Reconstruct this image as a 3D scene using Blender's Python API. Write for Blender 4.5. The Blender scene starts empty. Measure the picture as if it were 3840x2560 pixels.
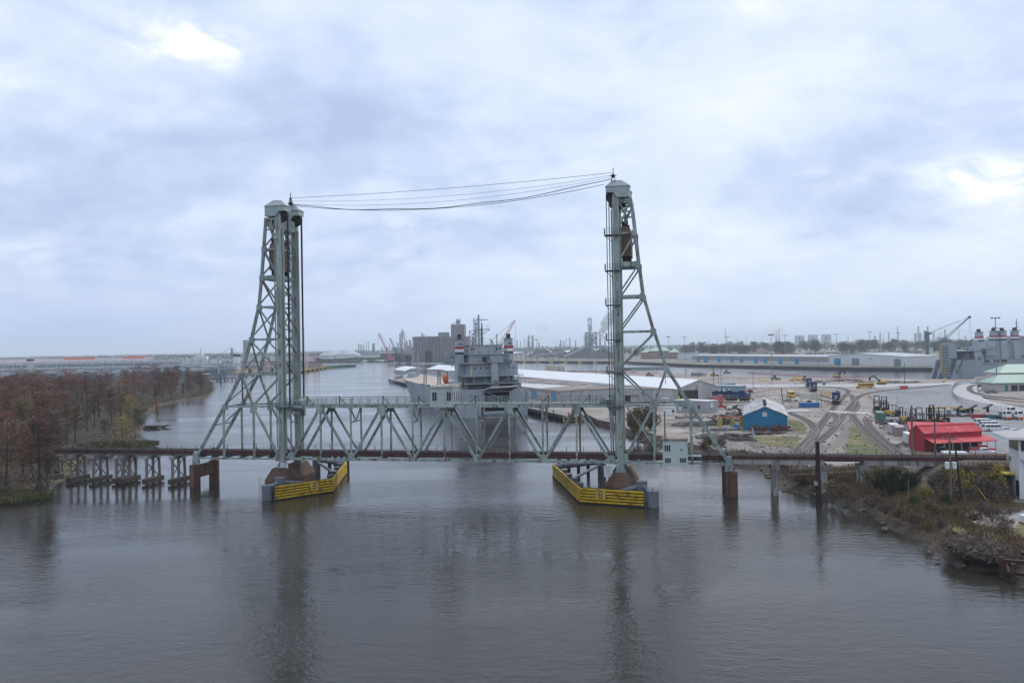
import bpy, bmesh, math, random
import numpy as np
from mathutils import Vector, Matrix
from mathutils.geometry import tessellate_polygon
random.seed(7); RNG = np.random.default_rng(11)
SC = bpy.context.scene
COL = SC.collection
# ------------------------------------------------------------------ camera
H = 30.1; FPX = 2987.0; PITCH = math.radians(0.3075); ROLL = math.radians(1.0487)
cd = bpy.data.cameras.new('camera'); cam = bpy.data.objects.new('camera', cd); COL.objects.link(cam)
cd.sensor_width = 36.0; cd.lens = 36.0 * FPX / 3840.0; cd.clip_start = 1.0; cd.clip_end = 60000.0
cam.location = (0, 0, H); cam.rotation_euler = (math.pi / 2 + PITCH, ROLL, 0)
SC.camera = cam
# ------------------------------------------------------------------ colour management, cycles
SC.view_settings.view_transform = 'Standard'; SC.view_settings.look = 'None'
SC.view_settings.exposure = 0.4; SC.view_settings.gamma = 1.0; SC.view_settings.use_curve_mapping = False
SC.render.engine = 'CYCLES'
cy = SC.cycles
cy.use_denoising = True
try: cy.denoiser = 'OPENIMAGEDENOISE'
except Exception: pass
cy.max_bounces = 5; cy.diffuse_bounces = 2; cy.glossy_bounces = 3; cy.transmission_bounces = 2
cy.transparent_max_bounces = 6; cy.volume_bounces = 1; cy.sample_clamp_indirect = 4.0
cy.caustics_reflective = False; cy.caustics_refractive = False
# ------------------------------------------------------------------ node helper
def N(nt, typ, **kw):
    n = nt.nodes.new(typ)
    for k, v in kw.items():
        if k.startswith('i_'):
            key = k[2:]
            key = int(key) if key.isdigit() else key.replace('_', ' ')
            n.inputs[key].default_value = v
        else: setattr(n, k, v)
    return n
def L(nt, a, b): nt.links.new(a, b)
def mixc(nt, fac, a, b, mode='MIX'):
    m = N(nt, 'ShaderNodeMix', data_type='RGBA', blend_type=mode)
    for s, v in ((m.inputs[0], fac), (m.inputs[6], a), (m.inputs[7], b)):
        if hasattr(v, 'node'): L(nt, v, s)
        elif isinstance(v, (int, float)): s.default_value = v
        else: s.default_value = (*v[:3], 1)
    return m.outputs[2]
def math_(nt, op, a, b=None, clamp=False):
    m = N(nt, 'ShaderNodeMath', operation=op, use_clamp=clamp)
    for i, v in enumerate((a, b)):
        if v is None: continue
        if hasattr(v, 'node'): L(nt, v, m.inputs[i])
        else: m.inputs[i].default_value = v
    return m.outputs[0]
def maprange(nt, v, a, b, c=0.0, d=1.0, smooth=True):
    m = N(nt, 'ShaderNodeMapRange', interpolation_type='SMOOTHSTEP' if smooth else 'LINEAR')
    L(nt, v, m.inputs[0])
    for i, x in zip((1, 2, 3, 4), (a, b, c, d)): m.inputs[i].default_value = x
    return m.outputs[0]
# ------------------------------------------------------------------ world: broken overcast
SUN_EL = math.radians(48); SUN_AZ = math.radians(35)
world = bpy.data.worlds.new('World'); SC.world = world; world.use_nodes = True
nt = world.node_tree; nt.nodes.clear()
bg = N(nt, 'ShaderNodeBackground'); bg.inputs[1].default_value = 0.1
wo = N(nt, 'ShaderNodeOutputWorld'); L(nt, bg.outputs[0], wo.inputs[0])
sky = N(nt, 'ShaderNodeTexSky', sky_type='NISHITA', sun_disc=False, sun_elevation=SUN_EL, sun_rotation=SUN_AZ)
sky.air_density = 1.2; sky.dust_density = 2.0
tc = N(nt, 'ShaderNodeTexCoord'); sep = N(nt, 'ShaderNodeSeparateXYZ'); L(nt, tc.outputs['Generated'], sep.inputs[0])
zc = math_(nt, 'MAXIMUM', sep.outputs[2], 0.0); zd = math_(nt, 'ADD', zc, 0.30)
cmb = N(nt, 'ShaderNodeCombineXYZ')
L(nt, math_(nt, 'DIVIDE', sep.outputs[0], zd), cmb.inputs[0]); L(nt, math_(nt, 'DIVIDE', sep.outputs[1], zd), cmb.inputs[1])
def cloud(scale, det, rough, dist, off):
    mp = N(nt, 'ShaderNodeMapping'); mp.inputs[1].default_value = off; mp.inputs[3].default_value = (scale, scale * 1.0, 1)
    L(nt, cmb.outputs[0], mp.inputs[0])
    n = N(nt, 'ShaderNodeTexNoise'); n.inputs['Scale'].default_value = 1.0; n.inputs['Detail'].default_value = det
    n.inputs['Roughness'].default_value = rough; n.inputs['Distortion'].default_value = dist
    L(nt, mp.outputs[0], n.inputs[0]); return n.outputs[0]
big = cloud(1.05, 3, 0.5, 0.6, (3.1, 1.7, 0)); mid = cloud(2.6, 5, 0.55, 0.55, (8.2, 4.4, 0)); thin2 = cloud(6.5, 4, 0.6, 0.6, (5.5, 2.2, 0)); thin = cloud(7.5, 4, 0.55, 0.4, (1.2, 9.1, 0))
mass = math_(nt, 'ADD', math_(nt, 'ADD', math_(nt, 'MULTIPLY', big, 0.46), math_(nt, 'MULTIPLY', mid, 0.36)), math_(nt, 'MULTIPLY', thin, 0.18))
# cloud masses as they lie in this sky: soft lobes by direction
def lobe(px, py, rad, amp, sq=2.2):
    d = cam.rotation_euler.to_matrix() @ Vector(((px - 1920) / FPX, -(py - 1280) / FPX, -1)); d.normalize()
    vs = N(nt, 'ShaderNodeVectorMath', operation='SUBTRACT'); L(nt, tc.outputs['Generated'], vs.inputs[0]); vs.inputs[1].default_value = d
    sc = N(nt, 'ShaderNodeVectorMath', operation='MULTIPLY'); L(nt, vs.outputs[0], sc.inputs[0]); sc.inputs[1].default_value = (1, 1, sq)
    ln = N(nt, 'ShaderNodeVectorMath', operation='LENGTH'); L(nt, sc.outputs[0], ln.inputs[0])
    return math_(nt, 'MULTIPLY', maprange(nt, ln.outputs['Value'], rad, 0.0), amp)
dens = mass
for a in [
        (1350, 600, .24, -.028), (700, 420, .20, .05), (250, 60, .13, -.03), (1650, 150, .22, .03), (2250, 480, .28, .035),
        (3250, 620, .20, -.03), (2850, 380, .20, .03), (3500, 950, .22, .04), (150, 1150, .42, -.04), (1800, 880, .10, -.05),
        (2900, 850, .18, -.03), (300, 780, .22, .02), (3300, 150, .25, .03), (2500, 1050, .3, .03), (1200, 1000, .25, .01)]:
    dens = math_(nt, 'ADD', dens, lobe(*a))
brk = None
for a in [(640, 130, .15, .9), (800, 190, .10, .6), (3800, 700, .13, 1.0), (3600, 640, .09, .6), (2880, 10, .10, .7), (1480, 830, .04, .9), (20, 290, .08, .6), (90, 960, .13, .5), (3120, 665, .09, .5)]:
    o = lobe(a[0], a[1], a[2], a[3], 2.6); brk = o if brk is None else math_(nt, 'ADD', brk, o)
cr = N(nt, 'ShaderNodeValToRGB'); L(nt, dens, cr.inputs[0])
el = cr.color_ramp.elements
el[0].position = 0.36; el[0].color = (3.7, 4.6, 6.6, 1)
el[1].position = 0.66; el[1].color = (7.0, 7.55, 8.55, 1)
for p, c in ((0.44, (4.6, 5.5, 7.4)), (0.50, (5.55, 6.35, 7.9)), (0.57, (6.3, 6.95, 8.2))):
    e = el.new(p); e.color = (*c, 1)
cl = mixc(nt, math_(nt, 'MULTIPLY', maprange(nt, math_(nt, 'ADD', math_(nt, 'MULTIPLY', brk, 0.55), math_(nt, 'MULTIPLY', math_(nt, 'SUBTRACT', thin2, 0.5), math_(nt, 'MULTIPLY', brk, 2.6))), 0.0, 1.0), 0.9, True), cr.outputs[0], (9.4, 9.55, 9.8))
# thin haze low down, clear sky only glints through
hz = maprange(nt, sep.outputs[2], 0.16, -0.02)
hx = maprange(nt, sep.outputs[0], -0.55, 0.45)
hcol = mixc(nt, hx, (3.9, 4.85, 7.1), (5.5, 6.25, 7.7))
cl = mixc(nt, math_(nt, 'MULTIPLY', hz, 0.85), cl, hcol)
fin = mixc(nt, 0.96, sky.outputs[0], cl)
L(nt, fin, bg.inputs[0])
world.cycles.sampling_method = 'MANUAL'; world.cycles.sample_map_resolution = 512
sl = bpy.data.lights.new('sun', 'SUN'); sl.energy = 1.5; sl.angle = math.radians(25); sl.color = (1.0, 0.985, 0.96)
so = bpy.data.objects.new('sun', sl); COL.objects.link(so)
sd = Vector((math.sin(SUN_AZ) * math.cos(SUN_EL), math.cos(SUN_AZ) * math.cos(SUN_EL), math.sin(SUN_EL)))
so.rotation_euler = sd.to_track_quat('Z', 'Y').to_euler(); so.location = (0, 0, 300)
# ------------------------------------------------------------------ layout helpers
RC = cam.rotation_euler.to_matrix()
def gp(px, py, z=2.0):
    d = RC @ Vector(((px - 1920) / FPX, -(py - 1280) / FPX, -1)); t = (z - H) / d.z
    return Vector((d.x * t, d.y * t, z))
def ad(px, py, D):
    d = RC @ Vector(((px - 1920) / FPX, -(py - 1280) / FPX, -1)); t = D / d.y
    return Vector((d.x * t, D, H + d.z * t))
G = 2.0                       # level of the yards above the river
TH = 0.2000; BC = Vector((-14.51, 167.22, 0))     # the bridge axis
def bw(s, y, z): c, q = math.cos(TH), math.sin(TH); return Vector((BC.x + s * c + y * q, BC.y - s * q + y * c, z))
# ------------------------------------------------------------------ materials
MATS = {}
def mat(name, col, rough=0.6, var=0.12, scale=1.0, metal=0.0, wear=None, wear_amt=0.0, wear_scale=0.6, streak=1.0, bump=0.0, rnd=0.0, spec=0.25, coord='Object', emit=None, hue2=None, detail=6):
    if name in MATS: return MATS[name]
    m = bpy.data.materials.new(name); m.use_nodes = True; t = m.node_tree
    b = t.nodes['Principled BSDF']; b.inputs['Roughness'].default_value = rough; b.inputs['Metallic'].default_value = metal
    b.inputs['Specular IOR Level'].default_value = spec
    tcn = N(t, 'ShaderNodeTexCoord')
    if coord == 'World': src = N(t, 'ShaderNodeNewGeometry').outputs['Position']
    else: src = tcn.outputs['Object']
    mp = N(t, 'ShaderNodeMapping'); mp.inputs[3].default_value = (1, 1, streak); L(t, src, mp.inputs[0])
    n1 = N(t, 'ShaderNodeTexNoise'); n1.inputs['Scale'].default_value = scale; n1.inputs['Detail'].default_value = detail; n1.inputs['Roughness'].default_value = 0.62
    L(t, mp.outputs[0], n1.inputs[0])
    f = maprange(t, n1.outputs[0], 0.3, 0.7)
    lo = tuple(c * (1 - var) for c in col); hi = tuple(min(1, c * (1 + var)) for c in (hue2 or col))
    c = mixc(t, f, lo, hi)
    if wear:
        n2 = N(t, 'ShaderNodeTexNoise'); n2.inputs['Scale'].default_value = wear_scale; n2.inputs['Detail'].default_value = 8; n2.inputs['Roughness'].default_value = 0.7
        L(t, mp.outputs[0], n2.inputs[0])
        th = 0.5 + (0.5 - wear_amt) * 0.36
        c = mixc(t, maprange(t, n2.outputs[0], th - .06, th + .07), c, wear)
    if rnd:
        oi = N(t, 'ShaderNodeObjectInfo'); hs = N(t, 'ShaderNodeHueSaturation')
        L(t, maprange(t, oi.outputs['Random'], 0, 1, 1 - rnd, 1 + rnd, False), hs.inputs['Value'])
        L(t, maprange(t, math_(t, 'FRACT', math_(t, 'MULTIPLY', oi.outputs['Random'], 7.31)), 0, 1, 0.5 - rnd * .07, 0.5 + rnd * .07, False), hs.inputs['Hue'])
        L(t, c, hs.inputs['Color']); c = hs.outputs[0]
    L(t, c, b.inputs['Base Color'])
    if bump:
        bp = N(t, 'ShaderNodeBump'); bp.inputs['Strength'].default_value = bump; bp.inputs['Distance'].default_value = 0.15
        L(t, n1.outputs[0], bp.inputs['Height']); L(t, bp.outputs[0], b.inputs['Normal'])
    if emit: b.inputs['Emission Color'].default_value = (*emit[:3], 1); b.inputs['Emission Strength'].default_value = emit[3]
    MATS[name] = m; return m
def corrugated(name, col, pitch=0.4, axis='X', depth=0.6, rough=0.45, var=0.08, wear=None, wear_amt=0.2, metal=0.0):
    if name in MATS: return MATS[name]
    m = mat(name, col, rough, var, 0.25, metal, wear, wear_amt, 0.3, 0.3)
    t = m.node_tree; b = t.nodes['Principled BSDF']
    tcn = N(t, 'ShaderNodeTexCoord'); w = N(t, 'ShaderNodeTexWave', wave_type='BANDS', bands_direction=axis)
    w.inputs['Scale'].default_value = 0.314 / pitch; L(t, tcn.outputs['Object'], w.inputs[0])
    bp = N(t, 'ShaderNodeBump'); bp.inputs['Strength'].default_value = depth; bp.inputs['Distance'].default_value = 0.08
    L(t, w.outputs[0], bp.inputs['Height']); L(t, bp.outputs[0], b.inputs['Normal'])
    return m
# ------------------------------------------------------------------ mesh builder
class MB:
    def __init__(s): s.v = []; s.f = []
    def add(s, vs, fs):
        o = len(s.v); s.v += [tuple(v) for v in vs]; s.f += [tuple(o + i for i in f) for f in fs]; return s
    def box(s, x0, x1, y0, y1, z0, z1):
        return s.add([(x0, y0, z0), (x1, y0, z0), (x1, y1, z0), (x0, y1, z0), (x0, y0, z1), (x1, y0, z1), (x1, y1, z1), (x0, y1, z1)],
                     [(0, 3, 2, 1), (4, 5, 6, 7), (0, 1, 5, 4), (1, 2, 6, 5), (2, 3, 7, 6), (3, 0, 4, 7)])
    def cbox(s, c, d, rz=0.0):
        x, y, z = c; a, b, h = d[0] / 2, d[1] / 2, d[2] / 2; co, si = math.cos(rz), math.sin(rz)
        vs = [(x + i * co - j * si, y + i * si + j * co, z + k) for k in (-h, h) for i, j in ((-a, -b), (a, -b), (a, b), (-a, b))]
        return s.add(vs, [(0, 3, 2, 1), (4, 5, 6, 7), (0, 1, 5, 4), (1, 2, 6, 5), (2, 3, 7, 6), (3, 0, 4, 7)])
    def beam(s, p, q, w, h=None, up=(0, 0, 1)):
        p, q = Vector(p), Vector(q); d = q - p
        if d.length < 1e-6: return s
        d.normalize(); u = Vector(up)
        if abs(d.dot(u)) > 0.97: u = Vector((0, 1, 0))
        a = d.cross(u).normalized(); b = a.cross(d).normalized(); h = w if h is None else h
        vs = [o + a * i * w / 2 + b * j * h / 2 for o in (p, q) for i, j in ((-1, -1), (1, -1), (1, 1), (-1, 1))]
        return s.add(vs, [(0, 1, 2, 3), (7, 6, 5, 4), (0, 4, 5, 1), (1, 5, 6, 2), (2, 6, 7, 3), (3, 7, 4, 0)])
    def hbeam(s, p, q, w, h, up=(0, 0, 1), t=0.28):
        # two side channels and a web between them
        p, q = Vector(p), Vector(q); d = (q - p).normalized(); u = Vector(up)
        if abs(d.dot(u)) > 0.97: u = Vector((0, 1, 0))
        a = d.cross(u).normalized(); o = a * (w / 2 - w * t / 2)
        s.beam(p + o, q + o, w * t, h, up); s.beam(p - o, q - o, w * t, h, up); s.beam(p, q, w * (1 - 2 * t) * 1.02, h * 0.72, up)
        return s
    def tube(s, p, q, r0, r1=None, n=8, caps=True):
        p, q = Vector(p), Vector(q); r1 = r0 if r1 is None else r1; d = (q - p)
        if d.length < 1e-6: return s
        d.normalize(); u = Vector((0, 0, 1)) if abs(d.z) < 0.95 else Vector((1, 0, 0))
        a = d.cross(u).normalized(); b = d.cross(a)
        vs = []
        for o, r in ((p, r0), (q, r1)):
            vs += [o + (a * math.cos(6.28318 * i / n) + b * math.sin(6.28318 * i / n)) * r for i in range(n)]
        fs = [(i, (i + 1) % n, n + (i + 1) % n, n + i) for i in range(n)]
        if caps: fs += [tuple(range(n))[::-1], tuple(range(n, 2 * n))]
        return s.add(vs, fs)
    def path(s, pts, r, n=5):
        for a, b in zip(pts[:-1], pts[1:]): s.tube(a, b, r, r, n, False)
        return s
    def prism(s, poly, z0, z1):
        n = len(poly); vs = [(x, y, z0) for x, y in poly] + [(x, y, z1) for x, y in poly]
        fs = [(i, (i + 1) % n, n + (i + 1) % n, n + i) for i in range(n)]
        return s.add(vs, fs + [tuple(range(n))[::-1], tuple(range(n, 2 * n))])
    def extrude(s, prof, axis, a, b):
        # profile of (u, z); axis 'x': u = y, 'y': u = x
        n = len(prof)
        vs = [((t, u, z) if axis == 'x' else (u, t, z)) for t in (a, b) for u, z in prof]
        return s.add(vs, [(i, (i + 1) % n, n + (i + 1) % n, n + i) for i in range(n)] + [tuple(range(n))[::-1], tuple(range(n, 2 * n))])
    def lathe(s, prof, c=(0, 0, 0), n=16):
        k = len(prof); vs = []
        for i in range(n):
            a = 6.28318 * i / n; vs += [(c[0] + r * math.cos(a), c[1] + r * math.sin(a), c[2] + z) for r, z in prof]
        fs = [(i * k + j, ((i + 1) % n) * k + j, ((i + 1) % n) * k + j + 1, i * k + j + 1) for i in range(n) for j in range(k - 1)]
        return s.add(vs, fs)
    def quad(s, *p): return s.add(p, [tuple(range(len(p)))])
    def mesh(s, name, m, smooth=False):
        me = bpy.data.meshes.new(name); me.from_pydata(s.v, [], s.f); me.update()
        bm = bmesh.new(); bm.from_mesh(me); bmesh.ops.recalc_face_normals(bm, faces=bm.faces); bm.to_mesh(me); bm.free()
        if m: me.materials.append(m)
        if smooth: me.polygons.foreach_set('use_smooth', [True] * len(me.polygons))
        return me
    def build(s, name, m, parent=None, smooth=False, label=None):
        o = bpy.data.objects.new(name, s.mesh(name, m, smooth)); COL.objects.link(o)
        if parent is not None: o.parent = parent
        if label: o['label'] = label
        return o
def obj(name, me, parent=None, loc=None, rz=None):
    o = bpy.data.objects.new(name, me); COL.objects.link(o)
    if parent is not None: o.parent = parent
    if loc is not None: o.location = loc
    if rz is not None: o.rotation_euler = (0, 0, rz)
    return o
def tag(o, label, cat, group=None):
    o['label'] = label; o['category'] = cat
    if group: o['group'] = group
    return o
def thing(name, label, cat, loc=(0, 0, 0), rz=0.0, group=None, scale=None):
    o = bpy.data.objects.new(name, None); COL.objects.link(o); o.empty_display_size = 0.5
    o.location = loc; o.rotation_euler = (0, 0, rz)
    if scale is not None: o.scale = (scale,) * 3 if isinstance(scale, (int, float)) else scale
    return tag(o, label, cat, group)
def structure(name, mb, m, smooth=False):
    o = mb.build(name, m, None, smooth); o['kind'] = 'structure'; return o
def dup(root, loc, rz=0.0, label=None, group=None, scale=None):
    r = root.copy(); COL.objects.link(r); r.location = loc; r.rotation_euler = (0, 0, rz)
    if scale is not None: r.scale = (scale,) * 3 if isinstance(scale, (int, float)) else scale
    if label: r['label'] = label
    if group: r['group'] = group
    for ch in root.children:
        c = ch.copy(); COL.objects.link(c); c.parent = r
        for g2 in ch.children:
            d = g2.copy(); COL.objects.link(d); d.parent = c
    return r
def poly_sheet(mb, pts):
    tris = tessellate_polygon([[Vector(p) for p in pts]])
    return mb.add(pts, [tuple(t) for t in tris])
def bezier(pts, n=10):
    # Catmull-Rom through the points
    P = [Vector(p) for p in pts]; P = [P[0] * 2 - P[1]] + P + [P[-1] * 2 - P[-2]]; out = []
    for i in range(1, len(P) - 2):
        for k in range(n):
            t = k / n; a, b, c, d = P[i - 1], P[i], P[i + 1], P[i + 2]
            out.append(0.5 * ((2 * b) + (c - a) * t + (2 * a - 5 * b + 4 * c - d) * t * t + (3 * b - a - 3 * c + d) * t ** 3))
    return out + [P[-2]]
# ================================================================== SETTING
def water_material():
    m = bpy.data.materials.new('river_water'); m.use_nodes = True; t = m.node_tree; b = t.nodes['Principled BSDF']
    b.inputs['Base Color'].default_value = (0.030, 0.027, 0.021, 1); b.inputs['IOR'].default_value = 1.333; b.inputs['Specular IOR Level'].default_value = 0.5
    g = N(t, 'ShaderNodeNewGeometry')
    def nz(scale, sx, sy, det, rot=0.0):
        mp = N(t, 'ShaderNodeMapping'); mp.inputs[3].default_value = (sx, sy, 1); mp.inputs[2].default_value = (0, 0, rot); L(t, g.outputs['Position'], mp.inputs[0])
        n = N(t, 'ShaderNodeTexNoise'); n.inputs['Scale'].default_value = scale; n.inputs['Detail'].default_value = det; n.inputs['Roughness'].default_value = 0.6; n.inputs['Distortion'].default_value = 0.4
        L(t, mp.outputs[0], n.inputs[0]); return n.outputs[0]
    a = nz(0.55, 0.7, 1.3, 3, 0.25); c = nz(1.9, 0.8, 1.2, 3, -0.3); big = nz(0.011, 1.0, 2.2, 3, 0.1); big2 = nz(0.05, 0.6, 1.6, 3, 0.2)
    h = math_(t, 'ADD', math_(t, 'MULTIPLY', a, 1.0), math_(t, 'MULTIPLY', c, 0.36))
    calm = maprange(t, math_(t, 'ADD', math_(t, 'MULTIPLY', big, 0.65), math_(t, 'MULTIPLY', big2, 0.35)), 0.36, 0.62, 0.22, 1.0)
    bp = N(t, 'ShaderNodeBump'); bp.inputs['Distance'].default_value = 0.62
    L(t, math_(t, 'MULTIPLY', calm, 0.22), bp.inputs['Strength']); L(t, h, bp.inputs['Height']); L(t, bp.outputs[0], b.inputs['Normal'])
    L(t, maprange(t, calm, 0.3, 1.0, 0.06, 0.15), b.inputs['Roughness'])
    MATS['river_water'] = m; return m
FAR = 19000.0
structure('water', MB().quad((-FAR, -900, 0), (FAR, -900, 0), (FAR, FAR, 0), (-FAR, FAR, 0)), water_material())

def ground_material(name, layers, scale=0.08, bump=0.25, rough=0.9):
    """layers: list of (colour, noise scale, low, high); the first is the base"""
    m = bpy.data.materials.new(name); m.use_nodes = True; t = m.node_tree; b = t.nodes['Principled BSDF']; b.inputs['Roughness'].default_value = rough; b.inputs['Specular IOR Level'].default_value = 0.2
    g = N(t, 'ShaderNodeNewGeometry'); c = None
    for i, (col, s, lo, hi) in enumerate(layers):
        mp = N(t, 'ShaderNodeMapping'); mp.inputs[1].default_value = (i * 13.7, i * 5.1, 0); L(t, g.outputs['Position'], mp.inputs[0])
        n = N(t, 'ShaderNodeTexNoise'); n.inputs['Scale'].default_value = s; n.inputs['Detail'].default_value = 9; n.inputs['Roughness'].default_value = 0.65; L(t, mp.outputs[0], n.inputs[0])
        if c is None: c = mixc(t, maprange(t, n.outputs[0], 0.3, 0.7), tuple(x * 0.82 for x in col), tuple(min(1, x * 1.15) for x in col))
        else: c = mixc(t, maprange(t, n.outputs[0], lo, hi), c, col)
    L(t, c, b.inputs['Base Color'])
    n = N(t, 'ShaderNodeTexNoise'); n.inputs['Scale'].default_value = 1.4; n.inputs['Detail'].default_value = 6; L(t, g.outputs['Position'], n.inputs[0])
    bp = N(t, 'ShaderNodeBump'); bp.inputs['Strength'].default_value = bump; bp.inputs['Distance'].default_value = 0.2; L(t, n.outputs[0], bp.inputs['Height']); L(t, bp.outputs[0], b.inputs['Normal'])
    MATS[name] = m; return m
m_yard = ground_material('shell_yard', [((.29, .25, .218), .35, 0, 0), ((.17, .148, .132), .03, .46, .62), ((.40, .365, .33), .07, .53, .68), ((.12, .105, .095), .35, .57, .72)])
m_far = ground_material('far_ground', [((.20, .19, .16), .02, 0, 0), ((.11, .12, .07), .008, .5, .6), ((.33, .31, .28), .013, .56, .66)])
m_forest = ground_material('swamp_floor', [((.06, .048, .034), .3, 0, 0), ((.04, .042, .022), .1, .5, .6), ((.10, .08, .058), .6, .6, .7)])
m_grass = ground_material('yard_grass', [((.105, .115, .045), .8, 0, 0), ((.21, .165, .085), .09, .46, .62), ((.06, .10, .03), .2, .55, .7)], bump=0.5)
m_drygrass = ground_material('dry_grass', [((.24, .17, .09), .8, 0, 0), ((.10, .11, .045), .12, .52, .66)], bump=0.5)
m_asphalt = ground_material('grey_asphalt', [((.24, .24, .245), .3, 0, 0), ((.17, .17, .175), .03, .52, .66), ((.31, .305, .30), .12, .6, .75), ((.12, .12, .12), 1.3, .72, .8)], bump=0.1)
m_ballast = ground_material('ballast_bed', [((.23, .205, .188), 1.2, 0, 0), ((.29, .26, .235), .15, .5, .66), ((.11, .095, .09), .5, .58, .7)], bump=0.6)
m_road = ground_material('crushed_road', [((.43, .415, .40), .4, 0, 0), ((.33, .315, .30), .1, .52, .7)], bump=0.15)
m_mud = ground_material('mud_bank', [((.07, .053, .038), .5, 0, 0), ((.12, .097, .072), .3, .56, .7), ((.035, .028, .022), .9, .54, .66)], bump=0.8)
m_rubble = ground_material('rubble_slope', [((.22, .20, .18), .9, 0, 0), ((.10, .09, .08), .7, .5, .6), ((.33, .31, .29), 1.6, .6, .7)], bump=1.0)

def inset(pts, d):
    out = []
    for i, p in enumerate(pts):
        a = Vector(pts[max(0, i - 1)]); b = Vector(pts[min(len(pts) - 1, i + 1)]); t = (b - a); t.z = 0; t.normalize()
        dd = d[i] if isinstance(d, (list, tuple)) else d
        out.append(Vector((p[0] - t.y * dd, p[1] + t.x * dd, 0)))
    return out
def densify(pts, step, jit, dens_d=None):
    out = []; dd = []
    for i in range(len(pts) - 1):
        a, b = Vector(pts[i]), Vector(pts[i + 1]); n = max(1, int((b - a).length / step))
        for k in range(n):
            p = a.lerp(b, k / n); p += Vector((random.uniform(-jit, jit), random.uniform(-jit, jit), 0)); out.append(p)
            if dens_d: dd.append(dens_d[i] + (dens_d[i + 1] - dens_d[i]) * k / n)
    out.append(Vector(pts[-1])); dd.append(dens_d[-1] if dens_d else 0)
    return (out, dd) if dens_d else out
def bank(name, shore, ins, top, m, rows=5, rough=0.35):
    mb = MB(); n = len(shore); grid = []
    for r in range(rows + 1):
        f = r / rows; row = []
        for i in range(n):
            p = shore[i].lerp(ins[i], f); z = -0.6 + (top + 0.6) * (f ** 0.8)
            if 0 < r < rows: z += random.uniform(-rough, rough); p = p + Vector((random.uniform(-.5, .5), random.uniform(-.5, .5), 0))
            row.append((p.x, p.y, z))
        grid.append(row)
    vs = [v for row in grid for v in row]
    mb.add(vs, [(r * n + i, r * n + i + 1, (r + 1) * n + i + 1, (r + 1) * n + i) for r in range(rows) for i in range(n - 1)])
    return structure(name, mb, m, True)

# ---- right yard: river bank from the camera side up past the bridge, then the wharf and the tip of the pier
px_bank = [(3840, 2182), (3739, 2154), (3699, 2146), (3619, 2140), (3575, 2134), (3523, 2102), (3480, 2074), (3460, 2034), (3380, 2006), (3324, 1988), (3276, 1954),
           (3260, 1926), (3156, 1906), (3108, 1890), (3020, 1862), (2924, 1842), (2850, 1762), (2740, 1742), (2600, 1712), (2448, 1664), (2405, 1655), (2388, 1643), (2340, 1636), (2300, 1612)]
sh = [Vector((67, -60, 0)), Vector((66.5, 40, 0))] + [gp(x, y, 0) for x, y in px_bank]
dd = [8] * 3 + [7, 7, 7, 6.5, 6, 6, 6, 6, 6, 5, 5, 6, 7, 8, 7, 5, 5, 5, 4, 4, 3.5, 3, 2.5]
shd, ddd = densify(sh, 2.6, 0.6, dd)
# walking away from the camera the land lies on the right hand, so the inset is negative
insd = inset(shd, [-x for x in ddd])
bank('river_bank', shd, insd, G, m_mud)
WH0 = Vector((20.4, 312, 0)); WH1 = Vector((-110, 706, 0)); WDIR = (WH1 - WH0).normalized(); WN = Vector((WDIR.y, -WDIR.x, 0))   # WN points inland
canal_near = [Vector((-104, 850, 0)), Vector((-40, 905, 0)), Vector((0, 943, 0)), Vector((103, 807, 0)), Vector((164, 720, 0)), Vector((214, 600, 0)), Vector((262, 575, 0)), Vector((300, 540, 0)), Vector((620, 500, 0)), Vector((3000, 300, 0))]
yard_top = [p.to_3d() for p in insd] + [gp(2242, 1593, 0), gp(2204, 1572, 0)] + [WH0 + WN * 7, WH1 + WN * 7] + canal_near + [Vector((3000, -300, 0)), Vector((75, -300, 0))]
yard_top = [Vector((p.x, p.y, G)) for p in yard_top]
structure('ground', poly_sheet(MB(), yard_top), m_yard)
# vertical edges: sheet pile by the wharf, pier end and canal edge
mb = MB(); edge = [insd[-1], gp(2242, 1593, 0), gp(2204, 1572, 0), WH0 + WN * 7, WH1 + WN * 7] + canal_near
for a, b in zip(edge[:-1], edge[1:]): mb.quad((a.x, a.y, -2), (b.x, b.y, -2), (b.x, b.y, G), (a.x, a.y, G))
structure('quay_wall', mb, mat('sheet_pile', (.12, .085, .065), .8, .3, .8, wear=(.05, .04, .035), wear_amt=.4, streak=.15, coord='World'))

# ---- left bank and the terminal
px_left = [(-420, 1990), (-200, 1940), (0, 1897), (60, 1882), (140, 1852), (215, 1832), (238, 1812), (262, 1786), (292, 1772), (300, 1752), (330, 1722), (390, 1702), (430, 1708), (480, 1706), (540, 1694), (556, 1672), (552, 1650), (520, 1628),
           (560, 1612), (540, 1580), (560, 1555), (600, 1524), (680, 1505), (780, 1490), (806, 1470), (808, 1445), (790, 1430), (800, 1421), (870, 1404), (904, 1408), (1040, 1407), (1100, 1398), (1190, 1386)]
shl = [gp(x, y, 0) for x, y in px_left] + [Vector((-320, 1400, 0)), Vector((-445, 1800, 0))]
ddl = [6] * 7 + [4] * 6 + [8] * 5 + [5, 5, 5] + [6] * 5 + [6] * 9
ddl = (ddl + [8] * 40)[:len(shl)]
sld, dld = densify(shl, 4.0, 0.7, ddl)
inl = inset(sld, dld)
bank('left_bank', sld, inl, 0.9, ground_material('left_bank_mud', [((.12, .09, .06), .5, 0, 0), ((.18, .15, .09), .2, .5, .62), ((.07, .075, .035), .4, .55, .66)], bump=.7), 4, .25)
left_top = [Vector((p.x, p.y, 0.9)) for p in inl] + [Vector((-900, 2400, .9)), Vector((-6000, 2600, .9)), Vector((-6000, 60, .9)), Vector((-250, 60, .9))]
structure('swamp_ground', poly_sheet(MB(), left_top), m_forest)
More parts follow.
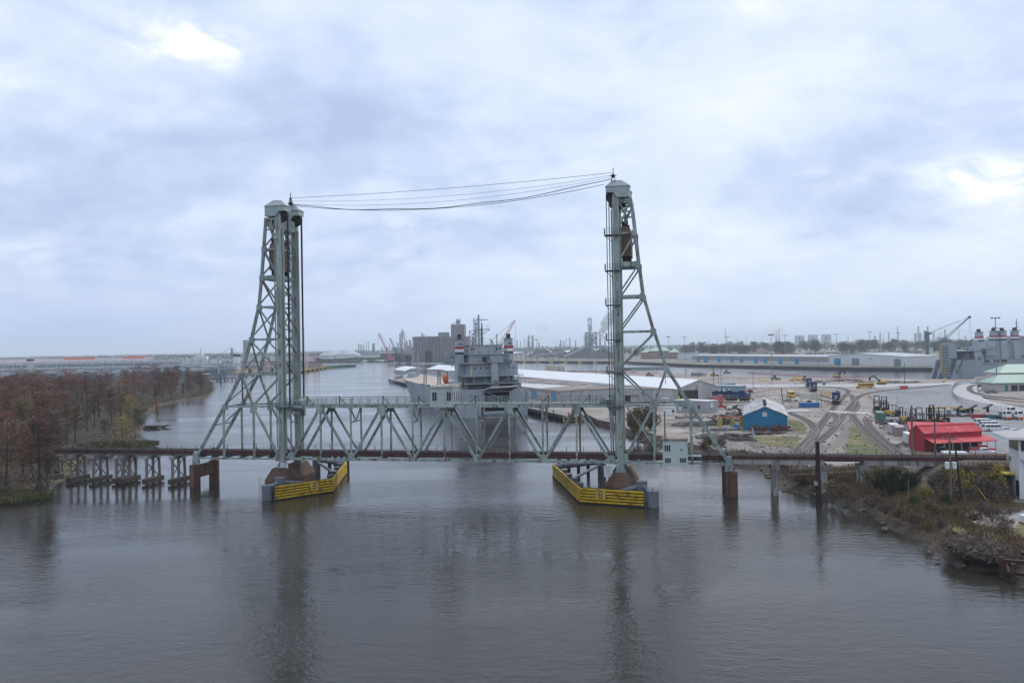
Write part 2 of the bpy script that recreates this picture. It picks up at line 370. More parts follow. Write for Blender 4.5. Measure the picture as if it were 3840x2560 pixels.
# ---- far shore behind the canal, out to the horizon
FZ = 3.0
far_edge = [Vector((-445, 1800, 0)), Vector((-255, 1690, 0)), Vector((-120, 1560, 0)), Vector((3, 1390, 0)), Vector((168, 1215, 0)), Vector((225, 965, 0)), Vector((334, 770, 0)), Vector((380, 722, 0)), Vector((720, 660, 0)), Vector((4000, 500, 0))]
far_top = [Vector((p.x, p.y, FZ)) for p in [Vector((-FAR + 500, 2300, 0)), Vector((-900, 2300, 0))] + far_edge + [Vector((FAR - 500, 500, 0)), Vector((FAR - 500, FAR - 500, 0)), Vector((-FAR + 500, FAR - 500, 0))]]
structure('far_ground', poly_sheet(MB(), far_top), m_far)
mb = MB()
for a, b in zip(far_edge[:-1], far_edge[1:]): mb.quad((a.x, a.y, -2), (b.x, b.y, -2), (b.x, b.y, FZ), (a.x, a.y, FZ))
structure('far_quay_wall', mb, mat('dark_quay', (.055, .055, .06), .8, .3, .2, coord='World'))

# ---- sheets laid on the yard
def rough_edge(pts, step=2.2, jit=.7):
    P = bezier(list(pts) + [pts[0]], 5); return [p + Vector((random.uniform(-jit, jit), random.uniform(-jit, jit), 0)) for p in densify(P, step, 0)][:-1]
def sheet(name, pts, m, dz):
    if m in (m_grass, m_drygrass): pts = rough_edge(pts)
    return structure(name, poly_sheet(MB(), [Vector((p[0], p[1], G + dz)) for p in pts]), m)
def gpl(*pp): return [gp(x, y, G) for x, y in pp]
# worn wheel tracks over the shell
def wheel_track(pp, w, m, dz):
    pts = bezier(gpl(*pp), 8); n = len(pts); Lf, Rt = [], []
    for i, p in enumerate(pts):
        t = pts[min(n - 1, i + 1)] - pts[max(0, i - 1)]; t.normalize(); q = Vector((-t.y, t.x, 0)) * w / 2 * random.uniform(.7, 1.25); Lf.append(p + q); Rt.append(p - q)
    structure('dirt_track', MB().add([(v.x, v.y, G + dz) for v in Lf + Rt], [(i, i + 1, n + i + 1, n + i) for i in range(n - 1)]), m)
m_rut = ground_material('muddy_rut', [((.20, .172, .15), .6, 0, 0), ((.12, .105, .095), .2, .5, .64), ((.30, .27, .24), .3, .55, .7)], bump=.4)
for i_, (pp, w_) in enumerate((([(2340, 1528), (2480, 1530), (2620, 1560), (2740, 1556), (2800, 1545)], 5), ([(2560, 1625), (2660, 1612), (2740, 1625), (2800, 1640), (2860, 1690)], 4), ([(2700, 1520), (2800, 1480), (2900, 1460), (3020, 1448)], 5), ([(2620, 1470), (2760, 1460), (2950, 1465), (3060, 1500)], 4), ([(2990, 1710), (3080, 1680), (3150, 1660), (3180, 1620), (3175, 1570)], 5), ([(3070, 1720), (3160, 1700), (3190, 1712)], 4), ([(2400, 1560), (2460, 1590), (2560, 1600), (2640, 1590)], 4), ([(2960, 1452), (3100, 1447), (3230, 1445)], 4), ([(2760, 1690), (2880, 1695), (2960, 1690), (3000, 1660)], 4))):
    wheel_track(pp, w_, m_rut, .012 + .0013 * i_)
# asphalt lot on the right
lot = bezier(gpl((3250, 1458), (3330, 1452), (3420, 1448), (3560, 1444), (3610, 1452), (3580, 1470), (3570, 1490), (3600, 1512), (3680, 1532), (3760, 1545), (3900, 1556)), 6)
sheet('parking_lot', lot + gpl((4100, 1760), (3720, 1740), (3560, 1700), (3420, 1670), (3360, 1600), (3280, 1555), (3292, 1520), (3270, 1500), (3252, 1485)), m_asphalt, .04)
sheet('access_road', gpl((2560, 1452), (2760, 1440), (3300, 1441), (3620, 1432), (3900, 1420), (3900, 1428), (3600, 1442), (3300, 1452), (3200, 1449), (2800, 1452), (2640, 1462)), m_road, .03)
sheet('service_road', gpl((2950, 1536), (3010, 1534), (3140, 1541), (3262, 1546), (3272, 1556), (3140, 1549), (3000, 1543), (2950, 1546)), m_road, .16)
sheet('grass_field', gpl((2812, 1634), (2860, 1631), (2930, 1634), (3002, 1640), (2990, 1662), (2972, 1676), (2930, 1676), (2880, 1668), (2840, 1658)), m_grass, .03)
sheet('grass_verge', gpl((2952, 1572), (2985, 1575), (3012, 1584), (3025, 1604), (3018, 1622), (2992, 1626), (2972, 1610), (2962, 1592)), m_grass, .03)
sheet('grass_patch', gpl((3192, 1600), (3218, 1596), (3240, 1606), (3262, 1632), (3290, 1650), (3318, 1682), (3345, 1714), (3330, 1722), (3220, 1722), (3168, 1706), (3172, 1672), (3190, 1640), (3183, 1622)), m_grass, .03)
sheet('grass_island', gpl((3070, 1466), (3110, 1467), (3136, 1474), (3128, 1484), (3098, 1486), (3078, 1478)), m_drygrass, .03)
sheet('lower_lot', gpl((3640, 1906), (3760, 1902), (3960, 1898), (3980, 1945), (3840, 1958), (3760, 1932)), m_asphalt, .04)
sheet('river_lawn', gpl((3560, 1990), (3650, 2012), (3800, 2056), (3980, 2110), (4100, 1960), (3860, 1962), (3780, 1985), (3660, 1960)), m_grass, .03)
sheet('lawn_strip', gpl((3600, 1890), (3700, 1882), (3960, 1884), (3960, 1896), (3640, 1904)), m_grass, .035)
# ================================================================== BRIDGE
m_steel = mat('pale_green_steel', (.315, .39, .365), .55, .26, .3, wear=(.18, .115, .07), wear_amt=.34, wear_scale=1.1, streak=.5)
m_steel_dk = mat('weathered_green_steel', (.25, .31, .29), .6, .25, .5, wear=(.15, .09, .06), wear_amt=.30, wear_scale=.8, streak=.4)
m_steel_streak = mat('streaked_column_steel', (.37, .42, .37), .55, .22, .8, wear=(.19, .15, .07), wear_amt=.24, wear_scale=1.1, streak=.05)
m_roofgrey = mat('sheave_house_roof', (.34, .37, .38), .5, .1, .6)
m_rust = mat('rusty_counterweight', (.20, .125, .09), .85, .3, .7, wear=(.26, .18, .135), wear_amt=.35, streak=.2, bump=.3)
m_pier = mat('rust_brown_pier', (.125, .072, .05), .85, .25, .45, wear=(.045, .032, .027), wear_amt=.32, wear_scale=.35, streak=.16, bump=.3)
m_deck = mat('creosoted_deck', (.055, .032, .030), .85, .3, .8)
m_deckred = mat('red_brown_walk', (.075, .034, .031), .8, .35, .5)
m_rail = mat('worn_rail', (.20, .17, .16), .35, .2, 2, metal=.6)
m_dark = mat('near_black', (.022, .022, .024), .6, .3, 1)
m_rope = mat('greased_rope', (.028, .028, .034), .5, .2, 2)
m_yellow = mat('fender_yellow', (.56, .36, .018), .5, .1, .5, wear=(.20, .11, .03), wear_amt=.33, wear_scale=.9, coord='Object')
m_fdark = mat('fender_black', (.026, .02, .017), .8, .3, 1)
m_pipe = mat('grey_blue_pile', (.15, .165, .185), .55, .2, .9, wear=(.075, .08, .085), wear_amt=.3, streak=.3)
m_conc = mat('old_concrete', (.25, .225, .20), .85, .22, .6, wear=(.11, .095, .085), wear_amt=.3, streak=.25)
m_concl = mat('pale_concrete', (.36, .345, .33), .85, .18, .5, wear=(.16, .15, .14), wear_amt=.3, streak=.25)
m_timber = mat('dark_timber', (.06, .045, .038), .85, .3, .9, wear=(.11, .09, .075), wear_amt=.3)
m_glass = mat('dark_window', (.02, .025, .03), .08, .2, 1, spec=.6)
m_white = mat('white_paint', (.72, .73, .72), .5, .06, .5, wear=(.45, .43, .40), wear_amt=.16)
m_sign = mat('white_sign', (.75, .75, .75), .5, .03, 1)
m_ink = mat('sign_lettering', (.04, .04, .045), .6, .1, 1)
ZB = 6.07; HT = 11.316; PN = 6.96; WT = 5.806; ZT = ZB + HT; ZD = 7.5
def bridge_empty(name, label, cat, group=None): return thing(name, label, cat, (BC.x, BC.y, 0), -TH, group)

def lift_span():
    r = bridge_empty('lift_span', 'pale green riveted truss lift span carrying one railway track low over the river', 'bridge')
    S = [(i - 5) * PN for i in range(11)]
    for y in (0.0, WT):
        MB().hbeam((S[0] - .5, y, ZB + .3), (S[10] + .5, y, ZB + .3), .5, .55).build('bottom_chord', m_steel, r)
        MB().hbeam((S[0] - .3, y, ZT + .32), (S[10] + .3, y, ZT + .32), .6, .62).build('top_chord', m_steel, r)
        for i in range(11):
            s = S[i]
            top = i % 2 == 1
            if top:
                for d in (-1, 1): MB().hbeam((s + d * .45, y, ZT - .5), (s + d * (PN - .45), y, ZB + .8), .48, .52, (0, 1, 0)).build('diagonal', m_steel, r)
                MB().cbox((s, y, ZT - .33), (1.75, .56, .9)).add(*_gus(s, y, ZT - .78, 1.75, -.5, 1.0, .56)).build('gusset_plate', m_steel, r)
                MB().beam((s, y, ZT - .7), (s, y, ZB + .5), .36, .30, (0, 1, 0)).build('hanger', m_steel if not (y > 0 and i == 9) else mat('ochre_rust', (.26, .15, .06), .8, .3, .8, streak=.2), r)
                MB().add(*_gus(s, y, ZB + .02, .62, 1.15, .3, .54)).build('hanger_foot', m_steel, r)
            else:
                e = -1 if i == 0 else (1 if i == 10 else 0)
                MB().cbox((s, y, ZB + .60), (1.55, .58, 1.25)).add(*_gus(s, y, ZB + 1.22, 1.55, .35, .95, .58)).build('gusset_plate', m_steel, r)
                MB().beam((s, y, ZT), (s, y, ZB + .8), .34, .30, (0, 1, 0)).build('vertical_post', m_steel, r)
                MB().add(*_gus(s, y, ZT + .02, .95, -.75, .36, .5)).build('post_head', m_steel, r)
    for i in range(11):
        s = S[i]
        MB().beam((s, .2, ZB + .75), (s, WT - .2, ZB + .75), .35, .95).build('floor_beam', m_steel_dk, r)
        MB().beam((s, 0, ZT + .3), (s, WT, ZT + .3), .25, .4).build('top_strut', m_steel_dk, r)
        if i % 2 == 0:
            zb = ZT - 3.1
            MB().beam((s, 0, zb), (s, WT, zb), .22, .26).build('sway_strut', m_steel, r)
            for y in (0, WT): MB().beam((s, y, ZT - .1), (s, WT / 2, zb), .2, .24).build('sway_brace', m_steel, r)
        if i < 10:
            for a, b in ((0, WT), (WT, 0)): MB().beam((s, a, ZT + .35), (S[i + 1], b, ZT + .35), .16, .2).build('lateral_brace', m_steel_dk, r)
    for y in (1.9, WT - 1.9): MB().beam((S[0], y, ZB + 1.0), (S[10], y, ZB + 1.0), .3, .95).build('stringer', m_steel_dk, r)
    deck_run(r, S[0] - .8, S[10] + .8, -.05, WT + .05)
    # walkway on top
    MB().box(S[0] - .8, S[10] + .8, -.25, WT + .25, ZT + .66, ZT + .74).build('walkway', mat('walkway_plate', (.16, .17, .165), .8, .25, .6), r)
    for y, c in ((-.22, 1), (1.6, 2), (WT + .22, 1)):
        top_rail(r, S[0] - .6, S[10] + .6, y, ZT + .74, 1.25 if c == 1 else 1.45, 2.05 if c == 1 else 3.4, m_steel_dk)
    for s in (-31.5, -24, -14, -6, 6.5, 13, 22, 30.5):
        MB().beam((s, 1.4, ZT + .74), (s, 1.4, ZT + 2.5), .16).beam((s, 1.4, ZT + 2.2), (s + (1.4 if s < 0 else -1.4), 1.4, ZT + .8), .12).build('walkway_post', m_dark, r)
    # lifting machinery at the ends
    for e in (-1, 1):
        MB().box(e * 33.6 - 1, e * 33.6 + 1, .6, WT - .6, ZT + .75, ZT + 1.5).tube((e * 33.2, .4, ZT + 1.4), (e * 33.2, WT - .4, ZT + 1.4), .55, n=14).build('lifting_drum', m_steel_dk, r)
        MB().box(e * 34.9 - .45, e * 34.9 + .45, -.5, WT + .5, ZT - .9, ZT + .6).build('lifting_girder', m_steel_dk, r)
        for y in (-.45, WT + .45): MB().cbox((e * 35.0, y, ZT - 1.0), (.9, .8, 2.6)).build('rope_socket', m_steel, r)
        MB().beam((e * 35.2, -.05, ZB + .2), (e * 35.9, -.05, ZB + .2), .5, .6).build('shoe', m_steel, r)
    MB().cbox((3.62 * PN - PN * 5 + 9.6, .35, ZD + 1.25), (.9, .5, 1.1)).build('relay_cabinet', mat('relay_grey', (.42, .41, .42), .6, .1, 1), r)
    for k, c in ((-.28, (.42, .03, .03)), (.0, (.55, .55, .55)), (.28, (.02, .20, .14))):
        MB().lathe([(0, 0), (.13, .02), (.15, .3), (.13, .52), (0, .58)], (.75 + k * 1.3, -.42, ZB + .45), 8).build('navigation_lantern', mat('lantern_%d' % int(k * 100), c, .4, .1, 1), r)
    return r
def _gus(s, y, z, w0, dz, w1, t):
    a, b = w0 / 2, w1 / 2
    vs = [(s + x, y + q, z + h) for q in (-t / 2, t / 2) for x, h in ((-a, 0), (a, 0), (b, dz), (-b, dz))]
    return vs, [(0, 1, 2, 3), (7, 6, 5, 4), (0, 4, 5, 1), (1, 5, 6, 2), (2, 6, 7, 3), (3, 7, 4, 0)]
def deck_run(r, s0, s1, y0, y1, posts=True, hh=1.15):
    yc = (y0 + y1) / 2
    mb = MB(); n = int((s1 - s0) / .55)
    for k in range(n):
        s = s0 + (k + .5) * (s1 - s0) / n; w = 1.55 + (.25 if k % 6 == 0 else 0) + random.uniform(-.05, .05)
        mb.box(s - .13, s + .13, yc - w, yc + w, ZD - .02, ZD + .22)
    o = mb.build('ties', m_deck, r); o['kind'] = 'stuff'
    for d in (-1, 1):
        MB().box(s0, s1, yc + d * .75 - .04, yc + d * .75 + .04, ZD + .22, ZD + .40).build('rail', m_rail, r)
        MB().box(s0, s1, yc + d * 1.9 - .09, yc + d * 1.9 + .09, ZD - .12, ZD + .26).build('guard_timber', m_deckred, r)
        ye = y0 - .12 if d < 0 else y1 + .12
        MB().box(s0, s1, min(ye, yc + d * 1.78), max(ye, yc + d * 1.78), ZD - .20, ZD - .10).build('side_walk', m_deckred, r)
        MB().box(s0, s1, ye - .04, ye + .04, ZD - .42, ZD + .02).build('walk_fascia', m_deckred, r)
        if posts:
            mb = MB(); n = max(2, int((s1 - s0) / 3.5))
            for k in range(n + 1):
                s = s0 + k * (s1 - s0) / n; mb.beam((s, ye, ZD - .1), (s, ye, ZD + hh), .10)
            for h in (.55, 1.1): mb.beam((s0, ye, ZD + h * hh / 1.15), (s1, ye, ZD + h * hh / 1.15), .022)
            mb.build('hand_rail', m_dark, r)
def top_rail(r, s0, s1, y, z, h, step, m):
    mb = MB(); n = int((s1 - s0) / step)
    for k in range(n + 1): s = s0 + k * (s1 - s0) / n; mb.beam((s, y, z - .1), (s, y, z + h), .11)
    for f in (.5, 1.0): mb.beam((s0, y, z + h * f), (s1, y, z + h * f), .075)
    return mb.build('guard_rail', m, r)
lift_span()

def machinery_house():
    z0 = ZT + .1
    r = bridge_empty('machinery_house', 'small pale green cabin with shuttered windows sitting on the middle of the truss', 'cabin')
    x0, x1, y0, y1 = -2.75, 2.2, -.95, 4.1
    mw = mat('cabin_panel', (.47, .52, .48), .6, .12, .6, wear=(.30, .17, .10), wear_amt=.2, wear_scale=1.3, streak=.3)
    MB().box(x0, x1, y0, y1, z0, z0 + 4.1).build('wall', mw, r)
    MB().extrude([(x0 - .15, z0 + 4.12), (x1 + .25, z0 + 4.12), (x1 + .25, z0 + 4.75), (x0 - .15, z0 + 4.3)], 'y', y0 - .25, y1 + .25).build('roof', mat('cabin_roof', (.50, .44, .38), .8, .2, .8, wear=(.28, .17, .11), wear_amt=.3), r)
    MB().box(x0 - .12, x1 + .12, y0 - .12, y1 + .12, z0 - .12, z0 + .12).build('sill_beam', m_steel_dk, r)
    MB().box(x0 - .06, x1 + .06, y0 - .06, y0 + .01, z0 + 1.05, z0 + 1.18).build('panel_rail', mw, r)
    for a in (-2.2, .9):
        w = MB().box(a, a + .95, y0 - .05, y0 + .02, z0 + 1.4, z0 + 3.2).build('window', m_glass, r)
        MB().box(a - .08, a, y0 - .09, y0 + .02, z0 + 1.3, z0 + 3.3).box(a + .95, a + 1.03, y0 - .09, y0 + .02, z0 + 1.3, z0 + 3.3).box(a + .45, a + .5, y0 - .08, y0, z0 + 1.4, z0 + 3.2).build('frame', mw, w)
    for b in (-.4, 1.6, 3.0):
        w = MB().box(x1 - .02, x1 + .05, b, b + .8, z0 + 1.2, z0 + 3.3).build('window', m_glass, r)
        MB().box(x1, x1 + .1, b - .1, b, z0 + 1.1, z0 + 3.4).box(x1, x1 + .1, b + .8, b + .9, z0 + 1.1, z0 + 3.4).build('frame', m_white, w)
machinery_house()

REAR = [(39.6, 58.9), (40.9, 45.7), (41.65, 39.6), (43.6, 32.5), (46.0, 24.9), (50.3, 17.8), (57.7, 6.3)]
LEV = [58.9, 52.2, 46.0, 39.6, 32.5, 24.9, 17.8]
def rear_s(z):
    for (a, za), (b, zb) in zip(REAR[:-1], REAR[1:]):
        if zb <= z <= za: return a + (b - a) * (za - z) / (za - zb)
    return REAR[0][0]
YN, YF = -.55, 7.0
def tower(sg, label):
    r = bridge_empty('lift_tower', label, 'tower')
    P = lambda s, y, z: (sg * s, y, z)
    FS = 36.6
    for y in (YN, YF):
        # front column: a built-up box with flange strips
        MB().box(*sorted((sg * (FS - .54), sg * (FS + .54))), y - .46, y + .46, 4.55, 61.2).build('front_column', m_steel, r)
        MB().box(*sorted((sg * (FS - .60), sg * (FS - .34))), y - .53, y + .53, 4.9, 59.5).box(*sorted((sg * (FS + .34), sg * (FS + .60))), y - .53, y + .53, 4.9, 59.5).build('column_flange', m_steel_streak, r)
        MB().box(*sorted((sg * (FS - 1.0), sg * (FS - .70))), y + (.12 if y < 0 else -.42), y + (.42 if y < 0 else -.12), 7.6, 57).build('guide_rail', m_steel_streak, r)
        MB().cbox(P(FS, y, 5.0), (1.7, 1.35, 1.0)).build('column_shoe', m_steel_dk, r)
        for a, b in zip(REAR[:-1], REAR[1:]):
            MB().hbeam(P(a[0], y, a[1] + .2), P(b[0], y, b[1] - .1), .52, .6, (0, 1, 0)).build('rear_leg', m_steel, r)
        for z in LEV[1:]:
            h = .95 if z == LEV[2] else .4
            MB().hbeam(P(FS + .5, y, z), P(rear_s(z) - .2, y, z), .36, h).build('strut', m_steel, r)
            a = rear_s(z); MB().cbox(P(a - .1, y, z - .1), (1.0, .74, 1.25)).build('gusset_plate', m_steel, r)
        for k in range(5):
            MB().hbeam(P(rear_s(LEV[k]) - .3, y, LEV[k] - .7), P(FS + .5, y, LEV[k + 1] + .75), .31, .34, (0, 1, 0)).build('diagonal', m_steel, r)
        NS = 43.35
        MB().hbeam(P(FS + .5, y, LEV[5] - .8), P(NS, y, LEV[6] + .3), .36, .42, (0, 1, 0)).build('diagonal', m_steel, r)
        MB().hbeam(P(46.0, y, LEV[5]), P(NS, y, LEV[6]), .5, .6, (0, 1, 0)).build('knee_leg', m_steel, r)
        MB().hbeam(P(NS, y, LEV[6]), P(FS + .9, y, 7.0), .44, .5, (0, 1, 0)).build('knee_leg', m_steel, r)
        MB().cbox(P(NS, y, LEV[6] - .4), (1.3, .6, 2.0)).build('gusset_plate', m_steel, r)
        MB().cbox(P(FS + 1.0, y, 7.0), (1.1, .6, 2.2)).build('gusset_plate', m_steel, r)
        for s in (NS, 50.6):
            MB().beam(P(s, y, LEV[6]), P(s, y, 6.4), .42, .36, (0, 1, 0)).build('hanger', m_steel, r)
            MB().add(*_gus(sg * s, y, 6.1, .7, 1.2, .4, .5)).build('hanger_foot', m_steel, r)
        MB().hbeam(P(FS + .3, y, 6.35), P(57.2, y, 6.35), .36, .32).build('bottom_chord', m_steel, r)
        MB().add(*_gus(sg * 57.6, y, 4.9, 1.7, 2.9, .9, .7)).build('rear_shoe', m_steel, r)
        # top truss between leg heads
        zt = 58.3
        MB().beam(P(FS + .6, y, zt + .5), P(39.7, y, zt + .5), .5, .5).build('head_strut', m_steel, r)
        MB().beam(P(FS + .6, y, zt - 1.8), P(39.8, y, zt - 1.8), .3, .3).build('head_strut', m_steel, r)
        MB().beam(P(FS + .6, y, zt + .3), P(38.2, y, zt - 1.7), .26, .3, (0, 1, 0)).beam(P(38.2, y, zt - 1.7), P(39.7, y, zt + .3), .26, .3, (0, 1, 0)).build('head_brace', m_steel, r)
    # transverse frames: rear face crosses
    zs = LEV + [6.6]
    for k in range(len(zs) - 1):
        za, zb = zs[k], zs[k + 1]; a, b = rear_s(za), rear_s(max(zb, 6.35))
        if k < 6:
            MB().hbeam(P(a, YN, za - .4), P(b, YF, zb + .4), .26, .30, (0, 1, 0)).build('rear_brace', m_steel, r)
            MB().hbeam(P(a, YF, za - .4), P(b, YN, zb + .4), .26, .30, (0, 1, 0)).build('rear_brace', m_steel, r)
        else:
            zm = (za + zb) / 2 + 1.5; m = rear_s(zm)
            MB().beam(P(a, YN, za - .4), P(m, 3.2, zm), .26, .28).beam(P(a, YF, za - .4), P(m, 3.2, zm), .26, .28).beam(P(m, YN, zm), P(m, YF, zm), .26, .28).build('portal_brace', m_steel, r)
        MB().hbeam(P(a, YN, za), P(a, YF, za), .3, .9 if k == 2 else .36).build('rear_strut', m_steel, r)
    # front face
    zf = [58.0, 52.2, 46.0, 40.3, 34.6, 29.0, 23.4]
    for k in range(len(zf) - 1):
        za, zb = zf[k], zf[k + 1]
        MB().hbeam(P(FS, YN + .5, za - .3), P(FS, YF - .5, zb + .3), .24, .28, (1, 0, 0)).build('front_brace', m_steel_dk, r)
        MB().hbeam(P(FS, YF - .5, za - .3), P(FS, YN + .5, zb + .3), .24, .28, (1, 0, 0)).build('front_brace', m_steel_dk, r)
        MB().beam(P(FS, YN + .5, zb), P(FS, YF - .5, zb), .26, .8 if k == 1 else .34).build('front_strut', m_steel, r)
    MB().box(*sorted((sg * (FS - .5), sg * (FS - .2))), YN + .4, YF - .4, 56.6, 59.0).build('portal_girder', m_steel, r)
    MB().box(*sorted((sg * 39.5, sg * 39.9)), YN + .4, YF - .4, 57.4, 59.0).build('portal_girder', m_steel, r)
    # floor under the back span
    for s in (40.2, 43.35, 47, 50.6, 54, 57.0): MB().beam(P(s, YN + .3, 6.7), P(s, YF - .3, 6.7), .3, .8).build('floor_beam', m_steel_dk, r)
    for y in (1.9, WT - 1.9): MB().beam(P(35.4, y, 7.0), P(57.3, y, 7.0), .3, .9).build('stringer', m_steel_dk, r)
    deck_run(r, *sorted((sg * 35.5, sg * 57.4)), -.05, WT + .05)
    # sheave houses
    for y0, y1 in ((-1.4, 1.25), (5.25, 7.8)):
        x0, x1 = sorted((sg * 34.75, sg * 39.45)); xf, xb = sg * 34.75, sg * 39.45
        pr = [(xb, 59.3), (xb, 61.45), (xf, 61.45), (xf, 60.35), (sg * 36.2, 60.35), (sg * 37.0, 59.3)]
        h = MB().extrude(pr, 'y', y0, y1).build('sheave_house', mat('sheave_house_side', (.38, .44, .42), .5, .12, .8, wear=(.27, .13, .06), wear_amt=.12, wear_scale=.8), r)
        ym = (y0 + y1) / 2; a, b = x0 - .12, x1 + .12; c, d = y0 - .12, y1 + .12; ra, rb = sg * 36.1, sg * 37.9
        ra, rb = min(ra, rb), max(ra, rb)
        MB().add([(a, c, 61.45), (b, c, 61.45), (b, d, 61.45), (a, d, 61.45), (a, c, 61.55), (b, c, 61.55), (b, d, 61.55), (a, d, 61.55), (ra, ym, 63.0), (rb, ym, 62.85)],
                 [(0, 3, 2, 1), (0, 1, 5, 4), (1, 2, 6, 5), (2, 3, 7, 6), (3, 0, 4, 7), (4, 5, 9, 8), (5, 6, 9), (6, 7, 8, 9), (7, 4, 8)]).build('roof', m_roofgrey, h)
        MB().tube(P(36.4, ym - .45, 59.7), P(36.4, ym + .45, 59.7), 1.75, n=22).build('sheave', m_dark, r)
        mb = MB()
        for q in (-.5, -.17, .17, .5): mb.tube(P(34.72, ym + q * .7 + (.0), 59.7), P(34.72, (-.45 if y0 < 0 else WT + .45) + q * .6, ZT - .3), .062, n=5)
        mb.build('lift_ropes', m_rope, r)
        mb = MB()
        for q in (-.5, -.17, .17, .5): mb.tube(P(38.1, ym + q * .7, 59.3), P(38.4, ym + q * .7, 54.4), .06, n=5)
        mb.build('counterweight_ropes', m_rope, r)
    # ladder up the front column
    mb = MB(); lx = FS - .95 if sg > 0 else FS - 1.1; ly = YN + 2.1 if sg < 0 else YN - .85
    for q in (-.28, .28): mb.beam(P(lx + (0 if sg < 0 else q), ly + (q if sg < 0 else 0), 18.5), P(lx + (0 if sg < 0 else q), ly + (q if sg < 0 else 0), 58.5), .07)
    for k in range(80):
        z = 18.8 + k * .5; mb.beam(P(lx - (0 if sg < 0 else .28), ly - (.28 if sg < 0 else 0), z), P(lx + (0 if sg < 0 else .28), ly + (.28 if sg < 0 else 0), z), .04)
    mb.build('ladder', m_steel_dk, r)
    # access platforms
    plats = [(51.9, 1), (44.8, 1), (37.9, 1), (31.0, 1), (24.4, 1), (17.6, 1)] if sg > 0 else [(17.7, 0)]
    for z, cage in plats:
        a, b = sorted((sg * (FS - 2.3), sg * (FS + .9)))
        pm = mat('platform_grille', (.10, .115, .12), .7, .2, 1)
        pl = MB().box(a, b, YN - 1.35, YN - .55, z - .18, z).box(a, sg * (FS - .75) if sg > 0 else b, YN - .55, YN + 1.2, z - .18, z).build('platform', pm, r)
        mb = MB()
        n = 7
        for k in range(n): x = a + (b - a) * k / (n - 1); mb.beam((x, YN - 1.33, z), (x, YN - 1.33, z + 1.25), .06)
        for k in range(4): y = YN - 1.33 + k * .85; mb.beam((a, y, z), (a, y, z + 1.25), .06)
        for h in (.42, .84, 1.25): mb.beam((a, YN - 1.33, z + h), (b, YN - 1.33, z + h), .05).beam((a, YN - 1.33, z + h), (a, YN + 1.2, z + h), .05)
        mb.beam((b, YN - 1.33, z), (b, YN - 1.33, z + 1.25), .06)
        mb.beam((a + .1, YN - .9, z - .2), (sg * (FS - .6), YN - .5, z - 1.6), .1)
        mb.build('cage_rail', pm, pl)
    # conduits down the front
    mb = MB()
    for q in ((FS - 1.55, 1.5), (FS - 1.5, 2.2), (FS - .75, 3.4)): mb.tube(P(q[0], q[1], 18.8), P(q[0], q[1], 58), .055, n=5)
    for q in ((FS + .78, YN - .6), (FS + .95, YN - .55)): mb.tube(P(q[0], q[1], 9), P(q[0], q[1], 56), .07, n=5)
    mb.build('conduits', m_steel_dk, r)
    # pylon for the overhead wires
    tx = 36.2 if sg > 0 else 35.6
    mb = MB()
    zt0 = 62.2 if sg > 0 else 61.0; yy = 0.0 if sg > 0 else 3.2
    for dx, dy in ((-.5, -.5), (.5, -.5), (.5, .5), (-.5, .5)): mb.beam(P(tx + dx, yy + dy, zt0), P(tx + dx * .3, yy + dy * .3, zt0 + (2.0 if sg > 0 else 2.9)), .1)
    mb.beam(P(tx, yy, zt0 + 1.2), P(tx, yy, zt0 + (3.3 if sg > 0 else 4.0)), .14).beam(P(tx - .7, yy, zt0 + 1.7), P(tx + .7, yy, zt0 + 1.7), .12).beam(P(tx, yy - .7, zt0 + 1.7), P(tx, yy + .7, zt0 + 1.7), .12)
    mb.tube(P(tx, yy, zt0 + 1.3), P(tx, yy, zt0 + 1.9), .35, n=8)
    mb.build('wire_pylon', m_dark, r)
    return r
tl = tower(-1, 'pale green lift tower of crossed steel beside the wooded bank')
tr = tower(1, 'pale green lift tower with caged ladder platforms beside the rail yard')
for sg, lab in ((-1, 'rusty brown counterweight block hanging in the tower beside the wooded bank'), (1, 'rusty brown counterweight block hanging in the tower beside the rail yard')):
    r = bridge_empty('counterweight', lab, 'counterweight')
    z0, z1 = 47.7, 53.6
    x0, x1 = 37.35, 39.5
    pr = [(sg * x0, z0), (sg * x1, z0 - .5 + .5), (sg * (x1 + .0), z1 - 1.2), (sg * (x1 - .3), z1), (sg * (x0 + .15), z1), (sg * x0, z1 - .8)]
    MB().extrude(pr, 'y', .35, 6.1).build('block', m_rust, r)
    for y in (.9, 2.4, 3.9, 5.4): MB().box(*sorted((sg * (x0 + .3), sg * (x1 - .2))), y, y + .35, z0 - 1.15, z0).build('bottom_lug', m_dark, r)
    MB().box(*sorted((sg * (x0 + .2), sg * (x1 - .1))), .6, 5.8, z0 - 1.4, z0 - 1.1).build('bottom_plate', m_dark, r)
    for y in (-.0, 5.6): MB().box(*sorted((sg * (x0 + .35), sg * (x1 - .55))), y + .35, y + .9, z1, z1 + 1.1).build('hanger_lug', m_dark, r)
    for y in (.1, 5.9): MB().tube((sg * 38.4, y + .2, z1 + .6), (sg * 38.4, y + .2, z1 + 2.8), .22, n=8).build('rope_clevis', m_steel_dk, r)

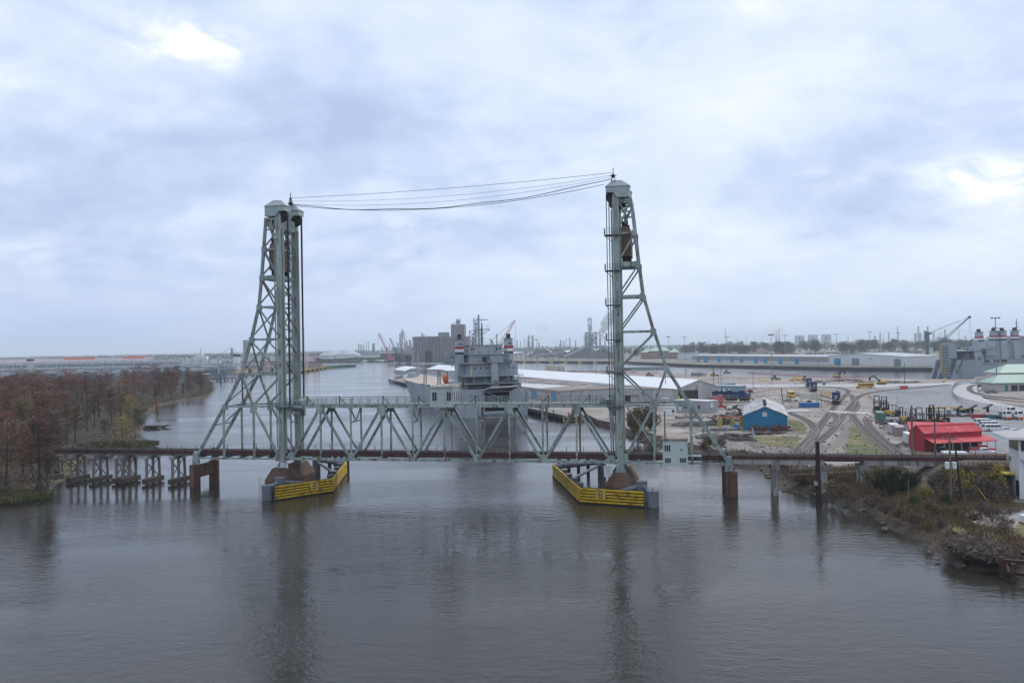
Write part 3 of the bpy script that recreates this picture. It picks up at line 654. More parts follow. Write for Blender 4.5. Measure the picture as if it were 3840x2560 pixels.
# main piers
for sg, lab in ((-1, 'rust brown caisson pier under the lift tower beside the wooded bank'), (1, 'rust brown caisson pier under the lift tower beside the rail yard')):
    r = bridge_empty('caisson_pier', lab, 'pier')
    def ring(k, z, hw=3.1, ye=-1.9, yf=8.4):
        pts = []
        for c, a0 in (((ye), math.pi), ((yf), 0.0)):
            for i in range(9):
                a = a0 + math.pi * i / 8
                pts.append((sg * 36.7 + hw * k * math.cos(a), c + hw * k * math.sin(a), z))
        return pts
    rs = [ring(1, -3), ring(1, 2.0), ring(.98, 2.2), ring(.52, 4.35), ring(.50, 4.5)]
    vs = [p for q in rs for p in q]; n = 18
    MB().add(vs, [(a * n + i, a * n + (i + 1) % n, (a + 1) * n + (i + 1) % n, (a + 1) * n + i) for a in range(4) for i in range(n)] + [tuple(range(4 * n, 5 * n))]).build('caisson', m_pier, r)
    for y in (YN, YF): MB().cbox((sg * 36.7, y, 4.55), (2.2, 1.7, .25)).build('bearing_plate', m_steel_dk, r)
# tower rear foot piers
for sg, lab in ((-1, 'rusty steel pier of two drums and a wall beside the timber trestle'), (1, 'rusty steel pier of two drums under the tower leg beside the yard bank')):
    r = bridge_empty('drum_pier', lab, 'pier')
    mr = mat('streaky_rust', (.115, .062, .042), .8, .35, .6, wear=(.24, .135, .085), wear_amt=.28, wear_scale=.9, streak=.06)
    rad = 1.15 if sg < 0 else 1.28
    for y in (YN, YF): MB().tube((sg * 57.9, y, -3), (sg * 57.9, y, 4.75), rad, n=24).build('drum', mr, r)
    MB().box(sg * 57.9 - .6, sg * 57.9 + .6, YN + .9, YF - .9, 1.9, 4.6).build('cross_wall', mr, r)

# approach trestle on the wooded side
def trestle(name, s0, s1, label):
    r = bridge_empty(name, label, 'trestle')
    deck_run(r, s0, s1, 1.0, WT - 1.0, True, 1.0); return r
r = trestle('approach_trestle', -112, -57.5, 'low timber and concrete railway trestle crossing to the wooded bank')
MB().box(-112, -57.5, 1.3, WT - 1.3, 6.55, 7.35).build('girder', m_conc, r)
for k in range(9): s = -111 + k * 6; MB().box(s, s + .25, 1.2, WT - 1.2, 6.5, 7.3).build('girder_rib', m_conc, r)
for s, dbl in ((-64.3, 0), (-70.9, 0), (-77.9, 1), (-84.7, 0), (-90.8, 0), (-98, 0)):
    for off in ((-.8, .8) if dbl else (0,)):
        q = s + off
        MB().box(q - .55, q + .55, .1, WT - .1, 5.75, 6.5).build('pile_cap', m_concl if off <= 0 else m_conc, r)
        MB().box(q - .7, q + .7, -.2, WT + .2, .2, 1.3).build('footing', mat('wet_footing', (.085, .068, .058), .85, .3, .7), r)
        for y in (.7, WT / 2, WT - .7):
            k = (y - WT / 2) * .12; MB().tube((q, y + k, -1), (q, y, 5.8), .33, n=10).build('pile', m_conc, r)
        MB().beam((q - .35, .6, 1.5), (q - .35, WT - .6, 5.5), .08, .22).beam((q - .38, WT - .6, 1.5), (q - .38, .6, 5.5), .08, .22).build('cross_brace', m_timber, r)
# approach viaduct on the yard side
r = trestle('approach_viaduct', 57.5, 128, 'low concrete railway viaduct joining the lift tower to the yard embankment')
for a, b in ((57.9, 66.4), (66.4, 75.4), (82.5, 95.4)):
    g = MB().box(a + .06, b - .06, 1.0, WT - 1.0, 6.1, 7.35).build('girder', m_concl, r)
    n = int((b - a) / 3.2)
    for k in range(n + 1): s = a + .3 + k * (b - a - .9) / max(1, n); MB().box(s, s + .28, .86, 1.0, 6.1, 7.45).build('rib', m_conc, g)
MB().box(75.5, 82.4, 1.3, WT - 1.3, 6.75, 7.35).build('steel_girder', m_dark, r)
for s in (66.4, 75.4, 82.5):
    MB().box(s - .75, s + .75, .5, WT - .5, 5.1, 6.1).build('pier_cap', m_conc, r)
    for y in (1.2, WT - 1.2): MB().tube((s, y, -1), (s, y, 5.2), .55, n=14).build('pier_column', m_concl, r)
MB().box(94.6, 96.2, .6, WT - .6, 1.0, 6.1).build('abutment', m_conc, r)

# fenders round the main piers
def fender(pts, colpos, label, inside, aux):
    r = bridge_empty('pier_fender', label, 'fender')
    for a, b in zip(pts[:-1], pts[1:]):
        a3, b3 = Vector((*a, 0)), Vector((*b, 0)); d = (b3 - a3).normalized(); nrm = Vector((d.y, -d.x, 0)) * inside
        for k in range(5):
            z = .48 + k * .56
            MB().beam((*(a3.xy - nrm.xy * .0), z), (*(b3.xy), z), .30, .34).build('yellow_rail', m_yellow, r)
        MB().beam((*(a3 + nrm * .34).xy, 1.45), (*(b3 + nrm * .34).xy, 1.45), .22, 3.0).build('backing_wall', m_fdark, r)
        MB().beam((*(a3 + nrm * .05).xy, .05), (*(b3 + nrm * .05).xy, .05), .5, .28).build('rubbing_strip', m_fdark, r)
        ln = (b3 - a3).length; n = int(ln / 5.6)
        for k in range(n + 1):
            c = a3 + d * (1.2 + k * (ln - 2.0) / max(1, n)) + nrm * 1.35
            MB().tube((c.x, c.y, -3), (c.x, c.y, 2.55), .78, n=16).tube((c.x, c.y, 2.55), (c.x, c.y, 2.62), .84, n=16).build('fender_pile', m_pipe, r)
    for c in colpos[:1]:
        MB().tube((*c, -3), (*c, 2.85), 1.08, n=22).tube((*c, 2.85), (*c, 2.95), 1.15, n=22).build('corner_pile', m_pipe, r)
        MB().tube((*c, 2.9), (*c, 3.5), .08, n=6).build('light_post', m_dark, r)
        mb = MB(); lx, ly = c[0] - aux * 1.5, c[1] - .2
        for q in (-.25, .25): mb.beam((lx + q, ly, -1), (lx + q, ly, 4.6), .06)
        for k in range(11): mb.beam((lx - .25, ly, .1 + k * .42), (lx + .25, ly, .1 + k * .42), .04)
        mb.build('ladder', m_steel_dk, r)
    c2 = colpos[1]
    MB().tube((*c2, -3), (*c2, 3.7), 1.02, n=20).tube((*c2, 3.7), (*c2, 3.8), 1.1, n=20).build('brace_pile', m_pipe, r)
    MB().tube((*c2, 2.9), (*colpos[0], 2.3), .42, n=12).build('brace_tube', m_pipe, r)
    MB().tube((*c2, 2.9), (*colpos[2], 1.6), .48, n=12).build('brace_tube', m_pipe, r)
    MB().tube((*colpos[3], -3), (*colpos[3], 4.2), .95, n=18).build('brace_pile', m_pipe, r)
    MB().tube((*colpos[3], 3.5), (*pts[-1], 2.2), .6, n=12).build('brace_tube', m_pipe, r)
    MB().tube((*colpos[3], 3.0), (*(Vector(pts[-1]).lerp(Vector(pts[-2]), .4)), .5), .35, n=10).build('brace_tube', m_pipe, r)
    for k in range(4):
        q = Vector(pts[-1]).lerp(Vector(colpos[3]), (k + .5) / 5) + Vector((0, 2.4)); MB().box(q.x - .35, q.x + .35, q.y - .3, q.y + .3, -2, 4.2).build('sheet_pile', m_fdark, r)
    mb = MB(); p = Vector(pts[1]).lerp(Vector(pts[0]), .18) + Vector((-aux * -2.0, 2.4))
    for q in (-.6, -.2, .25, .6): mb.beam((p.x + q, p.y, 0), (p.x + q, p.y, 2.7), .05)
    mb.build('ladder', m_steel, r)
    w = Vector(pts[1]).lerp(Vector(pts[0]), .28); d = (Vector(pts[0]) - Vector(pts[1])).normalized(); nn = Vector((d.y, -d.x)) * (1 if Vector((d.y, -d.x)).y < 0 else -1)
    for k in (0, 1):
        w2 = w + d * k * 1.35
        for j in (0, 1, 2): MB().cbox((w2.x + nn.x * .19, w2.y + nn.y * .19, .76 + j * .56 + .56), (.42, .06, .2), math.atan2(d.y, d.x)).build('reflector_patch', mat('patch_grey', (.5, .49, .45), .6, .2, 2), r)
fender([(-31.1, -14.4), (-23.4, -4.3), (-30.5, 19.7)], [(-33.3, -13.4), (-32.8, -9.2), (-28.4, -4.0), (-38, 19)], 'yellow railed fender with grey corner pile guarding the pier on the wooded side', -1, 1)
fender([(41.6, -12.9), (29.5, -10.1), (19.85, 19.7)], [(43.2, -12.0), (41.0, -6.5), (35.6, -8.6), (31, 20)], 'yellow railed fender with grey corner pile guarding the pier on the yard side', 1, -1)

# clearance boards on the columns
for (s, y, z), lab, ls in (((-35.85, -1.25, 4.35), 'small white lettered clearance board on the column beside the wooded bank', 7), ((34.2, -1.25, 4.6), 'small white lettered clearance board on the column beside the rail yard', 8)):
    r = bridge_empty('clearance_board', lab, 'sign')
    MB().box(s - .85, s + .85, y - .06, y, z - .95, z + 1.2).build('board', m_sign, r)
    MB().beam((s, y + .05, z - 1.2), (s, y + .05, z + 1.0), .12).build('bracket', m_rust, r)
    random.seed(ls); mb = MB()
    for k, (wd, hh) in enumerate(((1.2, .15), (1.35, .13), (1.1, .13), (1.3, .10), (.55, .12), (1.35, .09), (1.25, .09))):
        zz = z + 1.0 - k * .27; x = s - wd / 2
        while x < s + wd / 2:
            l = random.uniform(.05, .16); mb.box(x, min(x + l, s + wd / 2), y - .068, y - .061, zz - hh / 2, zz + hh / 2); x += l + random.choice((.03, .03, .09))
    mb.build('lettering', m_ink, r)

# control cabin on the yard side back span
def control_cabin():
    r = bridge_empty('control_cabin', 'pale green two storey cabin with rusty flat roof hung on the bridge', 'cabin')
    mw = mat('control_cabin_wall', (.50, .57, .54), .55, .08, .4, wear=(.33, .22, .14), wear_amt=.14, wear_scale=.7, streak=.4)
    x0, x1, y0, y1, z0, z1 = 45.0, 49.75, -3.6, -1.2, 6.15, 11.2
    MB().box(x0, x1, y0, y1, z0, z1).build('wall', mw, r)
    MB().box(x0 - .15, x1 + .15, y0 - .2, y1 + .2, z1, z1 + .32).build('roof', mat('rusty_flat_roof', (.33, .27, .23), .85, .3, 1, wear=(.16, .10, .07), wear_amt=.4), r)
    for a, b, c, d in ((x0 + .35, x0 + 1.5, 9.1, 10.3), (x0 + .4, x0 + 1.55, 6.9, 7.8), (x0 + 3.2, x0 + 4.4, 6.95, 7.85)):
        w = MB().box(a, b, y0 - .04, y0 + .05, c, d).build('window', m_glass, r)
        mb = MB().box(a - .07, b + .07, y0 - .08, y0, d, d + .08).box(a - .07, b + .07, y0 - .08, y0, c - .08, c)
        for k in range(4): q = a + (b - a) * k / 3; mb.box(q - .03, q + .03, y0 - .07, y0, c, d)
        mb.build('frame', mw, w)
    MB().box(x0 + 3.35, x0 + 3.75, y0 - .03, y0, 9.2, 9.6).build('rust_patch', m_rust, r)
    MB().box(x0 - .9, x0 - .1, y0 + .2, y1, z0 - .05, z0 + .1).build('side_step', m_steel_dk, r)
    mb = MB()
    for q in (0, .8, 1.7, 2.3):
        mb.beam((x1 + .2 + q, y0 + .3, z0), (x1 + .2 + q, y0 + .3, z0 + 3.1), .08)
    for h in (.5, 1.0, 2.0, 2.5, 3.0): mb.beam((x1 + .1, y0 + .3, z0 + h), (x1 + 2.6, y0 + .3, z0 + h), .06)
    mb.box(x1, x1 + 2.6, y0 + .3, y1, z0 + 1.9, z0 + 1.98); mb.build('side_gallery', m_steel, r)
    return r
control_cabin()
# overhead wires from tower to tower
for k, (za, zb, ya, yb, sag, rad) in enumerate(((63.9, 64.5, 3.2, 0, .55, .045), (63.2, 64.0, 3.0, 0, 1.6, .03), (62.6, 63.7, 3.2, .2, 2.2, .03), (62.4, 63.3, 2.8, -.2, 3.2, .075), (62.2, 62.2, 3.0, -.3, 2.75, .055))):
    pts = []
    for i in range(33):
        t = i / 32; pts.append((-35.6 + t * (36.0 + 35.6 - (1.6 if k > 3 else 0)), ya + (yb - ya) * t, za + (zb - za) * t - sag * 4 * t * (1 - t) + (.12 * math.sin(t * 23) if k == 3 else 0)))
    w = MB().path(pts, rad, 5).build('overhead_wire', m_rope)
    w.location = (BC.x, BC.y, 0); w.rotation_euler = (0, 0, -TH)
    tag(w, ['topmost taut overhead wire strung between the lift tower tops', 'thin overhead wire second below the topmost between the towers', 'thin sagging overhead wire in the middle of the tower wires', 'thick wavy overhead cable sagging most between the lift towers', 'lowest thick overhead cable reaching the sheave house on the yard side'][k], 'cable', 'wires between the lift towers')
# stair on the yard tower
r = bridge_empty('access_stair', 'pale green steel access stair climbing inside the tower beside the yard', 'stair')
mb = MB()
for q in (-.35, .35): mb.beam((37.6, 7.6 + q, 16.9), (43.4, 7.6 + q, 8.2), .08, .28)
mb.build('stringer', m_steel, r)
mb = MB()
for k in range(24): t = k / 23; mb.cbox((37.6 + 5.8 * t, 7.6, 16.9 - 8.7 * t), (.3, .7, .05))
mb.build('tread', m_steel_dk, r)
mb = MB()
for q in (-.36, .36):
    mb.beam((37.6, 7.6 + q, 17.9), (43.4, 7.6 + q, 9.2), .05)
    for k in range(7): t = k / 6; mb.beam((37.6 + 5.8 * t, 7.6 + q, 16.9 - 8.7 * t), (37.6 + 5.8 * t, 7.6 + q, 17.9 - 8.7 * t), .05)
mb.build('hand_rail', m_steel, r)
# ================================================================== TREES AND PLANTS
def leaf_mesh(name, pts, size, m, rng, aspect=1.0, flat=0.0, dirs=None):
    """many small quads with random tilt, one mesh"""
    n = len(pts); pts = np.asarray(pts, dtype=np.float64)
    a = rng.normal(size=(n, 3)) if dirs is None else np.asarray(dirs) + rng.normal(size=(n, 3)) * .25
    a[:, 2] *= (1 - flat); a /= np.linalg.norm(a, axis=1, keepdims=True) + 1e-9
    b = rng.normal(size=(n, 3)); b[:, 2] *= (1 - flat); b -= a * np.sum(a * b, axis=1, keepdims=True); b /= np.linalg.norm(b, axis=1, keepdims=True) + 1e-9
    s = (np.asarray(size) * rng.uniform(.6, 1.35, n))[:, None] * .5
    w = s * aspect
    v = np.stack([pts - a * s - b * w * .6, pts + a * s * .2 - b * w, pts + a * s + b * w * .4, pts - a * s * .3 + b * w], 1).reshape(-1, 3)
    f = np.arange(n * 4).reshape(-1, 4)
    me = bpy.data.meshes.new(name); me.vertices.add(n * 4); me.vertices.foreach_set('co', v.ravel())
    me.loops.add(n * 4); me.loops.foreach_set('vertex_index', f.ravel()); me.polygons.add(n)
    me.polygons.foreach_set('loop_start', np.arange(0, n * 4, 4)); me.polygons.foreach_set('loop_total', np.full(n, 4))
    me.update(calc_edges=True); me.materials.append(m); return me
def leaf_mat(name, col, col2, rnd=.25, scale=.35):
    m = mat(name, col, .75, .28, scale, rnd=rnd, hue2=col2, spec=.15, detail=3); return m
m_bark = mat('grey_bark', (.10, .082, .07), .9, .3, 1.2, rnd=.2)
m_bark_dk = mat('dark_bark', (.055, .043, .036), .9, .3, 1.2, rnd=.2)
LM = {'russet': leaf_mat('russet_needles', (.155, .06, .044), (.175, .09, .062), .45), 'rust': leaf_mat('brown_needles', (.12, .078, .052), (.17, .10, .06), .45),
      'twig': leaf_mat('bare_twigs', (.13, .112, .105), (.18, .155, .14), .3), 'olive': leaf_mat('olive_leaves', (.10, .085, .035), (.15, .11, .045), .25),
      'willow': leaf_mat('yellow_green_leaves', (.25, .215, .035), (.32, .265, .05), .1), 'oak': leaf_mat('dark_green_leaves', (.032, .042, .022), (.06, .07, .032), .3),
      'orange': leaf_mat('orange_brown_leaves', (.20, .10, .035), (.17, .08, .04), .2), 'reed': leaf_mat('reed_green', (.075, .095, .03), (.13, .125, .05), .2),
      'dry': leaf_mat('dry_weeds', (.19, .125, .065), (.13, .085, .05), .2), 'brown': leaf_mat('dead_brush', (.115, .083, .062), (.16, .115, .085), .2), 'yellow': leaf_mat('yellow_vine', (.40, .30, .02), (.30, .25, .03), .15)}
def tree_proto(kind, seed, h=17.0):
    rng = np.random.default_rng(seed); rd = random.Random(seed)
    mb = MB(); pts = []; x = y = 0.0; nseg = 7; axis = []
    lean = rd.uniform(-.03, .03), rd.uniform(-.03, .03)
    for i in range(nseg + 1):
        t = i / nseg; axis.append(Vector((lean[0] * h * t + rd.uniform(-.12, .12) * t, lean[1] * h * t + rd.uniform(-.12, .12) * t, h * t * .97)))
    r0 = h * .022
    for i in range(nseg):
        ra = r0 * (1 - .86 * i / nseg) * (1.5 if i == 0 else 1); rb = r0 * (1 - .86 * (i + 1) / nseg); mb.tube(axis[i], axis[i + 1], ra, rb, 6, False)
    def on(t):
        k = min(nseg - 1, int(t * nseg)); return axis[k].lerp(axis[k + 1], t * nseg - k)
    leaf = []; dirs = []; size = .4; asp = 1.0; flat = 0.0
    if kind in ('russet', 'rust'):
        nl, lo, spread = 30, .38, .30
    elif kind == 'twig': nl, lo, spread = 30, .25, .22
    elif kind == 'olive': nl, lo, spread = 26, .3, .30
    elif kind == 'willow': nl, lo, spread = 24, .12, .48
    elif kind == 'oak': nl, lo, spread = 26, .22, .42
    else: nl, lo, spread = 26, .3, .28
    for k in range(nl):
        t = lo + (1 - lo) * (k + rd.random()) / nl; a = k * 2.4 + rd.uniform(-.5, .5); p = on(min(.985, t))
        prof = {'russet': .55 + .9 * t * (1.25 - t) * 1.6, 'rust': 1.15 - .75 * t, 'twig': .9 - .3 * t, 'olive': math.sin(min(1, .25 + t) * 2.4), 'willow': math.sin(.35 + t * 2.3), 'oak': math.sin(.5 + t * 2.1), 'orange': 1.05 - .6 * t}[kind]
        ln = h * spread * max(.18, prof) * rd.uniform(.7, 1.15); up = {'russet': .22, 'rust': .35, 'twig': .95, 'olive': .5, 'willow': .45, 'oak': .35, 'orange': .5}[kind]
        d = Vector((math.cos(a), math.sin(a), up * rd.uniform(.6, 1.3))).normalized(); e1 = p + d * ln * .55; d2 = (d + Vector((rd.uniform(-.3, .3), rd.uniform(-.3, .3), .15 if kind != 'willow' else -.35))).normalized(); e2 = e1 + d2 * ln * .5
        rr = r0 * .34 * (1.15 - t); mb.tube(p, e1, rr, rr * .6, 4, False); mb.tube(e1, e2, rr * .6, rr * .2, 3, False)
        for q in range(3):
            b = e1.lerp(e2, rd.random()); mb.tube(b, b + Vector((rd.uniform(-1, 1), rd.uniform(-1, 1), rd.uniform(0, .8))) * ln * .22, rr * .3, rr * .1, 3, False)
        for q in range({'russet': 110, 'rust': 105, 'twig': 95, 'olive': 80, 'willow': 150, 'oak': 125, 'orange': 95}[kind]):
            f = rd.random() ** .7; c = (p.lerp(e1, f / .55) if f < .55 else e1.lerp(e2, (f - .55) / .45)); sp = ln * {'russet': .17, 'rust': .2, 'twig': .2, 'olive': .22, 'willow': .22, 'oak': .24, 'orange': .2}[kind]
            g = rng.normal(size=3) * sp; g[2] *= .38 if kind == 'russet' else (.6 if kind != 'willow' else .8)
            leaf.append((c.x + g[0], c.y + g[1], max(.6, c.z + g[2]))); dirs.append((d.x, d.y, d.z * (1.6 if kind == 'twig' else (-.8 if kind == 'willow' else .4))))
    size = {'russet': .46, 'rust': .44, 'twig': 1.0, 'olive': .42, 'willow': .42, 'oak': .55, 'orange': .38}[kind] * h / 17
    asp = {'twig': .07, 'russet': .42, 'rust': .36, 'willow': .45}.get(kind, .6)
    tm = mb.mesh('trunk', m_bark_dk if kind in ('russet', 'rust', 'oak') else m_bark)
    cm = leaf_mesh('crown', leaf, size, LM[kind], rng, asp, .35 if kind == 'russet' else 0, dirs)
    return tm, cm
PROTO = {k: [tree_proto(k, 31 * i + j, 17.0 if k not in ('willow', 'orange') else 10.0) for j in range(n)] for i, (k, n) in enumerate((('russet', 3), ('rust', 3), ('twig', 3), ('olive', 2), ('willow', 2), ('oak', 3), ('orange', 2)))}
def plant(kind, loc, h, name, label, cat, group, rd, base=None):
    base = base or (17.0 if kind not in ('willow', 'orange') else 10.0); tm, cm = rd.choice(PROTO[kind]); s = h / base
    r = thing(name, label, cat, loc, rd.uniform(0, 6.28), group, (s * rd.uniform(.9, 1.15), s * rd.uniform(.9, 1.15), s))
    obj('trunk', tm, r); obj('crown', cm, r); return r
# ---- swamp wood on the left bank
shore_tab = sorted([(p.y, p.x) for p in sld]); sD = [a for a, b in shore_tab]
def shoreX(D):
    v = [b for a, b in shore_tab if abs(a - D) < 9]; return min(v) if v else -200.0
rd = random.Random(5); spots = []
tries = 0
while len(spots) < 286 and tries < 60000:
    tries += 1
    D = 168 + (rd.random() ** 1.1) * 560; sx = shoreX(D); lo = -.69 * D - 8
    if D > 520 and rd.random() < .35: continue
    Dmax = 560 if sx < -0.5 * D else 730
    if lo > sx - 5: continue
    X = rd.uniform(lo, sx - 4.5)
    if D > 575 and X < -.47 * D: continue
    dn = (BC - Vector((X, D, 0))); s_ = -(dn.x * math.cos(TH) - dn.y * math.sin(TH)); y_ = -(dn.x * math.sin(TH) + dn.y * math.cos(TH))
    if -3.5 < y_ < 9.5: continue
    if 196 < D < 300 and X > -.548 * D: continue
    if 300 <= D < 362 and X > -.492 * D: continue
    md = 5.6 if D < 330 else 8.2
    if all((X - a) ** 2 + (D - b) ** 2 > md * md for a, b, *_ in spots): spots.append((X, D))
LAB = {'russet': 'russet bald cypress with a flat feathery crown in the swamp wood', 'rust': 'brown needled cypress with a tapering crown in the swamp wood', 'twig': 'bare grey leafless tree in the swamp wood', 'olive': 'olive leaved tree fading to brown in the swamp wood', 'orange': 'small orange brown leaved tree in the swamp wood'}
for X, D in spots:
    near_shore = shoreX(D) - X < 14
    k = rd.choices(['russet', 'rust', 'twig', 'olive', 'orange'], [.33, .25, .24, .11, .07] if D > 260 else [.12, .22, .46, .08, .12])[0]
    h = {'russet': rd.uniform(11, 20.5), 'rust': rd.uniform(10.5, 18.5), 'twig': rd.uniform(9, 14), 'olive': rd.uniform(8, 12), 'orange': rd.uniform(7, 11)}[k] * (1.0 if D > 300 else .9)
    if near_shore and D > 230: h *= .8
    zone = ('in front of the trestle' if D < 192 else 'just beyond the trestle' if D < 290 else 'beside the muddy cove' if D < 400 else 'opposite the standing snag' if D < 520 else 'toward the far tip of the wood' if D < 630 else 'at the far tip of the wood'); edge = 'at the water edge ' if near_shore else ('near the shore ' if shoreX(D) - X < 32 else 'deep in the wood '); size_ = 'tall' if h > 14.5 else 'medium' if h > 11 else 'low'
    lab = {'russet': '%s russet flat crowned cypress ', 'rust': '%s brown tapering cypress ', 'twig': '%s bare grey tree ', 'olive': '%s olive leaved tree ', 'orange': '%s orange brown tree '}[k] % size_ + edge + zone
    plant(k, (X, D, .7), h, {'russet': 'cypress_tree', 'rust': 'cypress_tree', 'twig': 'bare_tree', 'olive': 'olive_tree', 'orange': 'brown_tree'}[k], lab, 'tree', {'russet': 'russet cypresses of the swamp wood', 'rust': 'brown cypresses of the swamp wood', 'twig': 'bare trees of the swamp wood', 'olive': 'olive trees of the swamp wood', 'orange': 'orange brown trees of the swamp wood'}[k], rd)
for (px, py, h, k, nm, lab) in ((460, 1658, 8.4, 'willow', 'willow_tree', 'yellow green willow at the tip of the reedy point'), (482, 1580, 11.0, 'willow', 'willow_tree', 'taller yellow green willow behind the reedy point'),
                                (522, 1612, 8.0, 'oak', 'evergreen_shrub', 'dark green evergreen leaning over the muddy cove'), (150, 1852, 16.5, 'rust', 'cypress_tree', 'tall dark cypress with flared roots at the water below the trestle'), (178, 1838, 14.5, 'twig', 'bare_tree', 'bare tree beside the flared root cypress below the trestle'),
                                (120, 1800, 10.5, 'orange', 'brown_tree', 'orange leaved tree behind the flared root cypress'), (395, 1625, 5.0, 'oak', 'evergreen_shrub', 'low dark green shrub beside the reedy point'), (80, 1690, 12, 'orange', 'brown_tree', 'orange leaved tree rising above the trestle deck')):
    plant(k, gp(px, py, .7), h, nm, lab, 'tree' if 'shrub' not in nm else 'shrub', None, rd)
# flared roots of the near cypress
r0 = gp(150, 1852, .7); mb = MB()
for k in range(11):
    a = k * .571; e = Vector((math.cos(a), math.sin(a), 0)); mb.tube(r0 + e * .25 + Vector((0, 0, 2.6)), r0 + e * rd.uniform(.7, 1.0) + Vector((0, 0, .9)), .16, .2, 5, False).tube(r0 + e * .85 + Vector((0, 0, 1.0)), r0 + e * rd.uniform(1.6, 2.6) + Vector((0, 0, -.6)), .17, .07, 5, False)
tag(mb.build('root_flare', m_bark_dk), 'tangle of flared cypress roots at the water below the trestle', 'roots')
# understory, reeds and weeds: nobody could count them
def scatter(n, f):
    out = []
    while len(out) < n:
        p = f()
        if p is not None: out.append(p)
    return np.array(out)
def under():
    D = 166 + rd.random() ** 1.2 * 560; sx = shoreX(D); lo = -.69 * D - 5
    if lo > sx - 2: return None
    if D > 560 and sx - 60 > lo: lo = max(lo, -.5 * D)
    X = rd.uniform(lo, sx - 1.2) if rd.random() < .6 else sx - 1.2 - rd.random() ** 2 * 12
    z = .8 + rd.random() ** 1.7 * (5.2 if D > 230 else 4.2)
    return (X, D, z)
o = obj('understory', leaf_mesh('understory', scatter(34000, under), .9, LM['brown'], RNG, .16)); o['kind'] = 'stuff'; o['label'] = 'tangled brown undergrowth filling the swamp wood'
def shore_weeds():
    i = rd.randrange(0, len(sld)); p = sld[i].lerp(inl[i], rd.uniform(.3, 1.6))
    if p.y > 800: return None
    return (p.x + rd.uniform(-1.5, 1.5), p.y + rd.uniform(-1.5, 1.5), .5 + rd.random() ** 2 * 2.2)
o = obj('shore_weeds', leaf_mesh('shore_weeds', scatter(9000, shore_weeds), .55, LM['olive'], RNG, .5)); o['kind'] = 'stuff'; o['label'] = 'olive weeds along the wooded shore'
def blades(n, px, py, rx, ry, z0, hh, m, name, label):
    c = gp(px, py, z0); P = []; Dr = []
    for _ in range(n):
        a = rd.random() * 6.283; q = math.sqrt(rd.random()); x, y = c.x + math.cos(a) * q * rx, c.y + math.sin(a) * q * ry; h = hh * rd.uniform(.5, 1.1)
        P.append((x, y, z0 + h * .5)); Dr.append((rd.uniform(-.2, .2), rd.uniform(-.2, .2), 1))
    o = obj(name, leaf_mesh(name, P, hh, m, RNG, .1, 0, Dr)); o['kind'] = 'stuff'; o['label'] = label
blades(2600, 385, 1680, 7, 6, .5, 1.9, LM['reed'], 'reeds', 'green reeds on the point beside the wooded cove')
blades(2200, 510, 1672, 7, 5, .4, 1.7, LM['reed'], 'reeds', 'green reeds at the outer tip of the point')
blades(2500, 430, 1694, 12, 5, .4, 1.2, LM['dry'], 'reeds', 'dry reeds at the water below the willow')
blades(2600, 30, 1868, 9, 6, .5, 1.4, LM['reed'], 'reeds', 'green reeds at the water below the trestle')
# log jam off the point
c = gp(590, 1604, 0); mb = MB()
for k in range(16):
    a = rd.uniform(-.5, .5); q = c + Vector((rd.uniform(-3.5, 3), rd.uniform(-3, 3), rd.uniform(.2, 1.3))); e = Vector((math.cos(a), math.sin(a), rd.uniform(-.12, .2))) * rd.uniform(1.5, 4); mb.tube(q - e, q + e, rd.uniform(.15, .4), rd.uniform(.1, .25), 6)
tag(mb.build('log_jam', mat('driftwood', (.16, .125, .10), .9, .3, .8)), 'heap of grey brown drift logs off the wooded shore', 'logs')
c = gp(590, 1540, 0); mb = MB().tube((c.x, c.y, -1), (c.x + .1, c.y, 7.0), .62, .5, 9).tube((c.x - .9, c.y, -1), (c.x - .5, c.y, 6.2), .3, .22, 7)
tag(mb.build('stump', mat('red_brown_snag', (.24, .115, .06), .85, .3, .6, streak=.2)), 'red brown snag standing in the water off the wood', 'snag')

# ---- yard side embankment and its brush
mb = MB(); prof = [(-13.5, 1.6), (-9, 4.2), (-3.2, 6.9), (-1.3, 7.38), (7.0, 7.38), (9, 6.8), (16, 1.9)]
ss = [88.5, 92, 95.5, 100, 104.5, 113, 121, 131, 145, 165]; rows = []
for i, s in enumerate(ss):
    k = [0.05, .45, .86, 1, 1, 1, 1, 1, 1, 1][i]
    pr_ = prof if s < 101 else [(-4.6, 1.6), (-3.6, 4.2), (-2.4, 6.9)] + prof[3:]
    rows.append([bw(s + rd.uniform(-.3, .3), y + (0 if abs(y) < 8 else rd.uniform(-.7, .7)), 1.6 + (z - 1.6) * k + (rd.uniform(-.25, .25) if z < 7 else 0)) for y, z in pr_])
n = len(prof); mb.add([v for r_ in rows for v in r_], [(a * n + i, a * n + i + 1, (a + 1) * n + i + 1, (a + 1) * n + i) for a in range(len(ss) - 1) for i in range(n - 1)])
structure('embankment', mb, ground_material('embankment_brush', [((.125, .10, .08), .8, 0, 0), ((.075, .075, .04), .3, .5, .62), ((.19, .17, .16), .4, .55, .66)], bump=.8))
def slope_pt(s0, s1, y0, y1):
    s = rd.uniform(s0, s1); y = rd.uniform(y0, y1); z = np.interp(y, [p[0] for p in prof], [p[1] for p in prof]) if s > 96 else 1.6 + (np.interp(y, [p[0] for p in prof], [p[1] for p in prof]) - 1.6) * max(0.05, min(1, (s - 88) / 8)); p = bw(s, y, z); return p
o = obj('embankment_brush', leaf_mesh('embankment_brush', [tuple(slope_pt(92, 103, -14, -4) + Vector((0, 0, rd.random() ** 2 * 1.3))) for _ in range(9000)], .5, LM['brown'], RNG, .3)); o['kind'] = 'stuff'; o['label'] = 'dead brown brush over the railway embankment'
vp = [tuple(slope_pt(94.5, 103.5, -10.5, -3.5) + Vector((0, 0, .2 + rd.random() * .9))) for _ in range(2600)]
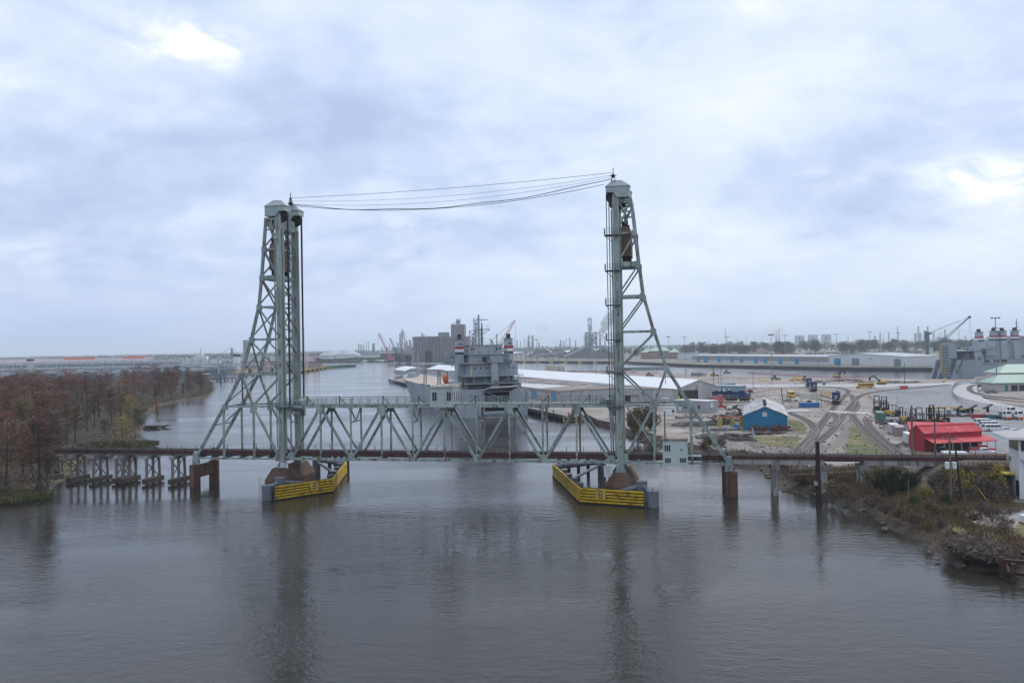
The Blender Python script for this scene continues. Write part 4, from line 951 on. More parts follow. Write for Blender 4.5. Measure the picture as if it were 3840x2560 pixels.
vp = [p for p in vp if math.sin(p[0] * .9) + math.sin(p[1] * 1.3 + p[0] * .4) > -.1]
o = obj('yellow_vines', leaf_mesh('yellow_vines', vp, .34, LM['yellow'], RNG, .7)); o['kind'] = 'stuff'; o['label'] = 'yellow leaved vines over the railway embankment'
# ---- bushes on the near bank
def bush_proto(kind, seed, n=1500):
    rg = np.random.default_rng(seed); P = []
    for k in range(14):
        a = rg.uniform(0, 6.28); q = rg.uniform(0, .75); c = np.array([math.cos(a) * q, math.sin(a) * q, rg.uniform(.35, .95 - .3 * q)]); m_ = n // 14
        g = rg.normal(size=(m_, 3)); g /= np.linalg.norm(g, axis=1, keepdims=True); P.append(c + g * rg.uniform(.5, 1.0, (m_, 1)) * rg.uniform(.22, .38))
    P = np.concatenate(P); P[:, 2] = np.maximum(P[:, 2], .03); return leaf_mesh('foliage', P, .105 if kind != 'brown' else .16, LM[kind], rg, .6 if kind != 'brown' else .14)
BUSH = {k: [bush_proto(k, 7 * i + j) for j in range(2)] for i, k in enumerate(('oak', 'olive', 'willow', 'brown', 'dry', 'reed', 'yellow', 'orange'))}
stem = MB()
for k in range(7): a = k * .9; stem.tube((0, 0, 0), (math.cos(a) * .45, math.sin(a) * .45, .75), .025, .01, 4, False)
stem_me = stem.mesh('stems', m_bark)
def bush(kind, px, py, w, h, label, group=None, z=1.6, name='bush'):
    p = gp(px, py, z); r = thing(name, label, 'bush', p, rd.uniform(0, 6.28), group, (w / 2, w / 2, h)); obj('foliage', rd.choice(BUSH[kind]), r); obj('stems', stem_me, r); return r
bush('oak', 3352, 1868, 6.5, 5.2, 'large dark green bush beside the viaduct abutment'); bush('oak', 3400, 1850, 5.5, 4.2, 'dark green bush leaning on the embankment foot')
bush('olive', 3290, 1850, 5.5, 4.4, 'brownish olive bush between the viaduct columns'); bush('willow', 3472, 1880, 3.6, 2.8, 'bright yellow green rounded bush beside the wooden poles')
bush('reed', 3430, 1908, 3.0, 2.0, 'small fresh green bush on the river bank'); bush('olive', 3490, 1935, 3.4, 2.4, 'olive bush in the weeds on the river bank')
bush('oak', 3550, 1900, 2.8, 2.2, 'round dark green bush between the two poles'); bush('reed', 3590, 1955, 2.6, 2.0, 'pale green bush in the tall dry weeds'); bush('yellow', 3405, 1828, 2.8, 3.0, 'yellow leaved bush in front of the dark green one')
bush('oak', 3735, 1850, 3.6, 1.8, 'dark green bush at the foot of the white control tower'); bush('olive', 3700, 1868, 3.0, 1.5, 'low olive bush at the embankment foot'); bush('oak', 3640, 1850, 3.0, 1.8, 'low dark green bush on the embankment foot')
for k, (px, py, w, h) in enumerate(((3160, 1870, 4.5, 2.6), (3200, 1885, 4.5, 2.4), (3235, 1862, 4.5, 2.8), (3120, 1850, 4, 2.0), (3275, 1905, 4, 2.2), (3320, 1930, 3.6, 2.0), (3370, 1945, 3.4, 1.8), (3420, 1965, 3.6, 1.9), (3060, 1825, 4.5, 2.0), (3010, 1815, 4, 1.8), (3680, 1940, 4, 2.4), (3720, 1955, 4.2, 2.3), (3640, 1965, 3.6, 1.9), (3770, 1975, 3.2, 1.6), (3530, 1985, 3, 1.6), (3480, 2000, 3, 1.8), (3760, 1990, 3, 1.3))):
    bush('brown' if k % 3 else 'dry', px, py, w, h, 'dead brown weed clump on the near river bank', 'dead weed clumps on the near bank', 1.2 if px < 3600 else G)
for px, py in ((2392, 1618), (2418, 1612), (2376, 1626), (2440, 1612)): bush('olive', px, py, 8, 7.5, 'olive bushes on the rubble shore behind the bridge', 'olive bushes behind the bridge', 1.8)
for px, py, w in ((2660, 1672, 5), (2700, 1680, 5), (2640, 1690, 4)): bush('dry' if px != 2660 else 'reed', px, py, w, 2.4, 'low dry bush on the bank below the yard fence', 'dry bushes below the yard fence', 1.6)
def bank_weeds(n, hh, kind, fa, fb, i0, i1, nm, lab):
    P = []
    for _ in range(n):
        i = rd.randrange(i0, i1); p = shd[i].lerp(insd[i], rd.uniform(fa, fb)); P.append((p.x + rd.uniform(-1.2, 1.2), p.y + rd.uniform(-1.2, 1.2), max(.3, min(G, -.4 + 2.5 * min(1, fb))) * rd.uniform(.6, 1.0) + rd.random() * hh))
    o = obj(nm, leaf_mesh(nm, P, hh * .9, LM[kind], RNG, .16, 0, [(rd.uniform(-.4, .4), rd.uniform(-.4, .4), 1) for _ in P])); o['kind'] = 'stuff'; o['label'] = lab
nb = len(shd)
bank_weeds(14000, .75, 'dry', .45, 1.7, 30, int(nb * .78), 'bank_weeds', 'tan dry weeds along the near river bank'); bank_weeds(9000, .6, 'brown', .3, 1.9, 30, int(nb * .8), 'bank_brush', 'brown dead brush along the near river bank')
bank_weeds(5000, .5, 'olive', .6, 2.0, 35, int(nb * .8), 'bank_greenery', 'green weeds along the near river bank')
mead_in = [gp(x, y, 0) for x, y in ((2965, 1800), (3060, 1790), (3240, 1782), (3330, 1778), (3420, 1800), (3560, 1862), (3640, 1904), (3760, 1931), (3850, 1958), (3790, 1982), (3660, 1962), (3572, 1992), (3660, 2018), (3800, 2060), (3960, 2112))]
mead = [p for p in insd if 92 < p.y < 172]; mead = [Vector((p.x, p.y, G + .02)) for p in mead] + [Vector((p.x, p.y, G + .02)) for p in mead_in]
structure('bank_meadow', poly_sheet(MB(), mead), ground_material('weedy_meadow', [((.12, .095, .052), .6, 0, 0), ((.07, .088, .032), .12, .44, .58), ((.17, .125, .075), .3, .56, .7)], bump=.9))
def inpoly(x, y, P):
    c = False; j = len(P) - 1
    for i in range(len(P)):
        if (P[i].y > y) != (P[j].y > y) and x < (P[j].x - P[i].x) * (y - P[i].y) / (P[j].y - P[i].y) + P[i].x: c = not c
        j = i
    return c
mx = [p.x for p in mead]; my_ = [p.y for p in mead]
for kind, n_, hh, lab in (('dry', 8000, .9, 'tan dry weeds over the near river meadow'), ('brown', 5500, 1.0, 'brown dead brush over the near river meadow'), ('reed', 8000, .7, 'fresh green weeds over the near river meadow'), ('olive', 8000, .8, 'olive green weeds over the near river meadow'), ('orange', 1500, .9, 'rusty weed heads over the near river meadow')):
    P = []
    while len(P) < n_:
        x, y = rd.uniform(min(mx), max(mx)), rd.uniform(min(my_), max(my_))
        if inpoly(x, y, mead) and math.sin(x * .7 + len(kind)) * math.cos(y * .45 + len(kind) * 2) > -.35: P.append((x, y, G + rd.random() ** 1.5 * hh))
    o = obj('meadow_weeds', leaf_mesh('meadow_weeds', P, hh * .62, LM[kind], RNG, .2, 0, [(rd.uniform(-.4, .4), rd.uniform(-.4, .4), 1) for _ in P])); o['kind'] = 'stuff'; o['label'] = lab
# rocks at the waterline
rk = []
for j in range(4):
    bm = bmesh.new(); bmesh.ops.create_icosphere(bm, subdivisions=1, radius=1)
    for v in bm.verts: v.co *= rd.uniform(.65, 1.25); v.co.z *= .6
    me = bpy.data.meshes.new('rock'); bm.to_mesh(me); bm.free(); me.materials.append(mat('bank_rock', (.15, .125, .105), .9, .35, .9, rnd=.35)); rk.append(me)
for k in range(150):
    i = rd.randrange(28, nb - 2); p = shd[i].lerp(insd[i], rd.uniform(-.05, .35)); o = obj('rock', rd.choice(rk), None, (p.x, p.y, rd.uniform(-.1, .5)), rd.random() * 6); s = rd.uniform(.15, .6); o.scale = (s * 1.3, s, s)
    tag(o, 'grey brown broken rock at the water edge of the yard bank', 'rock', 'rocks along the yard bank')
# brush pile
c = gp(3672, 2062, 1.7); r = thing('brush_pile', 'big heap of dark dead branches dumped on the near bank', 'brush pile', c)
bm = bmesh.new(); bmesh.ops.create_icosphere(bm, subdivisions=4, radius=1)
for v in bm.verts: v.co = Vector((v.co.x * 3.2, v.co.y * 4.6, v.co.z * 1.05)) * (1 + .22 * math.sin(v.co.x * 5) * math.cos(v.co.y * 4) + rd.uniform(-.12, .12))
me = bpy.data.meshes.new('mound'); bm.to_mesh(me); bm.free(); me.materials.append(mat('mound_earth', (.045, .034, .027), .95, .5, 1.5, bump=1)); obj('mound', me, r)
mb = MB()
for k in range(2400):
    a = rd.random() * 6.28; el_ = rd.uniform(0, 1.3); q = Vector((3.3 * math.cos(a) * math.cos(el_), 4.7 * math.sin(a) * math.cos(el_), 1.1 * math.sin(el_))) * rd.uniform(.95, 1.18); t = Vector((rd.uniform(-1, 1), rd.uniform(-1, 1), rd.uniform(-.3, .5))) * rd.uniform(.3, 1.2); mb.tube(q - t, q + t, rd.uniform(.025, .085), .015, 3, False)
mb.build('branches', mat('dead_branches', (.135, .105, .085), .9, .7, 1.8), r)
# rusty dolphin at the picture's near corner
r = thing('rusty_mooring_frame', 'rusty steel beam frame on piles standing off the near bank', 'mooring frame', gp(3765, 2165, 0), -.5)
mr2 = mat('flaking_rust', (.085, .045, .035), .8, .4, .8, wear=(.03, .02, .02), wear_amt=.4)
for k, (x, y) in enumerate(((-.2, 0), (.9, -1.3), (5.5, .6), (5.6, -1.2))): MB().box(x - .25, x + .25, y - .2, y + .2, -3, 2.6 if k == 0 else 2.2).build('pile', mr2, r)
MB().beam((0, .3, 2.0), (9, .3, 2.3), .4, .5).build('beam', mr2, r); MB().beam((.9, -1.3, 1.0), (9, -1.2, 1.2), .4, .45).build('beam', mr2, r)
MB().beam((.5, -1.5, 1.0), (.2, .5, 1.9), .3, .4).build('cross_beam', mr2, r); MB().beam((5.5, -1.4, 1.2), (5.5, .6, 2.0), .3, .4).build('cross_beam', mr2, r)
for x in (3.2, 4.3): MB().tube((x, .3, 2.2), (x, .3, 2.75), .22, n=10).build('bollard', m_dark, r)
# ================================================================== SHIPS, WHARF, WAREHOUSES
m_hull = mat('navy_grey_hull', (.36, .40, .43), .5, .1, .05, wear=(.20, .20, .20), wear_amt=.16, wear_scale=.12, streak=.3)
m_house = mat('navy_grey_house', (.325, .37, .395), .5, .12, .2, wear=(.18, .17, .16), wear_amt=.14, wear_scale=.3, streak=.3)
m_house_dk = mat('dark_grey_gear', (.15, .18, .195), .6, .25, .5)  # dark grey for deck gear, rails, canopies and fittings
m_tan = mat('tan_deck_paint', (.42, .36, .29), .8, .15, .15)
m_red = mat('signal_red', (.36, .035, .04), .5, .1, .5); m_navy = mat('navy_band', (.03, .038, .06), .5, .1, .5)
m_orange = mat('rescue_orange', (.62, .13, .03), .45, .08, .5); m_boot = mat('boot_topping', (.11, .125, .14), .6, .2, .2)
m_doorblue = mat('door_blue', (.05, .26, .47), .5, .12, .4); m_soot_shade = mat('soot_and_shade', (.055, .04, .035), .8, .3, 1)  # soot black, also painted as shade inside doorways and bays
def text_mesh(txt, size, m, name='lettering'):
    cu = bpy.data.curves.new(name, 'FONT'); cu.body = txt; cu.size = size; cu.align_x = 'CENTER'; cu.resolution_u = 2
    o = bpy.data.objects.new(name, cu); COL.objects.link(o); dg = bpy.context.evaluated_depsgraph_get(); me = bpy.data.meshes.new_from_object(o.evaluated_get(dg)); bpy.data.objects.remove(o); bpy.data.curves.remove(cu)
    me.materials.clear(); me.materials.append(m); me.name = name; return me
def text(parent, txt, size, loc, rot, m, name='lettering'):
    o = obj(name, text_mesh(txt, size, m, name), parent, loc); o.rotation_euler = rot; return o
def hull(r, ST, m, boot=True):
    """ST rows: y, deck half-breadth, waterline half-breadth, deck height"""
    vs = []; K = 5
    for y, bd, bwl, zt in ST:
        for k in range(K):
            t = k / (K - 1); z = -2 + (zt + 2) * t; b = bwl + (bd - bwl) * max(0, (z / zt)) ** 1.3 if z > 0 else bwl * .97
            vs.append((-b, y + 0, z)); vs.append((b, y, z))
    n = len(ST); fs = []
    for i in range(n - 1):
        for k in range(K - 1):
            for q in (0, 1):
                a = i * 2 * K + k * 2 + q; b = a + 2; c = (i + 1) * 2 * K + k * 2 + q; fs.append((a, c, c + 2, b) if q else (a, b, c + 2, c))
    MB().add(vs, fs).build('hull', m, r, True)
    dk = MB()
    for i in range(n - 1):
        (y0, b0, _, z0), (y1, b1, _, z1) = ST[i], ST[i + 1]; dk.quad((-b0 + .1, y0, z0 - .9), (b0 - .1, y0, z0 - .9), (b1 - .1, y1, z1 - .9), (-b1 + .1, y1, z1 - .9))
    return dk
def funnel(r, x, y, z0, z1, w, d, sc=1.0):
    f = MB().add([(x + sx * w / 2 * k, y + sy * d / 2 * k2, z) for z, k, k2 in ((z0, 1.12, 1.08), (z1, .84, .85)) for sx, sy in ((-1, -1), (1, -1), (1, 1), (-1, 1))], [(0, 3, 2, 1), (4, 5, 6, 7), (0, 1, 5, 4), (1, 2, 6, 5), (2, 3, 7, 6), (3, 0, 4, 7)]).build('funnel', m_hull, r)
    hgt = z1 - z0
    for a, b, m in ((z1 - 4.4 * sc, z1 - 3.2 * sc, m_red), (z1 - 5.7 * sc, z1 - 4.4 * sc, m_white), (z1 - 6.8 * sc, z1 - 5.7 * sc, m_navy)):
        k = lambda z: (1.12 + (.84 - 1.12) * (z - z0) / hgt, 1.08 + (.85 - 1.08) * (z - z0) / hgt)
        MB().add([(x + sx * (w / 2 * k(z)[0] + .03), y + sy * (d / 2 * k(z)[1] + .03), z) for z in (a, b) for sx, sy in ((-1, -1), (1, -1), (1, 1), (-1, 1))], [(0, 3, 2, 1), (4, 5, 6, 7), (0, 1, 5, 4), (1, 2, 6, 5), (2, 3, 7, 6), (3, 0, 4, 7)]).build('band', m, f)
    MB().cbox((x, y, z1 + .05), (w * 1.25, d * 1.05, .16)).build('cap_platform', m_house_dk, f)
    MB().cbox((x, y - .2, z1 + 1.1), (w * .40, d * .45, 2.1)).build('uptake', m_soot_shade, f)
    MB().cbox((x, y - d * .43, z1 - 2.3), (w * .62, .12, 1.1)).build('louvre', m_house_dk, f)
    return f
def rails(name, pts, m, r, h=1.1, step=1.6):
    mb = MB()
    for a, b in zip(pts[:-1], pts[1:]):
        a, b = Vector(a), Vector(b); n = max(1, int((b - a).length / step))
        for k in range(n + 1): p = a.lerp(b, k / n); mb.beam(p, p + Vector((0, 0, h)), .06)
        for q in (.5, 1): mb.beam(a + Vector((0, 0, h * q)), b + Vector((0, 0, h * q)), .05)
    return mb.build(name, m, r)
SHIP0 = Vector((-6.7, 338, 0)); SHIP_RZ = math.atan2(-WDIR.x, WDIR.y)
def cargo_ship():
    r = thing('cargo_ship', 'grey roll-on cargo ship with twin banded funnels moored stern first behind the bridge', 'ship', SHIP0, SHIP_RZ)
    ST = [(0, 13.6, 13.0, 12.0), (6, 14, 13.8, 12.0), (29, 14, 14, 12.0), (30, 14, 14, 10.3), (70, 14, 14, 10.3), (110, 14, 13.6, 10.8), (138, 13.8, 10.2, 11.6), (156, 11.6, 6.2, 12.6), (170, 7.8, 2.6, 13.4), (180, 3.8, .6, 14.0), (187, .5, .12, 14.6)]
    dk = hull(r, ST, m_hull); dk.build('weather_deck', m_tan, r)
    # transom with the open stern door
    MB().box(-13.5, -5.6, -.15, .1, -2, 12).build('transom', m_hull, r); MB().box(5.4, 13.5, -.15, .1, -2, 12).build('transom', m_hull, r)
    MB().box(-5.6, 5.4, -.15, .1, -2, 2.6).build('transom', m_hull, r); MB().box(-5.6, 5.4, -.15, .1, 10.6, 12).build('transom', m_hull, r)
    MB().add([(-5.6, 0, 2.6), (5.4, 0, 2.6), (5.4, 24, 2.6), (-5.6, 24, 2.6), (-5.6, 0, 10.6), (5.4, 0, 10.6), (5.4, 24, 10.6), (-5.6, 24, 10.6)], [(0, 1, 2, 3), (7, 6, 5, 4), (1, 5, 6, 2), (2, 6, 7, 3), (3, 7, 4, 0)]).build('vehicle_bay', m_soot_shade, r)  # bay interior coloured near-black to carry the shade inside
    MB().add([(-6.6, -.2, 11.0), (6.4, -.2, 11.0), (7.4, -6.0, 12.6), (-4.6, -6.0, 12.3), (-6.6, -.2, 11.4), (6.4, -.2, 11.4), (7.4, -6.0, 13.0), (-4.6, -6.0, 12.7)], [(0, 1, 2, 3), (7, 6, 5, 4), (0, 4, 5, 1), (1, 5, 6, 2), (2, 6, 7, 3), (3, 7, 4, 0)]).build('stern_ramp', mat('ramp_underside', (.17, .135, .11), .8, .35, .5), r)
    MB().beam((-6.6, -.3, 11.5), (-4.6, -6.1, 13.0), .35, .5).build('ramp_edge', m_hull, r); MB().beam((-4.7, -6.1, 12.9), (7.6, -6.1, 13.2), .3, .4).build('ramp_edge', m_white, r)
    MB().box(-6.2, 6.0, -5.5, -.15, .6, 1.5).build('ramp_platform', m_house_dk, r); MB().box(-7, 7, -7, -1, .1, .6).build('ramp_pontoon', mat('pontoon_tan', (.33, .26, .2), .8, .2, .4), r)
    t_ = text(r, 'CAPE TAYLOR', 1.05, (-9.4, -.19, 8.9), (math.pi / 2, 0, 0), m_navy)
    # port quarter block
    MB().box(-14.02, -10.2, 9, 30, 10.5, 14.6).build('quarter_house', m_hull, r); MB().box(10.2, 14.02, 9, 30, 10.5, 14.6).build('quarter_house', m_hull, r)
    MB().box(-14.06, -13.9, 2.2, 4.4, 12.3, 15.0).build('door', m_soot_shade, r)
    # tiers
    MB().box(-13.6, 13.6, 1.5, 30, 14.1, 14.35).build('deck_edge', m_house, r)
    MB().box(-10.5, 10.5, 10, 29, 10.5, 17.2).build('deck_house', m_house_dk, r)
    MB().box(-13.0, 13.4, 3.5, 29.5, 17.2, 17.5).build('deck_edge', m_house, r)
    for x in (-9, -4, 1, 6, 11): MB().beam((x, 4, 14.3), (x, 4, 17.3), .22).build('stanchion', m_house, r)
    MB().box(-9.5, 12.2, 8, 28.5, 17.5, 22.6).build('deck_house', m_house, r)
    for x in (1.0, 2.0, 3.0): MB().box(x, x + .7, 7.9, 8.02, 17.7, 19.9).build('door', m_doorblue, r)
    for x in (-7.5, -5, -2.5, 8, 10): MB().box(x, x + .6, 7.92, 8.02, 20.2, 20.9).build('port_light', m_glass, r)
    MB().box(-12.2, 9.0, 6.5, 28.8, 22.6, 22.85).build('deck_edge', m_house, r); MB().box(-3.6, 3.4, 6.4, 6.52, 22.86, 23.25).build('deck_trim', m_orange, r)
    MB().box(-8.5, 9.5, 11, 28, 22.85, 26.5).build('deck_house', m_house, r); MB().box(-3, 3, 10.9, 11.02, 23.2, 25.6).build('shelter_opening', m_soot_shade, r)  # shelter opening is a black panel painting the shade within
    MB().box(-10, 10, 10, 28.5, 26.5, 26.75).build('deck_edge', m_house, r)
    MB().box(-8, 7.5, 15, 27, 26.75, 30.5).build('wheel_house', m_house, r)
    for x in (-7, -5.6, 4.5, 6): MB().box(x, x + .8, 14.9, 15.02, 28.4, 29.4).build('window', m_glass, r)
    MB().box(-8.04, -7.96, 17, 25.5, 28.4, 29.5).build('window', m_glass, r)
    MB().add([(-8, 23, 26.6), (-8, 26.5, 26.6), (-8, 26.5, 23.5), (-8, 23, 23.5), (-16, 23, 26.0), (-16, 26.5, 26.0), (-16, 26.5, 25.2), (-16, 23, 25.2)], [(0, 1, 5, 4), (3, 7, 6, 2), (0, 4, 7, 3), (1, 2, 6, 5), (4, 5, 6, 7)]).build('bridge_wing', m_house, r)
    MB().box(-16.2, -13.4, 22.8, 26.7, 26.0, 27.9).build('wing_cab', m_hull, r); MB().box(-8.6, 8, 14.6, 27.4, 30.5, 30.7).build('monkey_deck', m_house_dk, r)
    for k, pts in enumerate(([(-8, 14.8, 30.7), (8, 14.8, 30.7)], [(-13, 3.6, 17.5), (13, 3.6, 17.5)], [(-12, 6.6, 22.85), (-3.8, 6.6, 22.85)], [(-13.4, 1.6, 14.35), (13.4, 1.6, 14.35)], [(-10, 10.1, 26.75), (10, 10.1, 26.75)], [(-13.4, .1, 12), (-6, .1, 12)])): rails('guard_rail', pts, m_house_dk, r)
    for a, b in (((-6.5, 9.5, 22.9), (-5.2, 13.5, 26.7)), ((-9.6, 5.5, 17.6), (-8.8, 8.0, 22.8)), ((-5.6, 13.2, 26.8), (-4.6, 14.8, 30.4))):
        MB().beam(a, b, .7, .12).build('ladder', mat('ladder_buff', (.42, .38, .20), .7, .1, 1), r)
    for p in ((-5, 8.2, 18.7), (-9.0, 6.4, 23.5), (-3.0, 14.6, 27.6), (7.5, 9, 27.2), (-7.5, 3.3, 15.2)): MB().lathe([(.35, -.12), (.5, 0), (.35, .12), (.22, 0), (.35, -.12)], p, 10).build('life_ring', m_orange, r)
    # kingpost crane on the centreline
    MB().add([(x * k + .4, y * k + 5, z) for z, k in ((12.2, 1.35), (23.0, 1.0)) for x, y in ((-1.3, -1.2), (1.3, -1.2), (1.3, 1.2), (-1.3, 1.2))], [(0, 3, 2, 1), (4, 5, 6, 7), (0, 1, 5, 4), (1, 2, 6, 5), (2, 3, 7, 6), (3, 0, 4, 7)]).build('crane_post', m_hull, r)
    MB().box(-1.8, 4.2, 3.4, 7.4, 23.0, 25.6).build('crane_house', m_house, r); MB().beam((3.5, 5, 24.5), (8.6, 6.4, 23.2), 1.4, 1.2).build('crane_jib', m_house_dk, r); MB().box(-2.6, -1.6, 4, 6, 24.4, 26.2).build('crane_winch', m_house_dk, r)
    mb = MB()
    for k in range(26):
        x = random.uniform(-9, 10); y = random.uniform(1.8, 6.5); mb.cbox((x, y, 14.4 + random.uniform(.2, .7)), (random.uniform(.4, 1.6), random.uniform(.4, 1.3), random.uniform(.5, 1.5)))
    for k in range(22): x = random.uniform(-9, 11); mb.tube((x, 3, 14.5), (x + random.uniform(-2, 2), 4, 14.5 + random.uniform(1, 3)), .12, n=5)
    mb.build('winches', m_house_dk, r)
    mb = MB()
    for k in range(30): x = random.uniform(-2, 10); y = random.uniform(7, 12); mb.beam((x, y, 22.9), (x + random.uniform(-2.5, 2.5), y, 22.9 + random.uniform(.8, 4)), .14)
    mb.build('rigging', m_house_dk, r)
    funnel(r, -11.2, 19, 14.4, 33.4, 3.1, 5.2); funnel(r, 11.6, 19, 14.4, 33.4, 3.1, 5.2)
    # mast
    mb = MB().tube((-.6, 20, 30.6), (-.6, 20, 38.5), .55, .35, 8).tube((-.6, 20, 38.5), (-.6, 20, 42.6), .16, .1, 6)
    mb.beam((-4.4, 20, 37.6), (3.2, 20, 37.6), .3, .35).beam((-4.4, 20, 37.4), (-.6, 20, 35.0), .2).beam((3.2, 20, 37.4), (-.6, 20, 35.0), .2).beam((-2.4, 20, 42.0), (2.6, 20, 42.0), .18, .3)
    for x in (-4.2, -3.0, 2.0, 3.0): mb.beam((x, 20, 37.6), (x, 20, 40.2 - abs(x) * .2), .12)
    for k in range(18): mb.beam((-.6 + random.uniform(-2.6, 1.6), 20, 31 + k * .35), (-.6 + random.uniform(-1.4, 1.4), 20, 31.5 + k * .35), .1)
    mb.tube((-3.6, 19, 40), (-3.6, 19, 40.6), .5, n=8); mb.build('mast', m_house_dk, r)
    MB().tube((-.1, 26, 30.6), (-.1, 26, 44.5), .45, .4, 8).build('aft_mast', m_house, r)
    for x, y, z in ((-6.3, 17, 33.2), (2.6, 17, 33.2)): MB().lathe([(0, .55), (.4, .4), (.55, 0), (.4, -.4), (.12, -.5), (.1, -2.6)], (x, y, z), 10).build('radome', m_white, r)
    # boats
    lb = MB().lathe([(0, -1.6), (.7, -1.3), (1.15, -.2), (1.15, .9), (.8, 1.7), (0, 2.1)], (0, 0, 0), 12).build('lifeboat', m_orange, r); lb.scale = (1.05, 2.6, 1.3); lb.location = (-13.6, 36, 15.0)
    MB().beam((-13.2, 33.5, 12), (-13.4, 33.6, 18.4), .3).beam((-13.4, 33.6, 18.4), (-14.6, 34, 18.9), .25).build('davit', m_dark, r)
    wb = MB().lathe([(0, -.8), (.8, -.6), (1.1, .2), (1.0, .7), (0, .9)], (0, 0, 0), 10).build('workboat', m_white, r); wb.scale = (1.1, 2.2, 1.0); wb.location = (-12.2, 47, 12.2)
    # fore deck gear
    for y in (78, 112):
        mb = MB()
        for dx, dy in ((-.7, -.7), (.7, -.7), (.7, .7), (-.7, .7)): mb.beam((-7 + dx, y + dy, 9.5), (-7 + dx * .7, y + dy * .7, 17.8), .22)
        for k in range(6): z = 10.5 + k * 1.3; mb.beam((-7.7, y - .7, z), (-6.3, y - .7, z + 1.2), .14).beam((-6.3, y - .7, z), (-7.7, y - .7, z + 1.2), .14)
        mb.beam((-7, y, 17.8), (4, y + 1, 17.4), .35).build('cargo_mast', mat('rust_grey_gear', (.20, .16, .15), .7, .3, .5), r)
    MB().tube((0, 166, 12.5), (0, 166, 26), .75, .5, 10).beam((-2.4, 166, 22.6), (2.4, 166, 22.6), .3).tube((0, 166, 26), (0, 166, 29.5), .12, n=5).build('fore_mast', m_house, r)
    MB().box(-6.5, -2.5, 158, 166, 11.7, 14.6).build('bow_locker', m_hull, r)
    mb = MB()
    for k in range(22): y = 36 + k * 4.6; mb.cbox((-13.2, y, 10.2), (.9, random.uniform(1, 3), random.uniform(.8, 2.0)))
    mb.build('deck_gear', m_house_dk, r)
    mb = MB()
    for k in range(7): mb.cbox((-9.6 + random.uniform(-1, 1), 40 + k * 5.2, 10.4), (2.2, 4.6, 1.3))
    mb.build('deck_cargo', mat('canvas_grey', (.34, .33, .32), .8, .25, .4), r)
    MB().box(-14.05, -13.9, 66, 69, 5.0, 7.4).build('side_port', m_soot_shade, r)
    # mooring lines ashore
    mb = MB()
    for a, b in (((-8, -.3, 12.2), (19, -26, 2.2)), ((9, -.3, 12.2), (20, -16, 2.2)), ((9.5, -.3, 12.0), (17, -7, 2.4)), ((12, 0, 12.4), (21, -2, 2.2))):
        a, b = Vector(a), Vector(b); mb.path([a.lerp(b, t / 8) - Vector((0, 0, 1.2 * 4 * (t / 8) * (1 - t / 8))) for t in range(9)], .09, 4)
    mb.build('mooring_lines', mat('pale_rope', (.38, .45, .45), .8, .1, 1), r)
    return r
cargo_ship()

